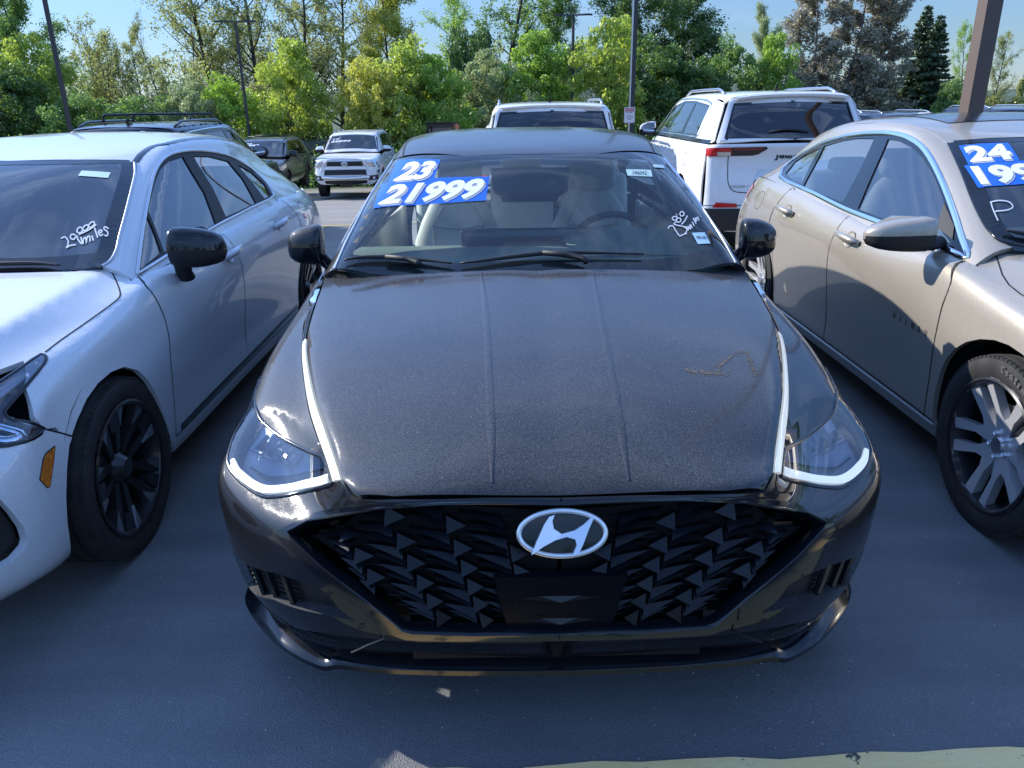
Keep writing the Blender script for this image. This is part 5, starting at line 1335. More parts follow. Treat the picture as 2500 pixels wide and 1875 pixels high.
    for s, L_ in both(sill): panel(B, [L_], (s, 0, 0), .04, 'sill', cfg.get('sill_paint', P), R, thick=.02)
    # bumper
    cfgb = cfg.get('bumper')
    if cfgb:
        holes = [[TB(h) for h in cfgb['holes']]][0]
        hlp = TB(cfgb['headlight']); mk = TB(cfgb['marker'])
        seam = TB(cfgb['seam']); bot = TB(cfgb['bottom'])
        ol = [V(0, .012, .735), V(.30, .035, .735), V(.52, .13, .735), V(.66, .27, .735)] + [V(.80, .50, .745)] + seam[::1] + list(arc[:cfg.get('arc_i', 4) + 1][::-1]) + bot + [V(.60, .20, .205), V(.3, .12, .205), V(0, .09, .205)]
        for s in (sv, -sv):
            m_ = lambda L__: [((s * sv) * q[0], q[1], q[2]) for q in L__]
            panel(B, [m_(ol)] + [m_(h) for h in holes] + [m_(hlp), m_(mk)], (s * .62, -.78, .12), .022, 'front_bumper', P, R, thick=.03)
            for h in holes:
                panel(B, [m_(h)], (s * .62, -.78, .12), .03, 'intake_mesh', M_PBLACK, R, thick=0, off=-.045)
                mb = MB()
                q0 = m_(h); xs = [q[0] for q in q0]; zs_ = [q[2] for q in q0]
                for k in range(5):
                    z = min(zs_) + (max(zs_) - min(zs_)) * (k + .8) / 6; pts = []
                    for j in range(9):
                        xx = min(xs) + (max(xs) - min(xs)) * j / 8
                        hh, n = B.drop((xx, .3, z + (.010 if j % 2 else 0)), (s * .62, -.78, .12)); pts.append(hh - n * .03)
                    mb.tube(pts, .003, 4)
                mb.build('intake_bar', M_PBLACK, R)
            E = empty('headlight', (0, 0, 0)); E.parent = R
            dh = (s * .7, -.65, .3)
            panel(B, [m_(hlp)], dh, .02, 'lens', M_LENS, E, thick=0, off=.001)
            panel(B, [m_(hlp)], dh, .03, 'lamp_bowl', M_GBLACK, E, thick=0, off=-.03)
            for ln, wd, mt in cfgb['lamp_lines']:
                ribbon(B, m_(TB(ln)), wd, 'light_bar', mt, E, off=-.014, thick=.004)
            ribbon(B, m_([*hlp, hlp[0]]), .010, 'lens_seal', M_GBLACK, E, off=.0, thick=.003, nsm=2)
            panel(B, [m_(mk)], dh, .02, 'side_marker', M_AMBER, R, thick=.01, off=.003)
            ribbon(B, m_([*mk, mk[0]]), .005, 'marker_seal', M_GBLACK, R, off=.0, thick=.003, nsm=1)
    else:
        ol = [V(0, .012, .735), V(.30, .035, .735), V(.52, .13, .735), V(.66, .27, .735), V(.80, .50, .745), V(.87, .56, .66), V(.9, .60, .5), V(.9, .58, .25), V(.6, .2, .205), V(0, .09, .205)]
        for s, L_ in both(ol): panel(B, [L_], (s * .6, -.8, .1), .05, 'front_bumper', P, R, thick=.02)
    panel(B, [[(-.76, 4.6, .93), (.76, 4.6, .93), (.80, 4.6, .26), (-.80, 4.6, .26)]], (0, 1, 0), .08, 'rear_bumper', P, R)
    panel(B, [[(-.66, 4.2, 1.0), (.66, 4.2, 1.0), (.66, 4.70, 1.0), (-.66, 4.70, 1.0)]], (0, .2, 1), .07, 'boot_lid', P, R)
    # ---- greenhouse
    wl = TG(cfg['ws_edge'])                      # from the base up to the header
    cx = lambda q, t: Vector((q.x * (1 - t), q.y, q.z))
    head = [V(.30, wl[-1].y - .045, wl[-1].z), Vector((0, wl[-1].y - .065, wl[-1].z + .004))]
    wsl = [V(0, 1.35, .975), V(.35, 1.37, .975)] + list(wl) + head
    full = wsl + [Vector((-q.x, q.y, q.z)) for q in wsl[::-1]][1:-1]
    panel(G, [S_(full)], (0, -.7, .7), .045, 'windscreen', cfg['ws_mat'], R, thick=.006)
    for s, L_ in both([cx(q, .05) for q in wl]): ribbon(G, L_, .065, 'windscreen_border', M_GBLACK, R, off=.001)
    for s, L_ in both(wl): ribbon(G, L_, .010, 'windscreen_trim', cfg['ws_trim'], R, off=.0, thick=.006)
    hh = [Vector((q.x, q.y - .015, q.z)) for q in head]
    ribbon(G, [tuple(q) for q in [cx(wl[-1], .04)] + hh + [Vector((-q.x, q.y, q.z)) for q in hh[::-1]][1:] + [Vector((-wl[-1].x * .96, wl[-1].y, wl[-1].z))]], .045, 'windscreen_border', M_GBLACK, R, off=.001, d=(0, -.7, .7))
    ribbon(G, [(-.66, 1.47, 1.0), (-.35, 1.42, 1.0), (0, 1.40, 1.0), (.35, 1.42, 1.0), (.66, 1.47, 1.0)], .09, 'windscreen_border', M_GBLACK, R, off=.001, d=(0, -.7, .7))
    zs_ = cfg['net']['zs']; V0 = V; V = lambda x, y, z: V0(x, y, .9 + (z - .9) * zs_ if z > 1.07 else z)
    rl = TG(cfg['rail'])
    rf = [head[1] + Vector((0, .006, 0)), head[0] + Vector((0, .006, 0)), wl[-1] + Vector((0, .006, 0))] + list(rl) + [V(.58, 3.3, 1.38), V(.56, 3.75, 1.31), V(.53, 4.02, 1.25), V(0, 4.04, 1.31)]
    rff = rf + [Vector((-q.x, q.y, q.z)) for q in rf[::-1]][1:-1]
    panel(G, [S_(rff)], (0, 0, 1), .045, 'roof', P, R, thick=.015)
    rails = list(rl) + [V(.585, 3.3, 1.385), V(.565, 3.75, 1.315), V(.54, 4.02, 1.25)]
    for s, L_ in both([wl[-1] + Vector((0, .01, 0))] + rails): ribbon(G, L_, cfg.get('mould_w', .012), 'roof_moulding', cfg['mould'], R, off=-.001, thick=.003)
    dlo = TG(cfg['dlo']); wins = [TG(q) for q in cfg['windows']]
    outer = list(wl) + rails + [V(.66, 4.40, 1.06), V(.71, 4.46, b[4] - .045), V(.80, 3.95, b[4] - .035), V(.85, 3.35, b[3] - .03), V(.855, 2.8, b[2] - .03), V(.857, 2.3, b[1] - .01), V(.84, 1.75, b[1] - .02), V(.82, 1.42, b[0] - .02), V(.76, 1.43, .935)]
    for s in (sv, -sv):
        m_ = lambda L__: [((s * sv) * q[0], q[1], q[2]) for q in L__]
        panel(G, [m_(outer), m_(dlo)], (s * .9, -.25, .4), .028, 'pillar_frame', P, R, thick=.02)
        hs = [m_(w_) for w_ in wins]
        panel(G, [m_(dlo)] + hs, (s * .95, 0, .35), .03, 'window_surround', cfg.get('surround', M_GBLACK), R, thick=.012, off=-.002)
        for w_ in hs: panel(G, [w_], (s * .95, 0, .35), .06, 'side_window', cfg['side_glass'], R, thick=0, off=-.008)
        ribbon(G, m_(dlo + [dlo[0]]), cfg['dlo_w'], 'window_trim', cfg['dlo_trim'], R, off=.0, thick=.007, nsm=3)
    panel(G, [[(-.48, 4.06, 1.27), (.48, 4.06, 1.27), (.56, 4.48, 1.06), (-.56, 4.48, 1.06)]], (0, .5, .8), .08, 'rear_window', M_SGL, R, thick=0, off=.002)
    panel(G, [[(-.545, 4.03, 1.25), (.545, 4.03, 1.25), (.62, 4.20, 1.16), (.70, 4.46, 1.03), (-.70, 4.46, 1.03), (-.62, 4.20, 1.16)], [(-.48, 4.06, 1.27), (.48, 4.06, 1.27), (.56, 4.48, 1.06), (-.56, 4.48, 1.06)]], (0, .5, .8), .05, 'rear_frame', P, R, thick=0, off=-.003)
    for L0 in (hood, dfl + [V(.89, dfl[-1].y, door_bot)], [V(.87, yb - .037, (b[1] + b[2]) / 2), V(.9, yb - .006, .8), V(.9, yb + .002, .6), V(.89, yb - .017, door_bot)], [V(.86, yr - .116, b[3] - .005), V(.89, yr - .016, .88), V(.9, yr + .004, .78), V(.9, ra - .336, .60)], [V(.89, arc[-1].y + .01, door_bot - .003), V(.89, ra - .392, door_bot - .003)]):
        for s, L_ in both(L0): ribbon(B, L_, .0055, 'shut_line', M_DARK, R, off=.0008, nsm=3)
    if cfgb:
        for s, L_ in both(seam): ribbon(B, L_, .0055, 'shut_line', M_DARK, R, off=.0008, nsm=2)
    # handles
    for yh, zh in cfg['handles']:
        for s in (sv, -sv):
            c, n = B.drop((s * .93, yh, zh), (s, 0, .1)); t = Vector((0, 1, .04)).normalized()
            e = empty('door_handle', c); e.parent = R
            MB().tube([n * .004 - t * .12, n * .036 - t * .085, n * .044, n * .036 + t * .085, n * .004 + t * .11], [.014, .018, .019, .018, .014], 10, flat=1.0).build('grip', cfg.get('handle_mat', P), e, smooth=True)
            MB().lathe([(0, 0), (-.004, .030), (.0015, .040), (.002, .042)], 24).build('handle_cup', M_DARK if s != sv else cfg['cup'], e, smooth=True, xf=Matrix.Translation(n * .001) @ n.to_track_quat('X', 'Z').to_matrix().to_4x4() @ Matrix.Scale(1.2, 4, (0, 1, 0)))
    # wheels and hidden structure
    for s in (sv, -sv):
        for y in (cfg['fwh'], cfg['rwh']):
            make_wheel(R, (s * (.925 - .1175 - cfg.get('inset', .018)), y, cfg['wr']), R=cfg['wr'], rim=cfg['rim'], side=s, style=cfg['style'] if s == sv else 'seven', mat_face=cfg.get('wface') if s == sv else None, mat_dark=cfg.get('wdark'), rot=cfg['wrot'] if y == cfg['fwh'] else cfg['wrot'] + .4)
    for y in (cfg['fw'], cfg['rw']):
        for s in (1, -1):
            mb = MB(); K = 16; Vv = []
            for k in range(K + 1):
                a = math.pi * 1.08 * k / K - .04 * math.pi
                for x in (s * .62, s * .885): Vv.append((x, y + .395 * math.cos(a), .345 + .395 * math.sin(a)))
            mb.add(Vv, [(2 * k, 2 * k + 1, 2 * k + 3, 2 * k + 2) for k in range(K)]); mb.build('wheel_arch_liner', M_DARK, R)
    MB().prism([(.40, .22), (4.6, .24), (4.6, .8), (.8, .66), (.40, .60)], 'x', -.62, .62).build('underbody', M_DARK, R)
    MB().box((0, 2.40, .42), (1.66, 1.75, .40)).build('floor_pan', M_DARK, R)
    MB().prism([(.5, .62), (1.42, .62), (1.42, .92), (1.0, .88), (.6, .78)], 'x', -.60, .60).build('engine_bay', M_DARK, R)
    I = empty('cabin', (0, 0, 0)); I.parent = R
    MB().prism([(1.48, .90), (1.56, .955), (1.85, .99), (2.05, .98), (2.15, .90), (2.15, .60), (1.48, .60)], 'x', -.74, .74).build('dashboard', cfg.get('dash', M_DASH), I, auto=40)
    for x in (-.37, .37): seat(I, (x, 2.76, .50), cfg['seat'], hd=(.25, .10, .16))
    for x in (-.33, .33):
        MB().rbox((x, 3.70, .82), (.62, .16, .60), .05, m=Matrix.Rotation(-.35, 3, 'X')).build('rear_seat_back', cfg['seat'], I, auto=60)
        MB().rbox((x, 3.84, 1.13), (.26, .09, .12), .04).build('rear_headrest', cfg['seat'], I, auto=60)
    MB().box((0, 4.25, .96), (1.2, .6, .03)).build('parcel_shelf', M_SEATD, I)
    MB().box((0, 3.0, .36), (1.5, 2.6, .06)).build('cabin_floor', M_SEATD, I)
    steering(I, (.37, 2.16, .95), .45)
    return R, B, G, M
def cfg_pts(L_, TB, V):
    if not L_: return []
    return [TB.base.bvh.find_nearest(V(*q))[0] for q in L_]

Z1 = lambda L_: [(.3617 * a, 300 + .3617 * b) for a, b in L_]
Z3 = lambda L_: [(.5423 * a, 600 + .5423 * b) for a, b in L_]
Z8 = lambda L_: [(1750 + .33906 * a, 220 + .33906 * b) for a, b in L_]
Z7 = lambda L_: [(1750 + .5427 * a, 500 + .5427 * b) for a, b in L_]
# (the outlines of the pale car are given in the coordinates of one enlargement, the mirror image in the other)
def m13(L_):           # convert Z3 coordinates to Z1 ones
    return [((.5423 * a) / .3617, (600 + .5423 * b - 300) / .3617) for a, b in L_]
cfgK = dict(loc=(-2.39, .176, 0), sv=1, paint=M_SILVERBLUE, zoom_body=Z1, zoom_glass=Z1,
    label='pale silver sedan on the left with black mirrors and 29000 miles written on its windscreen',
    net=dict(zs=1.0, belt=(.945, .965, 1.0, 1.02, 1.02)), creases={1: .3, 3: .5},
    door_front=[(925, 1032), (985, 1100), (1045, 1175), (1105, 1300), (1140, 1440), (1152, 1600)],
    hood_line=[(690, 968), (750, 1005), (785, 1070), (812, 1150), (790, 1195), (600, 1335), (420, 1460), (305, 1548)],
    fender_front=[(.74, .74, .80), (.80, .62, .76), (.845, .56, .70), (.872, .565, .66), (.885, .62, .645)],
    arch=m13([(332, 1410), (304, 1250), (298, 1130), (302, 1000), (312, 900), (328, 840), (345, 790), (390, 690), (440, 620), (500, 568), (560, 545), (620, 560), (670, 610), (710, 680), (738, 760), (765, 850), (785, 960)]),
    arc_i=4, fw=.94, rw=3.80, fwh=.965, rwh=3.815, yb=2.36, yr=3.60, wr=.336, rim=.247, style='k5', wface=M_SATIN, wdark=M_ALLOYD, wrot=.25,
    bumper=dict(holes=[m13([(0, 1140), (60, 1205), (108, 1270), (126, 1325), (118, 1355), (60, 1420), (0, 1455), (-150, 1520), (-420, 1560), (-420, 1080), (-150, 1060)])],
        headlight=m13([(-260, 800), (-100, 680), (0, 612), (100, 545), (185, 487), (206, 500), (200, 530), (110, 640), (30, 730), (20, 758), (60, 785), (200, 822), (150, 868), (70, 893), (0, 905), (-150, 905), (-260, 880)]),
        marker=m13([(245, 903), (238, 975), (222, 1085), (212, 1088), (178, 1052), (192, 965), (205, 935)]),
        seam=m13([(200, 824), (262, 840), (326, 858)]), bottom=m13([(250, 1470), (130, 1560), (0, 1640)]),
        lamp_lines=[(m13([(-200, 830), (-60, 850), (30, 868), (110, 846), (20, 815), (-80, 790)]), .018, M_STRIPC), (m13([(-60, 700), (40, 622), (170, 520)]), .03, M_LAMPIN)]),
    ws_edge=[(690, 968), (745, 930), (785, 860), (805, 770), (845, 620), (885, 460), (912, 340), (908, 270)], rail=[(960, 205), (1040, 155), (1150, 133)],
    dlo=[(925, 1027), (945, 850), (968, 690), (998, 520), (1035, 360), (1080, 268), (1150, 212), (1260, 188), (1400, 190), (1560, 228), (1690, 305), (1790, 400), (1850, 492), (1700, 572), (1512, 668), (1300, 788), (1118, 903)],
    windows=[[(992, 620), (1040, 720), (1092, 868), (948, 985), (962, 800), (975, 690)],
             [(1240, 228), (1150, 252), (1085, 310), (1045, 410), (1018, 520), (1003, 592), (1112, 868), (1300, 772), (1462, 676), (1385, 470)],
             [(1308, 224), (1420, 226), (1545, 258), (1640, 372), (1732, 538), (1620, 590), (1528, 632), (1440, 440)],
             [(1600, 275), (1700, 330), (1790, 415), (1828, 488), (1788, 508), (1705, 400)]],
    ws_mat=M_WSK, ws_trim=M_SATIN, mould=M_GBLACK, mould_w=.03, side_glass=M_SG, dlo_w=.014, dlo_trim=M_SATIN, surround=M_PBLACK,
    handles=((2.235, .885), (3.14, .90)), cup=M_SILVERBLUE, seat=M_SEATD)
CAR_PALE, BK, GK, MK = build_side_sedan(cfgK)
def pale_extras():
    R, B, G, M = CAR_PALE, BK, GK, MK
    # the mirror head: black, on a short foot
    c = B.drop((.90, 1.66, .92), (1, 0, .3))[0]
    e = mirror_head(R, (.900, 1.60, 1.040), .215, .17, .15, 1, M_GBLACK, foot=(.02, .06, -.15), lower=M_PBLACK)
    q = lambda L_: Z1(L_)
    strokes(G, M, [q(l) for l in ([(415, 785), (440, 775), (462, 800), (460, 830), (450, 848), (478, 832), (515, 828)], [(512, 762), (485, 758), (478, 780), (500, 792), (520, 768), (528, 790), (552, 822)],
        [(532, 712), (522, 738), (545, 748), (560, 728), (548, 710), (532, 712)], [(572, 700), (562, 722), (580, 732), (600, 708), (590, 694), (572, 700)], [(612, 680), (600, 700), (612, 712), (640, 690), (632, 672), (612, 680)], [(535, 758), (600, 728), (652, 692)],
        [(548, 775), (562, 824), (566, 790), (582, 780), (586, 816), (590, 780), (606, 770), (612, 806)], [(622, 766), (634, 800)], [(640, 712), (662, 780)], [(668, 752), (690, 740), (682, 728), (666, 742), (680, 766), (700, 756)], [(735, 720), (712, 706), (704, 722), (728, 742), (724, 768), (706, 762)])], 3.4, 'window_writing', M_CHALK, R)
    Q = [G.trace(*p, M) for p in q([(528, 360), (730, 376), (748, 338), (552, 326)])]
    panel(G, [[tuple(x) for x in Q]], (0, -.7, .7), .04, 'stock_tag', M_PALETAG, R, thick=0, off=.003)
    # shark-fin stub on the roof
    p, n = G.drop((.02, 3.5, 1.4), (0, 0, 1)); MB().lathe([(0, .03), (.012, .026), (.02, .012), (.021, 0)], 16, axis='z', c=p).build('roof_antenna', M_SILVERBLUE, R, smooth=True)
    # dark strip above the sill and shut line of the filler flap
    for s in (1, -1):
        ribbon(B, [(s * .89, y, z) for y, z in ((1.42, .300), (1.9, .305), (2.6, .31), (3.36, .33))], .026, 'sill_strip', M_GBLACK, R, off=.001, d=(s, 0, 0), thick=.002)
        ribbon(B, [(s * .90, 3.8 + .085 * math.cos(a), .90 + .06 * math.sin(a)) for a in np.linspace(0, 6.283, 14)], .004, 'filler_flap_line', M_DARK, R, off=.0005, d=(s, 0, .2))
        L_ = B.drop((s * .78, 4.60, .86), (s * .6, .8, 0))[0]
        panel(B, [[(s * .70, 4.7, .80), (s * .84, 4.45, .83), (s * .82, 4.30, .92), (s * .72, 4.5, .93), (s * .6, 4.7, .90)]], (s * .6, .8, .1), .04, 'tail_light', M_REDD, R, thick=0, off=.003)
    wiper(G, M, Z1([(-200, 985), (0, 975), (260, 972), (420, 985)]), R)
pale_extras()
cfgM = dict(loc=(2.577, .21, 0), sv=-1, paint=M_TAN, zoom_body=Z8, zoom_glass=Z8,
    label='tan sedan on the right with chrome window trim, silver wheels and a 24 price sticker',
    net=dict(zs=1.068, belt=(.945, .965, 1.0, 1.045, 1.06), shoulder=.0), creases={1: .25},
    door_front=[((1750 + .5427 * a - 1750) / .33906, (500 + .5427 * b - 220) / .33906) for a, b in [(1128, 240), (1052, 350), (1015, 450), (990, 555), (965, 700), (930, 950)]],
    fw=.985, rw=3.80, fwh=.985, rwh=3.815, yb=2.57, yr=3.56, wr=.342, rim=.252, style='malibu', wrot=.1, wdark=M_ALLOYD, wface=M_ALLOY, arc_i=3,
    fender_front=[(.66, .32, .76), (.80, .56, .748), (.86, .60, .66), (.9, .62, .50), (.9, .60, .30)],
    ws_edge=[(2212, 1125), (2060, 1095), (1965, 1020), (1900, 920), (1830, 770), (1765, 600), (1700, 455), (1668, 386)], rail=[(1560, 310), (1400, 262), (1250, 247)],
    dlo=[(455, 622), (480, 560), (560, 490), (720, 402), (850, 352), (1000, 320), (1190, 306), (1300, 318), (1400, 350), (1500, 432), (1600, 605), (1700, 855), (1765, 1060), (1805, 1205), (1680, 1158), (1400, 1038), (1100, 925), (920, 855), (700, 745), (600, 700), (500, 655)],
    windows=[[(1228, 352), (1300, 362), (1390, 402), (1480, 485), (1560, 615), (1640, 805), (1590, 975), (1680, 1100), (1400, 1000), (1150, 905), (1012, 852)],
             [(768, 402), (900, 362), (1000, 347), (1130, 346), (1020, 590), (905, 805), (760, 750), (620, 690)],
             [(492, 598), (560, 512), (640, 460), (742, 414), (680, 520), (608, 675), (545, 648)]],
    ws_mat=M_WSK, ws_trim=M_GBLACK, mould=M_TAN, mould_w=.008, side_glass=M_SGL, dlo_w=.024, dlo_trim=M_CHROME, surround=M_GBLACK,
    handles=((2.36, .885), (3.30, .905)), cup=M_TAN, seat=M_SEATT)
CAR_TAN, BM, GM, MM = build_side_sedan(cfgM)
def tan_extras():
    R, B, G, M = CAR_TAN, BM, GM, MM
    mirror_head(R, (-.885, 1.64, 1.040), .27, .15, .15, -1, M_TAN, foot=(.06, .02, -.05), lower=M_PBLACK, flat_top=.30, boxy=.5)
    mirror_head(R, (.885, 1.64, 1.040), .25, .15, .15, 1, M_TAN, foot=(-.06, .02, -.05), lower=M_PBLACK, flat_top=.25)
    Q = [G.trace(*p, M) for p in Z8([(1640, 815), (1585, 985), (1700, 1075), (1712, 985)])]
    panel(G, [[tuple(x) for x in Q]], (-1, 0, .3), .03, 'mirror_sail', M_PBLACK, R, thick=.004, off=.004)
    for quad, s, u0, u1 in (([(1810, 540), (2180, 512), (2095, 383), (1740, 405)], '24', .06, .92), ([(1880, 708), (2700, 640), (2600, 500), (1778, 548)], '19999', .04, .97)):
        Q = [G.trace(*p, M) for p in Z8(quad)]
        panel(G, [[tuple(x) for x in Q]], (0, -.7, .7), .04, 'price_sticker', M_BLUE, R, thick=0, off=.0035)
        text_on(G, M, Z8(quad), s, 'sticker_shade', M_GREYST, R, off=.0052, bold=.045, u0=u0, u1=u1, v0=.08, v1=.93, shift=(5, 3))
        text_on(G, M, Z8(quad), s, 'sticker_digits', M_WHITEST, R, off=.0068, bold=.045, u0=u0, u1=u1, v0=.08, v1=.93)
    strokes(G, M, [Z8(l) for l in ([(1970, 808), (1985, 860), (2022, 945)], [(1965, 812), (2030, 800), (2100, 810), (2128, 845), (2090, 868), (2000, 878)])], 3.2, 'window_writing', M_CHALK, R)
    # model name on the door
    a, b = B.trace(*Z7([(800, 497)])[0], M), B.trace(*Z7([(940, 577)])[0], M)
    for i, ch in enumerate('MALIBU'):
        p = a.lerp(b, i / 5); h, n = B.drop(p, (-1, 0, 0))
        text_flat(ch, 'door_letter', M_SATIN, R, h + n * .003 - Vector((0, -.009, .012)), Vector((0, -1, 0)) - n * (-n.y if 0 else 0), (0, 0, 1), .020, .026, bold=.02)
    for s in (1, -1):
        ribbon(B, [(s * .89, y, .262) for y in (1.36, 1.8, 2.6, 3.36)], .012, 'sill_trim', M_SATIN, R, off=.002, d=(s, 0, 0), thick=.003)
        ribbon(B, [(s * .90, 3.92 + .09 * math.cos(a_), .90 + .065 * math.sin(a_)) for a_ in np.linspace(0, 6.283, 14)], .004, 'filler_flap_line', M_DARK, R, off=.0005, d=(s, 0, .2))
        panel(B, [[(s * .60, 4.7, .83), (s * .84, 4.40, .85), (s * .80, 4.28, .95), (s * .70, 4.5, .97), (s * .55, 4.7, .96)]], (s * .6, .8, .1), .04, 'tail_light', M_RED, R, thick=0, off=.006)
    p, n = G.drop((.0, 3.55, 1.4), (0, 0, 1))
    MB().rbox(p + Vector((0, 0, .01)), (.05, .16, .06), .025).build('roof_antenna', M_TAN, R, smooth=True)
    # smoked glass roof panel ahead of the antenna
    panel(G, [[(-.42, 2.50, 1.5), (.42, 2.50, 1.5), (.42, 3.30, 1.5), (-.42, 3.30, 1.5)]], (0, 0, 1), .06, 'roof_window', M_PRIV if False else M_GBLACK, R, thick=0, off=.003)
    wiper(G, M, Z8([(2070, 1035), (2150, 1050), (2260, 1075), (2420, 1110)]), R)
tan_extras()
def tan_front():
    B, R = BM, CAR_TAN
    for sg in (1, -1):
        d = (sg * .6, -.8, .2)
        L_ = [(sg * .46, .1, .70), (sg * .62, .22, .715), (sg * .80, .52, .725), (sg * .87, .66, .70), (sg * .84, .48, .64), (sg * .66, .2, .61), (sg * .46, .1, .63)]
        panel(B, [L_], d, .03, 'headlight', M_SILVREF, R, thick=.01, off=.004); ribbon(B, [*L_, L_[0]], .014, 'headlight_seal', M_GBLACK, R, off=.002, nsm=1, d=d)
    panel(B, [[(-.42, 0, .70), (.42, 0, .70), (.46, 0, .60), (-.46, 0, .60)]], (0, -1, .1), .04, 'upper_grille', M_PBLACK, R, thick=.01, off=.004)
    panel(B, [[(-.50, 0, .55), (.50, 0, .55), (.60, 0, .32), (-.60, 0, .32)]], (0, -1, .1), .04, 'lower_grille', M_PBLACK, R, thick=.01, off=.004)
tan_front()
def tyre_text():
    r = .293; x = -.925 + .018 - .006
    for i, ch in enumerate('Continental'):
        a = .02 + i * .088
        text_flat(ch, 'tyre_letter', M_TYRETXT, CAR_TAN, (x, .985 - r * math.sin(a), .342 + r * math.cos(a)), (0, -math.cos(a), -math.sin(a)), (0, -math.sin(a), math.cos(a)), .009 if ch in 'il' else .017, .026 if ch in 'Clt' else .018, bold=.02)
tyre_text()
# ================================================================ trees
def leafmat(name, c1, c2, tr=.35):
    m = bpy.data.materials.new(name); m.use_nodes = True; nt = m.node_tree; nt.nodes.clear()
    o = N(m, 'ShaderNodeOutputMaterial'); d = N(m, 'ShaderNodeBsdfDiffuse'); t = N(m, 'ShaderNodeBsdfTranslucent'); g = N(m, 'ShaderNodeBsdfGlossy'); g.inputs['Roughness'].default_value = .45
    gi = N(m, 'ShaderNodeNewGeometry'); r = N(m, 'ShaderNodeValToRGB'); r.color_ramp.elements[0].color = (*c1, 1); r.color_ramp.elements[1].color = (*c2, 1)
    Lk(m, gi.outputs['Random Per Island'], r.inputs[0]); Lk(m, r.outputs[0], d.inputs[0])
    h = N(m, 'ShaderNodeHueSaturation'); h.inputs['Value'].default_value = 1.5; h.inputs['Saturation'].default_value = 1.1; Lk(m, r.outputs[0], h.inputs['Color']); Lk(m, h.outputs[0], t.inputs[0])
    a = N(m, 'ShaderNodeMixShader'); a.inputs[0].default_value = tr; Lk(m, d.outputs[0], a.inputs[1]); Lk(m, t.outputs[0], a.inputs[2])
    b = N(m, 'ShaderNodeMixShader'); b.inputs[0].default_value = .05; Lk(m, a.outputs[0], b.inputs[1]); Lk(m, g.outputs[0], b.inputs[2]); Lk(m, b.outputs[0], o.inputs[0]); return m
ML = dict(
    yellow=leafmat('yellow_green_leaves', (0.236, 0.319, 0.059), (0.519, 0.590, 0.130), .45),
    gold=leafmat('golden_leaves', (0.354, 0.366, 0.071), (0.590, 0.590, 0.142), .45),
    bright=leafmat('fresh_green_leaves', (0.159, 0.282, 0.053), (0.424, 0.564, 0.106), .45),
    mid=leafmat('green_leaves', (0.106, 0.194, 0.053), (0.264, 0.388, 0.106), .4),
    dark=leafmat('dark_green_leaves', (.06, .12, .035), (.17, .27, .07), .38),
    pale=leafmat('pale_leaves', (.24, .30, .14), (.42, .48, .24), .4),
    olive=leafmat('olive_leaves', (0.194, 0.229, 0.079), (0.459, 0.477, 0.176), .4),
    needle=leafmat('spruce_needles', (0.039, 0.079, 0.039), (0.133, 0.186, 0.088), .1),
    brown=leafmat('grey_brown_needles', (.22, .20, .13), (.46, .42, .31), .25))
M_BARK = mat('bark', (.06, .048, .04), .9); noise_col(M_BARK, (.04, .033, .028), (.10, .085, .07), 6, 5)
M_BARKG = mat('grey_bark', (.2, .19, .17), .9); noise_col(M_BARKG, (.12, .11, .10), (.30, .28, .25), 6, 5)
def fastmesh(name, V, F4, m):
    me = bpy.data.meshes.new(name); nv = len(V); nf = len(F4)
    me.vertices.add(nv); me.vertices.foreach_set('co', np.asarray(V, np.float32).ravel())
    k = F4.shape[1]; me.loops.add(nf * k); me.loops.foreach_set('vertex_index', F4.ravel().astype(np.int32))
    me.polygons.add(nf); me.polygons.foreach_set('loop_start', np.arange(0, nf * k, k, dtype=np.int32)); me.polygons.foreach_set('loop_total', np.full(nf, k, np.int32))
    me.update(calc_edges=True); me.materials.append(m); return me
def leaves_mesh(C, size, rng, name, m, flat=.0, elong=1.5):
    n = len(C); a = rng.normal(size=(n, 3)); a[:, 2] *= (1 - flat); a /= np.linalg.norm(a, axis=1)[:, None] + 1e-9
    b = rng.normal(size=(n, 3)); b -= a * (a * b).sum(1)[:, None]; b /= np.linalg.norm(b, axis=1)[:, None] + 1e-9
    s = size * rng.uniform(.55, 1.35, n)[:, None]; e = a * s * elong / 2; f = b * s / 2
    V = np.stack([C - e, C - f * .9 + e * .1, C + e, C + f * .9 + e * .1], 1).reshape(-1, 3)
    F = np.arange(4 * n).reshape(n, 4); return fastmesh(name, V, F, m)
def tubes_mesh(segs, name, m, sides=5):
    V = []; F = []
    for P, R in segs:
        P = np.array(P); t = np.gradient(P, axis=0); t /= np.linalg.norm(t, axis=1)[:, None] + 1e-9
        u = np.cross(t, [0.3, .9, .1]); u /= np.linalg.norm(u, axis=1)[:, None] + 1e-9; v = np.cross(t, u); n0 = len(V) * 0 + sum(len(x) for x in V)
        ang = np.arange(sides) * 2 * np.pi / sides
        ring = P[:, None] + (u[:, None] * np.cos(ang)[None, :, None] + v[:, None] * np.sin(ang)[None, :, None]) * np.array(R)[:, None, None]
        V.append(ring.reshape(-1, 3)); k = len(P)
        i, j = np.meshgrid(np.arange(k - 1), np.arange(sides), indexing='ij')
        F.append(np.stack([n0 + i * sides + j, n0 + i * sides + (j + 1) % sides, n0 + (i + 1) * sides + (j + 1) % sides, n0 + (i + 1) * sides + j], -1).reshape(-1, 4))
    me = fastmesh(name, np.concatenate(V), np.concatenate(F), m); me.polygons.foreach_set('use_smooth', [True] * len(me.polygons)); return me
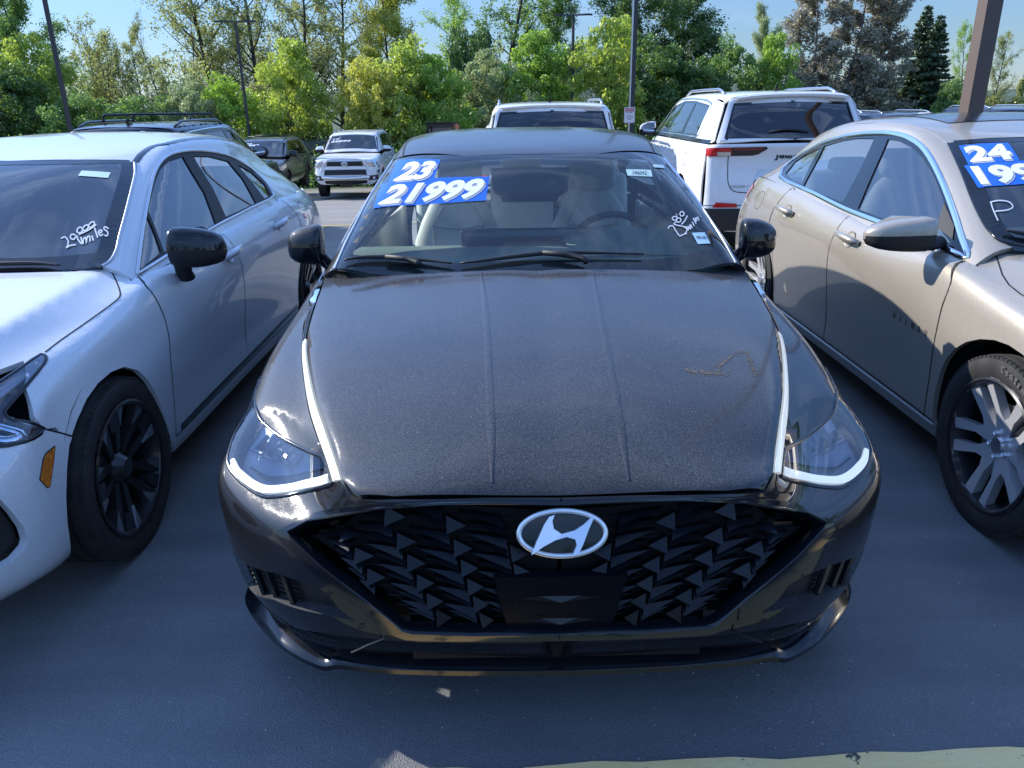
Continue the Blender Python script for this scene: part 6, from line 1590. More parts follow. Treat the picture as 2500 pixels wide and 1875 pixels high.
def grow(rng, H, r0, h0=.3, nb=14, spread=.35, lean=(0, 0), up=.55, lv2=7, lv3=3, stems=1, crooked=.05, tip=.15):
    """branching skeleton -> segments and twig points"""
    segs = []; tw = []
    def limb(p, d, L, r, lev):
        k = 5 if lev else 9; P = [p]; q = p.copy(); dd = d / np.linalg.norm(d)
        for i in range(k - 1):
            dd = dd + rng.normal(size=3) * crooked * (1.6 if lev else .7) + np.array([0, 0, .05 * (lev > 0)]); dd /= np.linalg.norm(dd)
            q = q + dd * L / (k - 1); P.append(q.copy())
        R = np.linspace(r, r * (tip if lev == 0 else .25), k); segs.append((P, R))
        return P, R
    for s in range(stems):
        a0 = rng.uniform(0, 6.28); off = np.array([math.cos(a0), math.sin(a0), 0]) * (.0 if stems == 1 else .25)
        d0 = np.array([lean[0] + (0 if stems == 1 else .22 * math.cos(a0)), lean[1] + (0 if stems == 1 else .22 * math.sin(a0)), 1.0])
        HH = H * (1 if stems == 1 else rng.uniform(.75, 1)); rr = r0 / (1 if stems == 1 else 1.7)
        P, R = limb(off.astype(float), d0, HH, rr, 0)
        for i in range(nb):
            t = h0 + (1 - h0) * (i + rng.uniform(0, 1)) / nb; x = t * (len(P) - 1); k = min(int(x), len(P) - 2); f = x - k
            p = P[k] * (1 - f) + P[k + 1] * f; a = rng.uniform(0, 6.28); L1 = HH * spread * (1.15 - t * .75) * rng.uniform(.7, 1.2)
            d = np.array([math.cos(a), math.sin(a), up * rng.uniform(.6, 1.6)]); B, BR = limb(p, d, L1, max(.012, R[k] * .45), 1)
            for j in range(lv2):
                u = .25 + .75 * (j + rng.uniform(0, 1)) / lv2; x2 = u * (len(B) - 1); k2 = min(int(x2), len(B) - 2); p2 = B[k2] + (B[k2 + 1] - B[k2]) * (x2 - k2)
                d2 = (B[k2 + 1] - B[k2]); d2 = d2 / np.linalg.norm(d2) + rng.normal(size=3) * .55; C, _ = limb(p2, d2, L1 * .42 * rng.uniform(.6, 1.2), max(.008, BR[k2] * .5), 2)
                for w_ in range(lv3):
                    p3 = C[1 + w_ % 4]; d3 = (C[-1] - C[0]) / (np.linalg.norm(C[-1] - C[0]) + 1e-9) + rng.normal(size=3) * .6; E, _ = limb(p3, d3, L1 * .2 * rng.uniform(.6, 1.3), .007, 3)
                    tw += [E[1], E[2], E[3], E[4]]
                tw += [C[2], C[3], C[4]]
    return segs, np.array(tw)
TREE_LIB = {}
def tree_kind(kind, seed):
    if kind.startswith('bushy'): seed = seed % 3
    key = (kind, seed)
    if key in TREE_LIB: return TREE_LIB[key]
    rng = np.random.default_rng(seed * 17 + len(kind)); bark = M_BARK; H = 10
    if kind.startswith('bushy'):      # dense to the ground, clumpy
        seed = seed % 3; rng = np.random.default_rng(seed * 31 + len(kind)); H = 6.0; segs, tw = grow(rng, 5.2, .12, .12, 16, .42, up=.5, lv2=5, lv3=2, stems=3)
        nC = 125; c = rng.normal(size=(nC, 3)); c /= np.linalg.norm(c, axis=1)[:, None]; rad = rng.uniform(.35, 1, nC) ** .6
        zz = c[:, 2] * rad; prof = np.sqrt(np.clip(1 - zz ** 2, .1, 1)); c = np.stack([c[:, 0] * rad * 2.0, c[:, 1] * rad * 2.0, 3.2 + zz * 2.9], 1)
        c += rng.normal(size=c.shape) * .25; L = []
        for q in c:
            k = int(rng.uniform(120, 240)); s = rng.uniform(.30, .62); d = rng.normal(size=(k, 3)); d /= np.linalg.norm(d, axis=1)[:, None] + 1e-9; L.append(q + d * s * rng.uniform(.5, 1, (k, 1)) * [1, 1, .8])
        C = np.concatenate(L); C = C[C[:, 2] > .1]; col = kind.split('_')[1]; leaf = leaves_mesh(C, .105, rng, 'crown', ML[col])
    elif kind.startswith('tall'):     # tall open crown, leaves in small tufts on the twigs
        col = kind.split('_')[1]; dens = {'full': 13, 'thin': 3.6}.get(kind.split('_')[2], 5)
        H = 14; segs, tw = grow(rng, 14, .20, .16, 26, .27, up=.75, lv2=7, lv3=3)
        idx = rng.integers(0, len(tw), int(len(tw) * dens)); C = tw[idx] + rng.normal(size=(len(idx), 3)) * (.20 if dens > 5 else .16); leaf = leaves_mesh(C, .105, rng, 'crown', ML[col])
    elif kind == 'bare':
        H = 9; segs, tw = grow(rng, 9, .09, .12, 16, .30, up=1.3, lv2=7, lv3=3, stems=5, crooked=.045)
        idx = rng.integers(0, len(tw), int(len(tw) * .7)); C = tw[idx] + rng.normal(size=(len(idx), 3)) * .10; leaf = leaves_mesh(C, .10, rng, 'crown', ML['olive'])
    elif kind == 'dead':
        H = 9; segs, tw = grow(rng, 9.5, .13, .25, 11, .30, up=1.1, lv2=4, lv3=1, stems=2, crooked=.10)
        low = tw[tw[:, 2] < 6.0]; idx = rng.integers(0, len(low), int(len(low) * 7)); C = low[idx] + rng.normal(size=(len(idx), 3)) * .22; leaf = leaves_mesh(C, .12, rng, 'crown', ML['olive'])
    elif kind == 'greybare':
        H = 10; bark = M_BARKG; segs, tw = grow(rng, 10.5, .13, .15, 18, .34, up=1.2, lv2=8, lv3=3, lean=(.32, 0), crooked=.06)
        idx = rng.integers(0, len(tw), int(len(tw) * 1.1)); C = tw[idx] + rng.normal(size=(len(idx), 3)) * .12; leaf = leaves_mesh(C, .11, rng, 'crown', ML['olive'])
    elif kind == 'pine':
        H = 12; bark = M_BARKG; segs, tw = grow(rng, 12, .16, .06, 44, .22, up=.22, lv2=9, lv3=3, crooked=.05)
        idx = rng.integers(0, len(tw), int(len(tw) * 4.0)); C = tw[idx] + rng.normal(size=(len(idx), 3)) * .12; leaf = leaves_mesh(C, .105, rng, 'crown', ML['brown'], elong=2.2)
    elif kind == 'spruce':
        H = 9.5; P = [np.array([0, 0, z]) for z in np.linspace(0, 9.5, 10)]; segs = [(P, np.linspace(.16, .015, 10))]; L = []
        for z in np.arange(.5, 9.4, .10):
            z = z + rng.uniform(-.15, .15); nb = 6; r = 2.55 * (1 - z / 9.6) ** .85 + .10
            for b in range(nb):
                a = rng.uniform(0, 6.28); rl = r * rng.uniform(.65, 1.12); k = max(5, int(rl * 26)); t = np.linspace(.12, 1, k)
                dr = .32 * t * rl - .22 * t * t * rl; base = np.array([0, 0, z]); d = np.array([math.cos(a), math.sin(a), 0])
                pts = base + d * (t * rl)[:, None] + np.array([0, 0, -1]) * dr[:, None]
                if rl > .8 and b % 3 == 0: segs.append(([pts[0], pts[k // 2], pts[-1]], [.02, .012, .005]))
                w_ = .16 * (1 - t) * rl + .07
                side = np.array([-d[1], d[0], 0])
                for m_ in range(2): L.append(pts + side * (rng.uniform(-1, 1, k) * w_)[:, None] + rng.normal(size=pts.shape) * .03)
        C = np.concatenate(L); leaf = leaves_mesh(C, .13, rng, 'crown', ML['needle'], elong=2.0)
    elif kind == 'ivy':
        H = 5; segs, tw = grow(rng, 5.2, .12, .8, 3, .12, up=1.5, lv2=3, lv3=1)
        n = 3500; z = rng.uniform(0, 4.6, n); r = (.42 - .05 * z) * rng.uniform(.4, 1.15, n) * (1 + .3 * np.sin(z * 5)); a = rng.uniform(0, 6.28, n)
        C = np.stack([r * np.cos(a), r * np.sin(a), z], 1); leaf = leaves_mesh(C, .11, rng, 'crown', ML['olive'])
    wood = tubes_mesh(segs, 'trunk', bark)
    TREE_LIB[key] = (wood, leaf, H); return TREE_LIB[key]
def tree(kind, seed, px, y, top_px, label, cat='tree', group='trees along the far edge of the car park', wide=1.0, rz=None, base=-1.55, x=None):
    if x is None: x = at(px, 260, y=y).x
    wood, leaf, H = tree_kind(kind, seed)
    zt = at(px, top_px, y=y).z if top_px is not None else 9
    z0 = gz(x, y) - .15; s = (zt - z0) / H
    if kind.startswith('tall'): wide *= 1.4
    if kind == 'pine': wide *= 1.15
    name = {'bushy': 'leafy_tree', 'tall': 'tall_tree', 'bare': 'bare_tree', 'dead': 'dead_tree', 'greybare': 'bare_tree', 'pine': 'pine_tree', 'spruce': 'spruce_tree', 'ivy': 'ivy_tree'}[kind.split('_')[0]]
    e = empty(name, (x, y, z0), rz if rz is not None else random.uniform(0, 6.28)); e.scale = (s * wide, s * wide, s); tag(e, label, cat, group)
    a = bpy.data.objects.new('trunk', wood); COL.objects.link(a); a.parent = e
    b = bpy.data.objects.new('crown', leaf); COL.objects.link(b); b.parent = e
    return e
T_ = [
 ('bare', 3, 215, 46, 95, 'many-stemmed bare tree just right of the tall full tree at the left', .9),
 ('bare', 2, 560, 47, 20, 'thin bare tree behind the left arm of the two-headed lamp post', .9),
 ('bare', 1, 690, 48, 0, 'many-stemmed bare tree above the yellow-green tree left of the white off-roader', .9),
 ('greybare', 2, 860, 48, -40, 'grey bare tree leaning right above the white off-roader', .9),
 ('tall_bright_thin', 14, 1100, 50, -20, 'thin fresh green tree left of the tall forked tree', .8),
 ('bushy_dark', 1, 10, 33, 150, 'dark leafy tree at the far left edge behind the pale sedan', 1.1),
 ('bushy_dark', 2, 75, 36, 200, 'dark leafy tree low in front of the tall tree at the left', 1.1),
 ('tall_mid_full', 1, 105, 38, -60, 'tall full green tree behind the leftmost lamp post', .75),
 ('bushy_yellow', 3, 100, 35, 85, 'yellow-green tree standing low before the tall tree by the leftmost lamp post', .75),
 ('bare', 1, 250, 40, 50, 'many-stemmed tree with few leaves right of the leftmost lamp post', 1.0),
 ('bare', 2, 300, 43, 80, 'thin many-stemmed tree between the leftmost lamp post and the dead tree', .9),
 ('tall_olive_thin', 4, 355, 41, 75, 'small thin-leaved tree left of the dead branches', .55),
 ('dead', 1, 435, 37, -12, 'dead-topped tree with bare crooked branches against the sky', .9),
 ('bushy_pale', 4, 470, 32, 205, 'pale grey-green bushy tree left of the lamp post with two heads', .85),
 ('bushy_mid', 5, 200, 32, 225, 'low green bushy tree under the many-stemmed trees', 1.4),
 ('bushy_mid', 6, 350, 32, 235, 'low green bushy tree below the small thin-leaved tree', 1.3),
 ('bushy_bright', 7, 565, 33, 195, 'fresh green bushy tree behind the lamp post with two heads', 1.0),
 ('tall_olive_thin', 1, 530, 45, -120, 'tall open olive tree behind the lamp post with two heads', .9),
 ('tall_olive_thin', 2, 640, 44, -130, 'tall open olive tree between the two-headed lamp post and the yellow-green tree', .85),
 ('tall_olive_thin', 3, 740, 46, -100, 'tall open tree above the yellow-green tree left of the white off-roader', .85),
 ('bushy_yellow', 8, 715, 33, 112, 'yellow-green tree behind the gap between the grey SUV and the white off-roader', .82),
 ('bushy_olive', 18, 655, 36, 190, 'olive bushy tree directly behind the grey SUV', .8),
 ('tall_olive_thin', 5, 830, 47, -100, 'tall dark-stemmed tree with a sparse crown behind the white off-roader', .8),
 ('tall_gold_full', 6, 965, 46, -40, 'tall tree with a golden crown right of the white off-roader', .75),
 ('bushy_gold', 9, 905, 32, 140, 'golden-green bushy tree right behind the white off-roader', .75),
 ('bushy_yellow', 10, 985, 33, 110, 'yellow-green bushy tree above the roof of the black sedan', .9),
 ('bushy_bright', 11, 1075, 33, 150, 'fresh green bushy tree left of the white SUV straight behind', .9),
 ('bushy_dark', 12, 1150, 42, 58, 'small dark green crown standing out above paler trees', .55),
 ('tall_mid_thin', 7, 1215, 46, -120, 'tall forked tree behind the white SUV straight behind', .95),
 ('bushy_pale', 13, 1195, 35, 125, 'pale green bushy tree above the left half of the white SUV straight behind', .85),
 ('bushy_bright', 14, 1300, 35, 95, 'fresh green tree left of the slim lamp post in the middle', .85),
 ('tall_mid_full', 8, 1360, 47, -60, 'tall green tree behind the slim lamp post in the middle', .7),
 ('bushy_yellow', 15, 1470, 34, 50, 'bright yellow-green tree between the two lamp posts in the middle', .80),
 ('tall_dark_full', 9, 1560, 42, -90, 'tall dark green tree behind the notice sign', .9),
 ('tall_dark_full', 10, 1665, 43, -60, 'tall dark green tree above the side windows of the white three-row SUV', .9),
 ('bushy_dark', 16, 1590, 36, 110, 'dark bushy tree right of the notice sign', 1.1),
 ('bushy_dark', 17, 1700, 36, 150, 'dark bushy tree above the roof rail of the white three-row SUV', 1.1),
 ('greybare', 1, 1735, 44, -30, 'grey leaning tree with bare branches reaching right against the sky', 1.1),
 ('bushy_mid', 19, 1785, 37, 105, 'green bushy tree below the grey leaning branches', .8),
 ('tall_pale_full', 11, 1870, 56, 45, 'pale distant tree between the grey branches and the brown pines', .55),
 ('bushy_bright', 20, 1880, 37, 100, 'fresh green bushy tree left of the brown pines', .7),
 ('pine', 1, 1965, 40, -50, 'grey-brown pine, leftmost of the three brown pines', .95),
 ('pine', 2, 2050, 41, -90, 'grey-brown pine, middle one of the three brown pines', .95),
 ('pine', 3, 2130, 40, -40, 'grey-brown pine, rightmost of the three brown pines beside the spruces', .95),
 ('spruce', 1, 2228, 42, 12, 'dark spruce, the taller of the two beside the brown pines', 1.0),
 ('spruce', 2, 2262, 41, 34, 'dark spruce, the shorter of the two, nearer the thick lamp post', 1.0),
 ('tall_bright_thin', 12, 2345, 45, 75, 'thin fresh green tree just left of the thick bronze lamp post', .45),
 ('bushy_mid', 21, 2320, 37, 195, 'green bushy tree at the foot of the spruces', .7),
 ('tall_olive_thin', 13, 2425, 44, 95, 'sparse small tree just right of the thick bronze lamp post', .55),
 ('ivy', 1, 2484, 52, 180, 'ivy-covered stump of a tree at the right edge', 1.0),
 ('bushy_olive', 22, 2450, 44, 228, 'low olive bush under the ivy-covered stump', 1.6),
]
for kind, seed, px, y, tp, lab, wd in T_: tree(kind, seed, px, y, tp, lab, wide=wd)
# trees beside and behind the photographer, seen in the paint and the windows
R_ = [(22, 8, 'tall_mid_full', 1, 7), (26, 16, 'bushy_mid', 5, 6), (30, 2, 'tall_dark_full', 9, 8), (26, -12, 'bushy_dark', 1, 6), (34, -52, 'tall_dark_full', 9, 8), (8, -58, 'bushy_dark', 2, 7), (-14, -60, 'tall_dark_full', 10, 8), (-34, -54, 'bushy_dark', 1, 7), (20, -56, 'bushy_dark', 2, 7), (30, 24, 'tall_mid_full', 1, 8), (-2, -59, 'tall_dark_full', 9, 8), (-24, -57, 'bushy_dark', 1, 8)]
R_LAB = ['far right side', 'right side near the white SUV', 'right side beyond the tan sedan', 'right rear corner', 'right of centre', 'centre', 'left of centre', 'left rear corner', 'right of centre, the lower one', 'far right side, the farthest', 'centre, the taller one', 'left of centre, the lower one']
for i, (x, y, k, s, h) in enumerate(R_):
    wood, leaf, H = tree_kind(k, s); e = empty('far_side_tree', (x, y, gz(x, y)), i * 1.3); sc = h / H * 1.25; e.scale = (sc * 1.3, sc * 1.3, sc)
    tag(e, 'leafy tree outside the picture, on the ' + R_LAB[i], 'tree', 'trees beside and behind the photographer')
    for nm, me in (('trunk', wood), ('crown', leaf)): a = bpy.data.objects.new(nm, me); COL.objects.link(a); a.parent = e
# undergrowth: one continuous mass nobody could count
def under():
    rng = np.random.default_rng(5); L = []
    for k in range(1300):
        x = rng.uniform(-30, 32); y = rng.uniform(28.5, 34) ; h = rng.uniform(.4, 1.5); n = int(rng.uniform(60, 120)); c = np.array([x, y, gz(x, y) - .15]); d = rng.normal(size=(n, 3)) * [.35, .35, .3]; d[:, 2] = np.abs(d[:, 2]) * h * 1.6 + h * .25
        L.append(c + d)
    o = link('undergrowth', leaves_mesh(np.concatenate(L), .085, rng, 'undergrowth', ML['mid']), None); tag(o, 'dense green undergrowth along the foot of the trees', 'undergrowth', kind='stuff')
under()
# ================================================================ taller vehicles farther back
def suv_net(L_, W, H, hz, bz, yc, yh, yt, yb, roofw=.66, rake=.06, nose=.10, z0=.30):
    w = W / 2; hz0 = hz - .10
    ys = [.0, .35, .75, yc - .35, yc, yc + .5, L_ * .55, L_ * .72, L_ * .86, L_ - .12]
    top = []; side = []
    for i, y in enumerate(ys):
        z = [hz0, hz - .045, hz - .015, hz, hz + .02, bz - .03, bz - .02, bz - .01, bz, bz][i]
        ww = w * [.88, .955, .975, .98, .98, .98, .98, .98, .975, .93][i]
        yo = [nose, nose * .6, 0, 0, 0, 0, 0, 0, -.01, -.08][i] if i in (0, 1) else 0
        r = .035 if i < 5 else .02
        top.append([(0, y, z), (w * .35, y + yo * .1, z), (w * .68, y + yo * .45, z - .01), (ww - .06, y + yo, z - r)])
        side.append([(ww, y + yo + .02, z - .17), (ww + w * .02, y + yo + .03, (z + z0) / 2), (ww, y + yo + .03, z0 + .14), (ww - .05, y + yo + .05, z0)])
    top[-1] = [(0, L_ - .02, bz), (w * .35, L_ - .03, bz), (w * .68, L_ - .06, bz), (w * .90, L_ - .14, bz - .01)]
    side[-1] = [(w * .95, L_ - .12, bz - .17), (w * .965, L_ - .10, (bz + z0) / 2), (w * .95, L_ - .12, z0 + .14), (w * .90, L_ - .14, z0)]
    capf = []; capr = []
    for k, z in enumerate((hz0 - .15, (hz0 + z0) / 2, z0 + .14, z0)):
        o = [.0, -.03, -.04, .04][k]
        capf.append([(0, o - .02, z), (w * .35, o - .01, z), (w * .68, o + nose * .45, z)])
    for k, z in enumerate((bz - .17, (bz + z0) / 2, z0 + .14, z0)):
        o = [.02, .05, .07, .02][k]
        capr.append([(0, L_ - .02 + o, z), (w * .35, L_ - .03 + o, z), (w * .68, L_ - .06 + o, z)])
    rw = W / 2 * roofw * 1.0
    gy = [yh, yh + .35, (yh + yt) / 2, yt - .35, yt]
    gt = [[(0, y - [.06, 0, 0, 0, -.06][i], H - [.075, .02, 0, .012, .05][i]), (rw * .4, y - [.05, 0, 0, 0, -.05][i], H - [.077, .022, .003, .014, .052][i]), (rw * .78, y - [.02, 0, 0, 0, -.02][i], H - [.085, .032, .015, .024, .06][i]), (rw, y, H - [.11, .065, .05, .055, .085][i])] for i, y in enumerate(gy)]
    bl = [yc + .02, yc + .75, (yh + yt) / 2, yt - .15, yb]; gs = []
    for i in range(5):
        ww = w * .965; r = []
        for t, zz in ((.22, 0), (.6, 0), (1, 0)):
            a = gt[i][-1]; b = (ww - (.12 if i in (0,) else .02 if i < 4 else .10), bl[i], bz - .03)
            r.append((a[0] + (b[0] - a[0]) * (t ** .8), a[1] + (b[1] - a[1]) * t, a[2] + (b[2] - a[2]) * t))
        gs.append(r)
    def cap(i, yb_, k0):
        C = []
        for t in (.22, .6, 1):
            row = []
            for j in range(3):
                a = gt[i][j]; x1 = a[0] * (w * .86 / rw); y1 = yb_ - (1 if i == 0 else -1) * [.14, .12, .06][j]
                row.append((a[0] + (x1 - a[0]) * t, a[1] + (y1 - a[1]) * t, a[2] + (bz - .03 - a[2]) * t))
            C.append(row)
        return C
    return top, side, capf, capr, gt, gs, cap(0, bl[0], 0), cap(4, bl[4], 0)
def hull(P_, grow_):
    P_ = sorted(set(P_)); f = lambda S: [S.pop() and 0 for _ in ()]
    def half(L__):
        H_ = []
        for p in L__:
            while len(H_) > 1 and (H_[-1][0] - H_[-2][0]) * (p[1] - H_[-2][1]) - (H_[-1][1] - H_[-2][1]) * (p[0] - H_[-2][0]) <= 0: H_.pop()
            H_.append(p)
        return H_
    H_ = half(P_)[:-1] + half(P_[::-1])[:-1]; cx = sum(p[0] for p in H_) / len(H_); cy = sum(p[1] for p in H_) / len(H_)
    return [(x + grow_ * (1 if x > cx else -1), y + grow_ * (1 if y > cy else -1)) for x, y in H_]
def build_suv(name, loc, rz, dims, P, label, cat='suv', group='vehicles parked in the rows behind', side_win=(), front_win=None, rear_win=None, glassm=None, clad=None, rails=None, wheels=(), wr=.37, extra=None, sp=.08, lines=(), roofmat=None, wheelmat=None, mirror=None, handles=(), hidden=False, trim=None, pillars=None):
    R = empty(name, loc, rz); tag(R, label, cat, group)
    Mi = (Matrix.Translation(loc) @ Matrix.Rotation(rz, 4, 'Z')).inverted()
    n = suv_net(**dims); W = dims['W']; w = W / 2; H = dims['H']; L_ = dims['L_']; bz = dims['bz']; hz = dims['hz']; z0 = dims.get('z0', .30)
    B = Base(*n[:4], levels=3); G = Base(*n[4:], levels=3)
    both = lambda L__: [[(s * q[0], q[1], q[2]) for q in L__] for s in (1, -1)]
    yc, yh, yt, yb = dims['yc'], dims['yh'], dims['yt'], dims['yb']
    ar = [[(w, c + (wr + .06) * math.cos(a), wr + (wr + .06) * math.sin(a)) for a in [math.pi + .30 - (math.pi + .60) * k / 16 for k in range(17)]] for c in wheels]
    zb = z0 + .02
    side = [(w, .40, zb), *[q for q in ar[0]], *[q for q in ar[1]], (w, L_ - .128, zb), (w, L_ - .128, bz - .03), (w, yc + .5, bz - .05), (w, yc, hz - .03), (w, .4, hz - .10)]
    side = [q if q[2] > zb else (q[0], q[1], zb) for q in side]
    for q in both(side): panel(B, [q], (q[0][0], 0, .12), sp, 'body_side', P, R, thick=.02)
    panel(B, [[(-w * .93, yc - .02, 1), (w * .93, yc - .02, 1), (w * .95, .38, 1), (w * .80, .12, 1), (0, -.0, 1), (-w * .80, .12, 1), (-w * .95, .38, 1)]], (0, -.25, 1), sp, 'hood', P, R, thick=.02)
    panel(B, [[(-w * 1.0, .1, hz - .12), (w * 1.0, .1, hz - .12), (w * 1.0, .1, z0), (-w * 1.0, .1, z0)]], (0, -1, .1), sp * .7, 'front_bumper', P, R, thick=.02)
    panel(B, [[(-w * .935, L_, bz - .03), (w * .935, L_, bz - .03), (w * .945, L_, z0 + .32), (-w * .945, L_, z0 + .32)]], (0, 1, .1), sp * .7, 'tailgate', P, R, thick=.02)
    panel(B, [[(-w * .945, L_, z0 + .31), (w * .945, L_, z0 + .31), (w * .94, L_, z0), (-w * .94, L_, z0)]], (0, 1, .1), sp * .7, 'rear_bumper', clad or P, R, thick=.02)
    # roof and pillars as one shell with openings
    rw = W / 2 * dims.get('roofw', .66)
    panel(G, [[(-rw * 1.05, yh - .08, 2), (rw * 1.05, yh - .08, 2), (rw * 1.05, yt + .02, 2), (-rw * 1.05, yt + .02, 2)]], (0, 0, 1), sp, 'roof', roofmat or P, R, thick=.02)
    edge = [G.drop((rw * 1.05, y, 3), (0, 0, 1))[0] for y in np.linspace(yh - .07, yt + .01, 9)]
    out = [(q.x, q.y, q.z - .004) for q in edge] + [(w * .9, yb - .02, bz), (w * .95, yb - .05, bz - .020), (w, yc + .5, bz - .020), (w, yc + .05, bz - .020), (w, yc + .1, bz + .02)]
    for s in (1, -1):
        hs = [[(s * w, y, z) for y, z in q] for q in side_win]
        dlo = [(s * w, y, z) for y, z in hull([q for h in side_win for q in h], .022)]
        panel(G, [[(s * q[0], q[1], q[2]) for q in out], dlo], (s, 0, 0), sp * .7, 'pillar_frame', P, R, thick=.02)
        panel(G, [dlo] + hs, (s, 0, 0), sp * .6, 'window_surround', M_GBLACK, R, thick=.01, off=-.002)
        for h in hs: panel(G, [h], (s, 0, 0), sp, 'side_window', glassm, R, thick=0, off=-.006)
        if trim and side_win:
            ys_ = [q for h in side_win for q in h]; ribbon(G, [(s * w, y, z) for y, z in trim], .022, 'window_trim', M_CHROME, R, off=.0, thick=.008, d=(s, 0, 0))
    for nm, wn, yy, d in (('windscreen', front_win, yh - .35, (0, -.7, .7)), ('rear_window', rear_win, yt + .2, (0, .9, .3))):
        bw = (w * .965 - (.12 if yy < yh else .10)) * .975; ht_ = G.drop((rw * .98, yh - .085 if yy < yh else yt + .025, 3), (0, 0, 1))[0].z - .004; hm_ = G.drop((0, yh - .085 if yy < yh else yt + .025, 3), (0, 0, 1))[0].z - .004
        fr = [(-rw * .98, 0, ht_), (0, 0, hm_), (rw * .98, 0, ht_), (bw, 0, bz), (bw, 0, bz - .025), (-bw, 0, bz - .025), (-bw, 0, bz)]
        if wn:
            dy = (0, -1 if yy < yh else 1, 0); h = [tuple(G.drop((x, 0, z), dy)[0]) for x, y, z in wn]; fr = [tuple(G.drop((x, 0, z), dy)[0]) for x, y, z in fr]
            panel(G, [fr, h], d, sp * .7, nm + '_frame', P, R, thick=.02)
            panel(G, [h], d, sp, nm, glassm if nm == 'rear_window' else M_WSK, R, thick=0, off=-.004)
            ribbon(G, [*h, h[0]], .03, nm + '_seal', M_GBLACK, R, off=.001, nsm=1, d=d)
    for s in (1, -1): ribbon(G, [(s * w, y, bz - .012) for y in np.linspace(yc + .12, yb - .06, 8)], .045, 'belt_seal', M_GBLACK, R, off=.004, d=(s, 0, 0))
    if clad:
        for q in both([(w, .40, zb + .16), *ar[0][3:-3], *ar[1][3:-3], (w, L_ - .2, zb + .16)]): ribbon(B, q, .075, 'arch_cladding', clad, R, off=.0, thick=.02, d=(q[0][0], 0, 0), nsm=1)
    if rails:
        y0, y1, mt = rails
        for s in (1, -1):
            P_ = [G.drop((s * rw * .93, y, 2), (0, 0, 1))[0] for y in np.linspace(y0, y1, 9)]
            Q = [P_[0]] + [p + Vector((0, 0, .045)) for p in P_[1:-1]] + [P_[-1]]
            MB().tube(cr([tuple(q) for q in Q], 3), .017, 8).build('roof_rail', mt, R, smooth=True)
    for ln in lines:
        for s in (1, -1): ribbon(B, [(s * w, y, z) for y, z in ln], .008, 'shut_line', M_DARK, R, off=.001, d=(s, 0, .1))
    for y, z in handles:
        for s in (1, -1):
            c, nn = B.drop((s * w, y, z), (s, 0, .1)); MB().rbox(c + nn * .02, (.03, .20, .035), .012).build('door_handle', P if P is M_WHITE else M_GBLACK, R, auto=40)
    for y in wheels:
        for s in (1, -1): make_wheel(R, (s * (w - .15), y, wr), R=wr, rim=wr * .66, w=.24, side=s, style='seven', mat_face=wheelmat or M_ALLOY)
    if mirror:
        for s in (1, -1): mirror_head(R, (s * (w - .06), yc + .45, bz + .06), .24, .19, .16, s, mirror, foot=(-s * .02, .02, -.1), lower=M_PBLACK)
    MB().box((0, L_ / 2, z0 + .20), (W * .68, L_ - .7, .34)).build('underbody', M_DARK, R)
    MB().box((0, (yc + L_) / 2, bz - .28), (W * .86, L_ - yc - .6, .30)).build('cabin_tub', M_DARK, R)
    for x in (-.38, .38):
        seat(R, (x, yc + 1.25, bz - .32), M_SEATD, back_h=.62)
        MB().rbox((x, yc + 2.2, bz + .05), (.5, .16, .55), .05).build('rear_seat', M_SEATD, R, auto=60)
        MB().rbox((x, yc + 2.25, bz + .40), (.26, .1, .16), .04).build('rear_headrest', M_SEATD, R, auto=60)
    if extra: extra(R, B, G, Mi)
    return R
def lampq(B, R, nm, pts, d, m, off=.006, sp=.05, seal=True):
    o = panel(B, [pts], d, sp, nm, m, R, thick=.012, off=off)
    if seal: ribbon(B, [*pts, pts[0]], .014, nm + '_seal', M_GBLACK, R, off=.001, nsm=1, d=d)
    return o
Z5 = lambda L_: [(1150 + .4521 * a, 180 + .4521 * b) for a, b in L_]
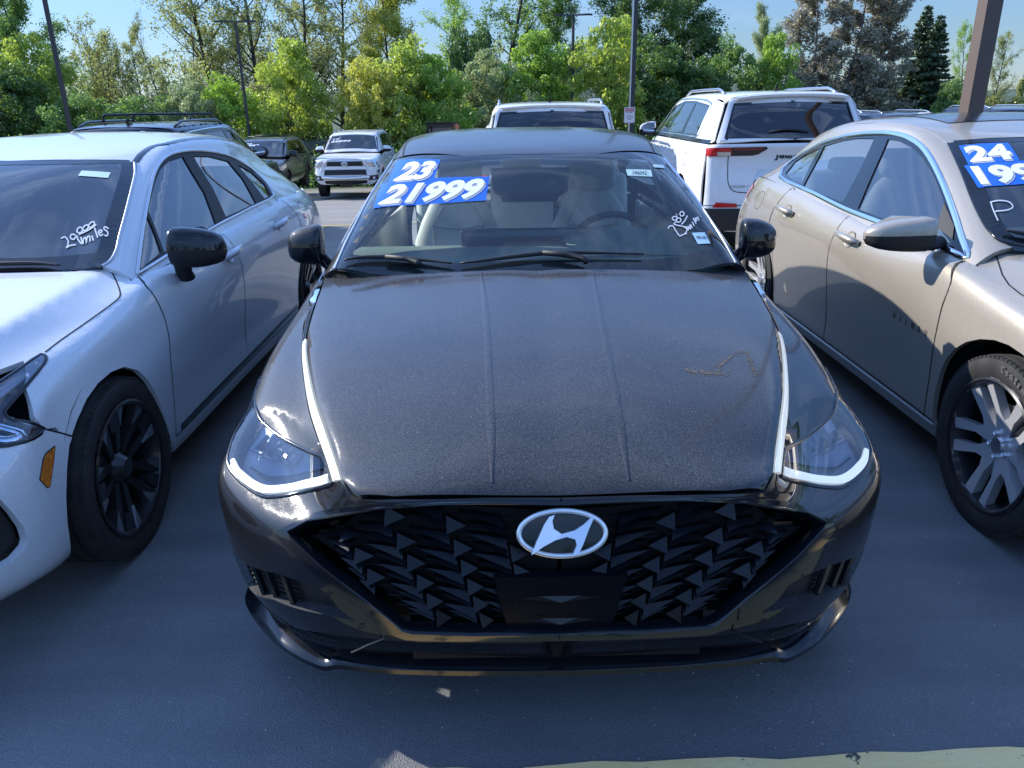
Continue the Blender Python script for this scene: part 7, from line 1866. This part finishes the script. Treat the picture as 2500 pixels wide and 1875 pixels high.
# ---- big white three-row SUV
def ex_white(R, B, G, Mi):
    s = 1
    def TR(base, L_): return [tuple(base.trace(*q, Mi)) for q in Z5(L_)]
    # in this frame the visible flank is +x (the vehicle stands turned round)
    tl = TR(B, [(1270, 406), (1300, 400), (1598, 394), (1602, 404), (1550, 434), (1520, 441), (1290, 446), (1270, 440)])
    for sg in (1, -1):
        q = [(sg * abs(p[0]), p[1], p[2]) for p in tl]
        panel(B, [q], (sg * .35, .93, 0), .04, 'tail_light', M_GBLACK, R, thick=.012, off=.008)
        up = TR(B, [(1272, 404), (1300, 400), (1405, 398), (1405, 440), (1275, 445)]); panel(B, [[(sg * abs(p[0]), p[1], p[2]) for p in up]], (sg * .5, .85, 0), .03, 'tail_light_lens', M_RED, R, thick=.004, off=.012)
        up = TR(B, [(1330, 422), (1400, 420), (1400, 441), (1330, 443)]); panel(B, [[(sg * abs(p[0]), p[1], p[2]) for p in up]], (sg * .5, .85, 0), .03, 'reversing_light', M_SATIN, R, thick=.004, off=.016)
        up = TR(B, [(1415, 398), (1590, 395), (1560, 412), (1415, 412)]); panel(B, [[(sg * abs(p[0]), p[1], p[2]) for p in up]], (sg * .2, .95, 0), .03, 'tail_light_lens', M_REDD, R, thick=.004, off=.012)
        rf = [(sg * .84, 5.1, .555), (sg * .56, 5.1, .555), (sg * .57, 5.1, .595), (sg * .80, 5.1, .61)]
        panel(B, [rf], (sg * .2, .95, 0), .03, 'reflector', M_RED, R, thick=.004, off=.012)
    panel(B, [[(-.97, 5.2, .54), (.97, 5.2, .54), (.95, 5.2, .26), (-.95, 5.2, .26)]], (0, 1, 0), .05, 'lower_cladding', M_PBLACK, R, thick=.02, off=.012)
    ribbon(B, [(-.80, 5.1, 1.27), (0, 5.1, 1.275), (.80, 5.1, 1.27)], .02, 'belt_chrome', M_CHROME, R, off=.004, d=(0, 1, .1), thick=.006)
    ribbon(B, [(.71, 5.1, 1.25), (.70, 5.1, 1.0), (.68, 5.1, .80), (.58, 5.1, .72), (0, 5.1, .71), (-.58, 5.1, .72), (-.68, 5.1, .80), (-.70, 5.1, 1.0), (-.71, 5.1, 1.25)], .009, 'tailgate_line', M_DARK, R, off=.002, d=(0, 1, 0))
    # plate recess
    panel(B, [[(-.36, 5.1, .96), (.36, 5.1, .96), (.42, 5.1, .80), (-.42, 5.1, .80)]], (0, 1, 0), .05, 'plate_panel', M_SATIN, R, thick=.0, off=.004)
    h, n = B.drop((.10, 5.2, 1.06), (0, 1, 0))
    text_flat('Jeep', 'tailgate_letters', M_INK, R, h + Vector((.10, .012, 0)), (-1, 0, 0), (0, 0, 1), .24, .085, bold=.03)
    h, n = B.drop((.60, 5.2, .77), (0, 1, 0)); text_flat('GRAND CHEROKEE', 'tailgate_letters', M_SATIN, R, h + Vector((.06, .012, 0)), (-1, 0, 0), (0, 0, 1), .42, .026, bold=.02)
    # wiper, fin, handle flap
    P_ = [G.drop((x, 5, z), (0, 1, .3))[0] + Vector((0, .02, 0)) for x, z in ((.28, 1.33), (.1, 1.35), (-.05, 1.34), (-.16, 1.325))]
    MB().tube(P_, [.006, .011, .010, .008], 6).build('rear_wiper', M_PBLACK, R, smooth=True)
    fin(G, R, 4.35, M_GBLACK)
    ribbon(B, [(.98, 4.15 + .11 * math.cos(a), 1.02 + .075 * math.sin(a)) for a in np.linspace(0, 6.283, 14)], .006, 'filler_flap_line', M_DARK, R, off=.001, d=(1, 0, 0))
    spo = MB(); spo.add([G.drop((x, 4.88, 2), (0, 0, 1))[0] + Vector((0, o, dz)) for x in np.linspace(-.62, .62, 9) for o, dz in ((-.25, .008), (.13, -.010), (.12, -.035), (-.05, -.03))], [(4 * i + q, 4 * i + q + 1, 4 * i + q + 5, 4 * i + q + 4) for i in range(8) for q in range(3)]); spo.build('rear_spoiler', M_WHITE, R, auto=40)
def fin(G, R, y, m, x=0, sc=1):
    p = G.drop((x, y, 3), (0, 0, 1))[0]; V = [(0, -.10, 0), (.022, .05, 0), (-.022, .05, 0), (.004, .055, .075), (-.004, .055, .075), (0, .03, .082)]
    MB().add([p + Vector(v) * sc for v in V], [(0, 1, 3, 5), (0, 5, 4, 2), (1, 2, 4, 3), (3, 4, 5)]).build('roof_fin', m, R)
zw = gz(3.1, 7.5)
build_suv('parked_suv', Vector((3.09, 7.50 + 5.10, zw)), math.pi, dict(L_=5.15, W=1.98, H=1.80, hz=1.10, bz=1.27, yc=1.45, yh=2.35, yt=4.86, yb=5.06, roofw=.70, z0=.26), M_WHITE,
    'big white three-row SUV seen from behind between the black and tan sedans', side_win=[[(4.42, 1.32), (4.36, 1.62), (3.62, 1.665), (3.66, 1.31)], [(3.56, 1.31), (3.52, 1.67), (2.95, 1.67), (2.70, 1.30)], [(2.60, 1.30), (2.85, 1.66), (2.45, 1.60), (1.90, 1.30)]],
    rear_win=[(.74, 5, 1.295), (.63, 5, 1.65), (0, 5, 1.67), (-.63, 5, 1.65), (-.74, 5, 1.295), (0, 5, 1.285)], front_win=[(-.60, 2.3, 1.66), (.60, 2.3, 1.66), (.76, 1.6, 1.30), (-.76, 1.6, 1.30)],
    glassm=M_PRIV, clad=None, rails=(2.6, 4.55, M_SATIN), wheels=(.95, 4.04), wr=.39, extra=ex_white, sp=.07, handles=((3.35, 1.10), (2.25, 1.08)), lines=[[(3.62, 1.25), (3.62, .9), (3.55, .55)], [(2.65, 1.25), (2.62, .5)]],
    trim=[(1.85, 1.29), (2.30, 1.55), (2.6, 1.69), (3.2, 1.715), (4.0, 1.70), (4.42, 1.66), (4.52, 1.60), (4.52, 1.31), (3.8, 1.285), (2.6, 1.275), (1.95, 1.275)], mirror=M_WHITE)
# ---- white SUV straight behind
def ex_white2(R, B, G, Mi):
    for sg in (1, -1):
        lampq(B, R, 'tail_light', [(sg * .96, 4.8, 1.15), (sg * .84, 4.9, 1.15), (sg * .84, 4.9, .80), (sg * .96, 4.8, .80)], (sg * .5, .85, 0), M_RED)
    fin(G, R, 4.25, M_GBLACK)
    # mirrored price figures showing through from the windscreen
    for i in range(2):
        o = text_flat('99' if i else '5', 'windscreen_figures', M_CHALK, R, (.12 - .28 * (1 - i), 1.75, 1.30), (1, 0, 0), (0, 0, 1), .22 if i else .1, .14, bold=.04)
    spo = MB(); spo.add([G.drop((x, 4.66, 2), (0, 0, 1))[0] + Vector((0, o, dz)) for x in np.linspace(-.66, .66, 9) for o, dz in ((-.22, .008), (.12, -.012), (.11, -.035), (-.05, -.03))], [(4 * i + q, 4 * i + q + 1, 4 * i + q + 5, 4 * i + q + 4) for i in range(8) for q in range(3)]); spo.build('rear_spoiler', M_WHITE, R, auto=40)
zc = gz(.53, 9.3)
build_suv('parked_suv', Vector((.53, 9.25 + 4.9, zc + .02)), math.pi, dict(L_=4.95, W=1.98, H=1.82, hz=1.08, bz=1.22, yc=1.35, yh=2.2, yt=4.66, yb=4.90, roofw=.76), M_WHITE,
    'white SUV seen from behind directly over the roof of the black sedan', side_win=[[(4.50, 1.28), (4.40, 1.58), (3.66, 1.62), (3.66, 1.27)], [(3.56, 1.27), (3.52, 1.62), (2.85, 1.62), (2.60, 1.26)], [(2.50, 1.26), (2.75, 1.6), (2.3, 1.56), (1.8, 1.26)]],
    rear_win=[(.80, 5, 1.26), (.68, 5, 1.68), (0, 5, 1.70), (-.68, 5, 1.68), (-.80, 5, 1.26)], front_win=[(-.64, 2.2, 1.62), (.64, 2.2, 1.62), (.78, 1.5, 1.25), (-.78, 1.5, 1.25)],
    glassm=M_PRIV, rails=(2.5, 4.45, M_SATIN), wheels=(.95, 3.85), wr=.38, extra=ex_white2, sp=.08, mirror=M_WHITE)
# ---- dark blue SUV at the left
def ex_navy(R, B, G, Mi):
    fin(G, R, 4.0, M_GBLACK, sc=1.1)
    for y0 in (2.55, 3.45):
        l = [G.drop((s * .60, y0, 3), (0, 0, 1))[0] for s in (1, -1)]
        pts = [l[0] + Vector((0, 0, .03)), l[0] + Vector((-.01, 0, .105)), l[0] + Vector((-.07, 0, .125)), l[1] + Vector((.07, 0, .125)), l[1] + Vector((.01, 0, .105)), l[1] + Vector((0, 0, .03))]
        MB().tube(cr([tuple(p) for p in pts], 3), .018, 8, flat=.7).build('roof_crossbar', M_GBLACK, R, smooth=True)
    h, n = G.drop((0, 4.5, 1.60), (0, 1, .4))
    panel(G, [[(-.16, 4.5, 1.625), (.16, 4.5, 1.625), (.16, 4.5, 1.605), (-.16, 4.5, 1.605)]], (0, .9, .5), .04, 'high_brake_light', M_REDD, R, thick=.01, off=.012)
    for sg in (1, -1): lampq(B, R, 'tail_light', [(sg * .92, 4.4, 1.08), (sg * .60, 4.5, 1.08), (sg * .60, 4.5, .94), (sg * .92, 4.4, .90)], (sg * .5, .85, 0), M_REDD)
zn = gz(-5.02, 8.8)
build_suv('parked_suv', Vector((-5.02, 8.75 + 4.55, zn + .01)), math.pi, dict(L_=4.6, W=1.86, H=1.70, hz=1.05, bz=1.16, yc=1.25, yh=2.05, yt=4.22, yb=4.52, roofw=.72), M_NAVY,
    'dark blue SUV with black roof crossbars seen from behind over the pale sedan', side_win=[[(4.10, 1.22), (4.02, 1.50), (3.42, 1.54), (3.42, 1.21)], [(3.33, 1.21), (3.30, 1.55), (2.62, 1.555), (2.44, 1.20)], [(2.35, 1.20), (2.52, 1.54), (2.15, 1.50), (1.55, 1.20)]],
    rear_win=[(.70, 5, 1.20), (.60, 5, 1.54), (0, 5, 1.56), (-.60, 5, 1.54), (-.70, 5, 1.20)], front_win=[(-.58, 2.1, 1.58), (.58, 2.1, 1.58), (.74, 1.4, 1.20), (-.74, 1.4, 1.20)],
    glassm=M_PRIV, rails=(2.3, 4.1, M_NAVY), wheels=(.9, 3.6), wr=.36, extra=ex_navy, sp=.08, mirror=M_GBLACK,
    trim=[(1.50, 1.185), (2.05, 1.47), (2.4, 1.585), (3.0, 1.60), (3.8, 1.575), (4.12, 1.53), (4.20, 1.45), (4.18, 1.21), (3.4, 1.185), (2.3, 1.18), (1.6, 1.175)])
# ---- white off-roader facing the camera
def ex_runner(R, B, G, Mi):
    Z6b = lambda L_: [tuple(B.trace(540 + .20796 * a, 280 + .20796 * b, Mi)) for a, b in L_]
    d = (0, -1, .1)
    def pn(nm, L_, m, off=.006, thick=.01, dd=d): return panel(B, [L_], dd, .05, nm, m, R, thick=thick, off=off)
    w = .96
    for sg in (1, -1):
        lampq(B, R, 'headlight', [(sg * .50, 0, 1.02), (sg * .62, 0, 1.06), (sg * .90, .1, 1.08), (sg * .93, .2, .99), (sg * .86, .1, .90), (sg * .60, 0, .93)], (sg * .3, -.95, .1), M_SILVREF)
        pn('fog_light_bezel', [(sg * .62, 0, .66), (sg * .93, .1, .68), (sg * .93, .1, .54), (sg * .66, 0, .54)], M_GBLACK, dd=(sg * .3, -.95, 0))
        for zz in (.70, .50):
            pass
        h, n = B.drop((sg * .80, 0, .61), (sg * .3, -.95, 0)); MB().lathe([(0, 0), (.002, .04), (-.006, .045)], 16, axis='y').build('fog_light', M_SILVREF, R, smooth=True, xf=Matrix.Translation(h + n * .02))
        ribbon(B, [(sg * .62, 0, .69), (sg * .95, .1, .71), (sg * .95, .1, .53), (sg * .64, 0, .53)], .02, 'fog_light_trim', M_CHROME, R, off=.008, thick=.008, nsm=1, d=(sg * .3, -.95, 0))
    ribbon(B, [(-.70, 0, .78), (-.58, 0, 1.0), (-.44, 0, 1.10), (0, 0, 1.12), (.44, 0, 1.10), (.58, 0, 1.0), (.70, 0, .78)], .05, 'grille_surround', M_WHITE, R, off=.004, thick=.03, d=d)
    pn('grille', [(-.48, 0, 1.06), (.48, 0, 1.06), (.52, 0, .93), (-.52, 0, .93)], M_PBLACK)
    pn('grille_bar', [(-.56, 0, .93), (.56, 0, .93), (.58, 0, .84), (-.58, 0, .84)], M_WHITE, off=.02)
    pn('lower_grille', [(-.58, 0, .83), (.58, 0, .83), (.60, 0, .69), (-.60, 0, .69)], M_PBLACK, off=.012)
    ribbon(B, [(-.66, 0, .63), (-.3, 0, .61), (0, 0, .60), (.3, 0, .61), (.66, 0, .63)], .075, 'chrome_bar', M_CHROME, R, off=.01, thick=.05, d=d)
    pn('intake', [(-.60, 0, .54), (.60, 0, .54), (.58, 0, .42), (-.58, 0, .42)], M_PBLACK)
    h, n = B.drop((0, 0, .36), d); MB().rbox(h + Vector((0, -.03, 0)), (.36, .03, .14), .01).build('plate_holder', M_GBLACK, R, auto=40)
    for a, b, z in ((.085, .055, 0), (.035, .052, 0), (.06, .022, .018)):
        h, n = B.drop((0, 0, .99), d); MB().tube([h + Vector((a * math.cos(t), -.045, b * math.sin(t) + z)) for t in np.linspace(0, 2 * math.pi, 24, endpoint=False)], .008, 6, closed=True).build('badge_ring', M_CHROME, R, smooth=True)
    # windscreen figures
    for (s, x0, z0_, wd, ht) in (('17', -.60, 1.62, .22, .115), ('29999', -.66, 1.48, .62, .125)):
        tv, tf = text_mesh(s, .045, .2); V = []
        for u, v in tv:
            hh, nn = G.drop((x0 + u * wd, 1.7, z0_ + v * ht), (0, -.6, .5)); V.append(hh + nn * .006)
        mesh('sticker_digits', V, tf, M_WHITEST, R)
zr = gz(-4.6, 21.3)
build_suv('parked_suv', Vector((-4.62, 21.2, zr)), .03, dict(L_=4.83, W=1.925, H=1.80, hz=1.20, bz=1.26, yc=1.35, yh=2.05, yt=4.55, yb=4.78, roofw=.72, nose=.14, z0=.42), M_WHITE,
    'white off-road SUV with 17 29999 on its windscreen facing the camera', side_win=[[(2.0, 1.32), (2.35, 1.62), (2.75, 1.66), (2.75, 1.31)], [(2.85, 1.31), (2.85, 1.66), (3.55, 1.66), (3.55, 1.31)], [(3.75, 1.31), (3.65, 1.66), (4.35, 1.62), (4.45, 1.33)]],
    front_win=[(-.63, 2.05, 1.69), (.63, 2.05, 1.69), (.77, 1.6, 1.30), (-.77, 1.6, 1.30)], rear_win=[(.66, 5, 1.30), (.6, 5, 1.62), (-.6, 5, 1.62), (-.66, 5, 1.30)],
    glassm=M_SG, rails=(2.4, 4.3, M_SATIN), wheels=(.95, 3.74), wr=.39, extra=ex_runner, mirror=M_WHITE, handles=((2.6, 1.12), (3.5, 1.12)), lines=[[(2.8, 1.2), (2.8, .6)], [(1.75, 1.2), (1.7, .6)]], wheelmat=M_ALLOYD)
# ---- grey compact SUV facing the camera
def ex_cross(R, B, G, Mi):
    d = (0, -1, .1)
    panel(B, [[(-.5, 0, .86), (.5, 0, .86), (.62, 0, .45), (-.62, 0, .45)]], d, .05, 'grille', M_GBLACK, R, thick=.01, off=.006)
    for sg in (1, -1):
        lampq(B, R, 'headlight', [(sg * .45, 0, .92), (sg * .88, .1, .98), (sg * .90, .15, .88), (sg * .55, 0, .84)], (sg * .4, -.9, .1), M_SILVREF)
        panel(B, [[(sg * .60, 0, .62), (sg * .88, .1, .66), (sg * .88, .1, .48), (sg * .70, 0, .46)]], (sg * .3, -.95, 0), .05, 'fog_light_bezel', M_GBLACK, R, thick=.01, off=.006)
    for y0 in (2.4, 3.2):
        l = [G.drop((s * .58, y0, 3), (0, 0, 1))[0] + Vector((0, 0, .06)) for s in (1, -1)]; MB().tube(l, .014, 6).build('roof_crossbar', M_GBLACK, R, smooth=True)
    for (s, x0, z0_, wd, ht) in (('24', -.50, 1.42, .20, .10), ('29999', -.62, 1.30, .55, .11)):
        tv, tf = text_mesh(s, .045, .2); V = []
        for u, v in tv:
            hh, nn = G.drop((x0 + u * wd, 1.7, z0_ + v * ht), (0, -.6, .5)); V.append(hh + nn * .008)
        mesh('sticker_digits', V, tf, M_WHITEST, R)
    panel(G, [[(-.63, 1.7, 1.29), (-.05, 1.7, 1.29), (-.05, 1.7, 1.42), (-.63, 1.7, 1.42)]], (0, -.6, .5), .05, 'price_sticker', M_BLUE, R, thick=0, off=.004)
zx = gz(-7.4, 21.7) + .10
build_suv('parked_suv', Vector((-7.52, 21.7, zx)), .02, dict(L_=4.46, W=1.83, H=1.60, hz=1.02, bz=1.10, yc=1.15, yh=1.95, yt=4.0, yb=4.35, roofw=.70), M_GREY,
    'grey compact SUV with black wheels facing the camera left of the white off-roader', side_win=[[(1.70, 1.14), (2.10, 1.42), (2.45, 1.46), (2.45, 1.13)], [(2.55, 1.13), (2.55, 1.46), (3.20, 1.45), (3.30, 1.14)], [(3.42, 1.15), (3.32, 1.44), (3.75, 1.40), (3.95, 1.20)]],
    front_win=[(-.58, 2.0, 1.50), (.58, 2.0, 1.50), (.72, 1.4, 1.14), (-.72, 1.4, 1.14)], rear_win=[(.60, 5, 1.14), (.54, 5, 1.42), (-.54, 5, 1.42), (-.60, 5, 1.14)],
    glassm=M_SG, rails=(2.1, 3.9, M_GBLACK), wheels=(.92, 3.56), wr=.35, extra=ex_cross, clad=M_PBLACK, mirror=M_GBLACK, handles=((2.35, .98), (3.15, .99)), lines=[[(2.5, 1.05), (2.5, .5)], [(1.5, 1.05), (1.45, .5)]], wheelmat=M_GBLACK)
# ---- others farther back
sw_ = [[(1.9, 1.24), (2.3, 1.52), (2.7, 1.56), (2.7, 1.23)], [(2.8, 1.23), (2.8, 1.56), (3.5, 1.55), (3.55, 1.23)], [(3.7, 1.24), (3.6, 1.54), (4.1, 1.50), (4.2, 1.28)]]
fw_ = [(-.60, 2.05, 1.60), (.60, 2.05, 1.60), (.74, 1.5, 1.22), (-.74, 1.5, 1.22)]; rw_ = [(.66, 5, 1.24), (.58, 5, 1.54), (-.58, 5, 1.54), (-.66, 5, 1.24)]
dd_ = dict(L_=4.7, W=1.90, H=1.70, hz=1.08, bz=1.18, yc=1.3, yh=2.0, yt=4.3, yb=4.62, roofw=.72)
def fig(s):
    def f(R, B, G, Mi):
        for (t, x0, z0_, wd, ht) in s[1]:
            tv, tf = text_mesh(t, .045, .1); V = []
            for u, v in tv:
                hh, nn = G.drop((x0 + u * wd, 1.7, z0_ + v * ht), (0, -.6, .5)); V.append(hh + nn * .008)
            mesh('sticker_digits', V, tf, M_WHITEST, R)
        for sg in (1, -1): lampq(B, R, 'headlight', [(sg * .50, 0, .92), (sg * .88, .1, .96), (sg * .90, .15, .86), (sg * .58, 0, .84)], (sg * .4, -.9, .1), M_SILVREF)
        panel(B, [[(-.5, 0, .90), (.5, 0, .90), (.5, 0, .55), (-.5, 0, .55)]], (0, -1, .1), .06, 'grille', M_GBLACK, R, thick=.01, off=.006)
    return f
def small(label, x, y, rz, P, ex=None, rails=None, H=None, **k):
    d_ = dict(dd_)
    if H: d_['H'] = H
    return build_suv('parked_suv', Vector((x, y, gz(x, y))), rz, d_, P, label, side_win=sw_, front_win=fw_, rear_win=rw_, glassm=M_SG, wheels=(.92, 3.75), wr=.37, extra=ex, rails=rails, mirror=M_GBLACK, sp=.11, **k)
small('white SUV mostly hidden behind the grey compact SUV, only its roof showing', -10.4, 27.0, .02, M_WHITE)
small('small dark SUV half hidden between the grey SUV and the white off-roader', -8.3, 30.0, -.2, M_GREY, H=1.62)
small('dark SUV with white figures on its windscreen left of the big white SUV', 2.95, 15.2, .75, M_GREY, ex=fig(('', [('29', -.45, 1.44, .22, .12), ('10995', -.60, 1.28, .62, .13)])), H=1.72)
small('black SUV with silver roof rails behind the boot of the tan sedan', 7.2, 13.8, .08, M_NAVY, rails=(2.3, 4.2, M_SATIN))
small('black SUV farther back whose rails show just over the tan roof', 10.4, 17.2, .05, M_NAVY, rails=(2.3, 4.2, M_SATIN), H=1.74)
small('dark blue SUV at the right edge showing only its roof', 13.4, 17.6, .05, M_NAVY, rails=(2.3, 4.2, M_SATIN), H=1.80)
# ---- compact digger, only its cab stands above the black roof
def digger():
    y = 27.0; c = at(1082, 313, y=y); g = gz(c.x, y); e = empty('compact_digger', (c.x, y, g)); tag(e, 'small digger with a black glazed cab beyond the roof of the black sedan', 'digger')
    MB().rbox((0, 0, .35), (1.3, 1.9, .5), .15).build('tracks', M_PBLACK, e, auto=40)
    MB().rbox((0, .2, .80), (1.1, 1.5, .4), .08).build('engine_cover', mat('orange_machine_paint', (.35, .12, .05), .5), e, auto=40)
    zt = at(1082, 301, y=y).z - g; wd = .56; f = MB()
    for sx in (-1, 1):
        for sy in (-1, 1): f.tube([(sx * wd * .9, sy * .45, 1.0), (sx * wd * .9, sy * .42, zt)], .045, 6)
    f.box((0, 0, zt), (wd * 2, 1.05, .10)); f.box((0, 0, 1.02), (wd * 2, 1.05, .08))
    f.build('cab_frame', M_GBLACK, e)
    MB().box((0, -.46, (1.0 + zt) / 2), (wd * 1.7, .01, zt - 1.1)).build('cab_glass', M_SG, e)
    MB().rbox((0, .1, 1.25), (.45, .3, .5), .08).build('seat', M_SEATD, e, auto=40)
    q = at(1108, 313, y=y); MB().tube([(q.x - c.x, .2, .9), (q.x - c.x + .05, -.2, zt - .5), (q.x - c.x + .12, -.5, zt - .1), (q.x - c.x + .2, -1.2, zt - .9)], [.10, .12, .12, .07], 8).build('boom', bpy.data.materials['orange_machine_paint'], e, smooth=True)
digger()
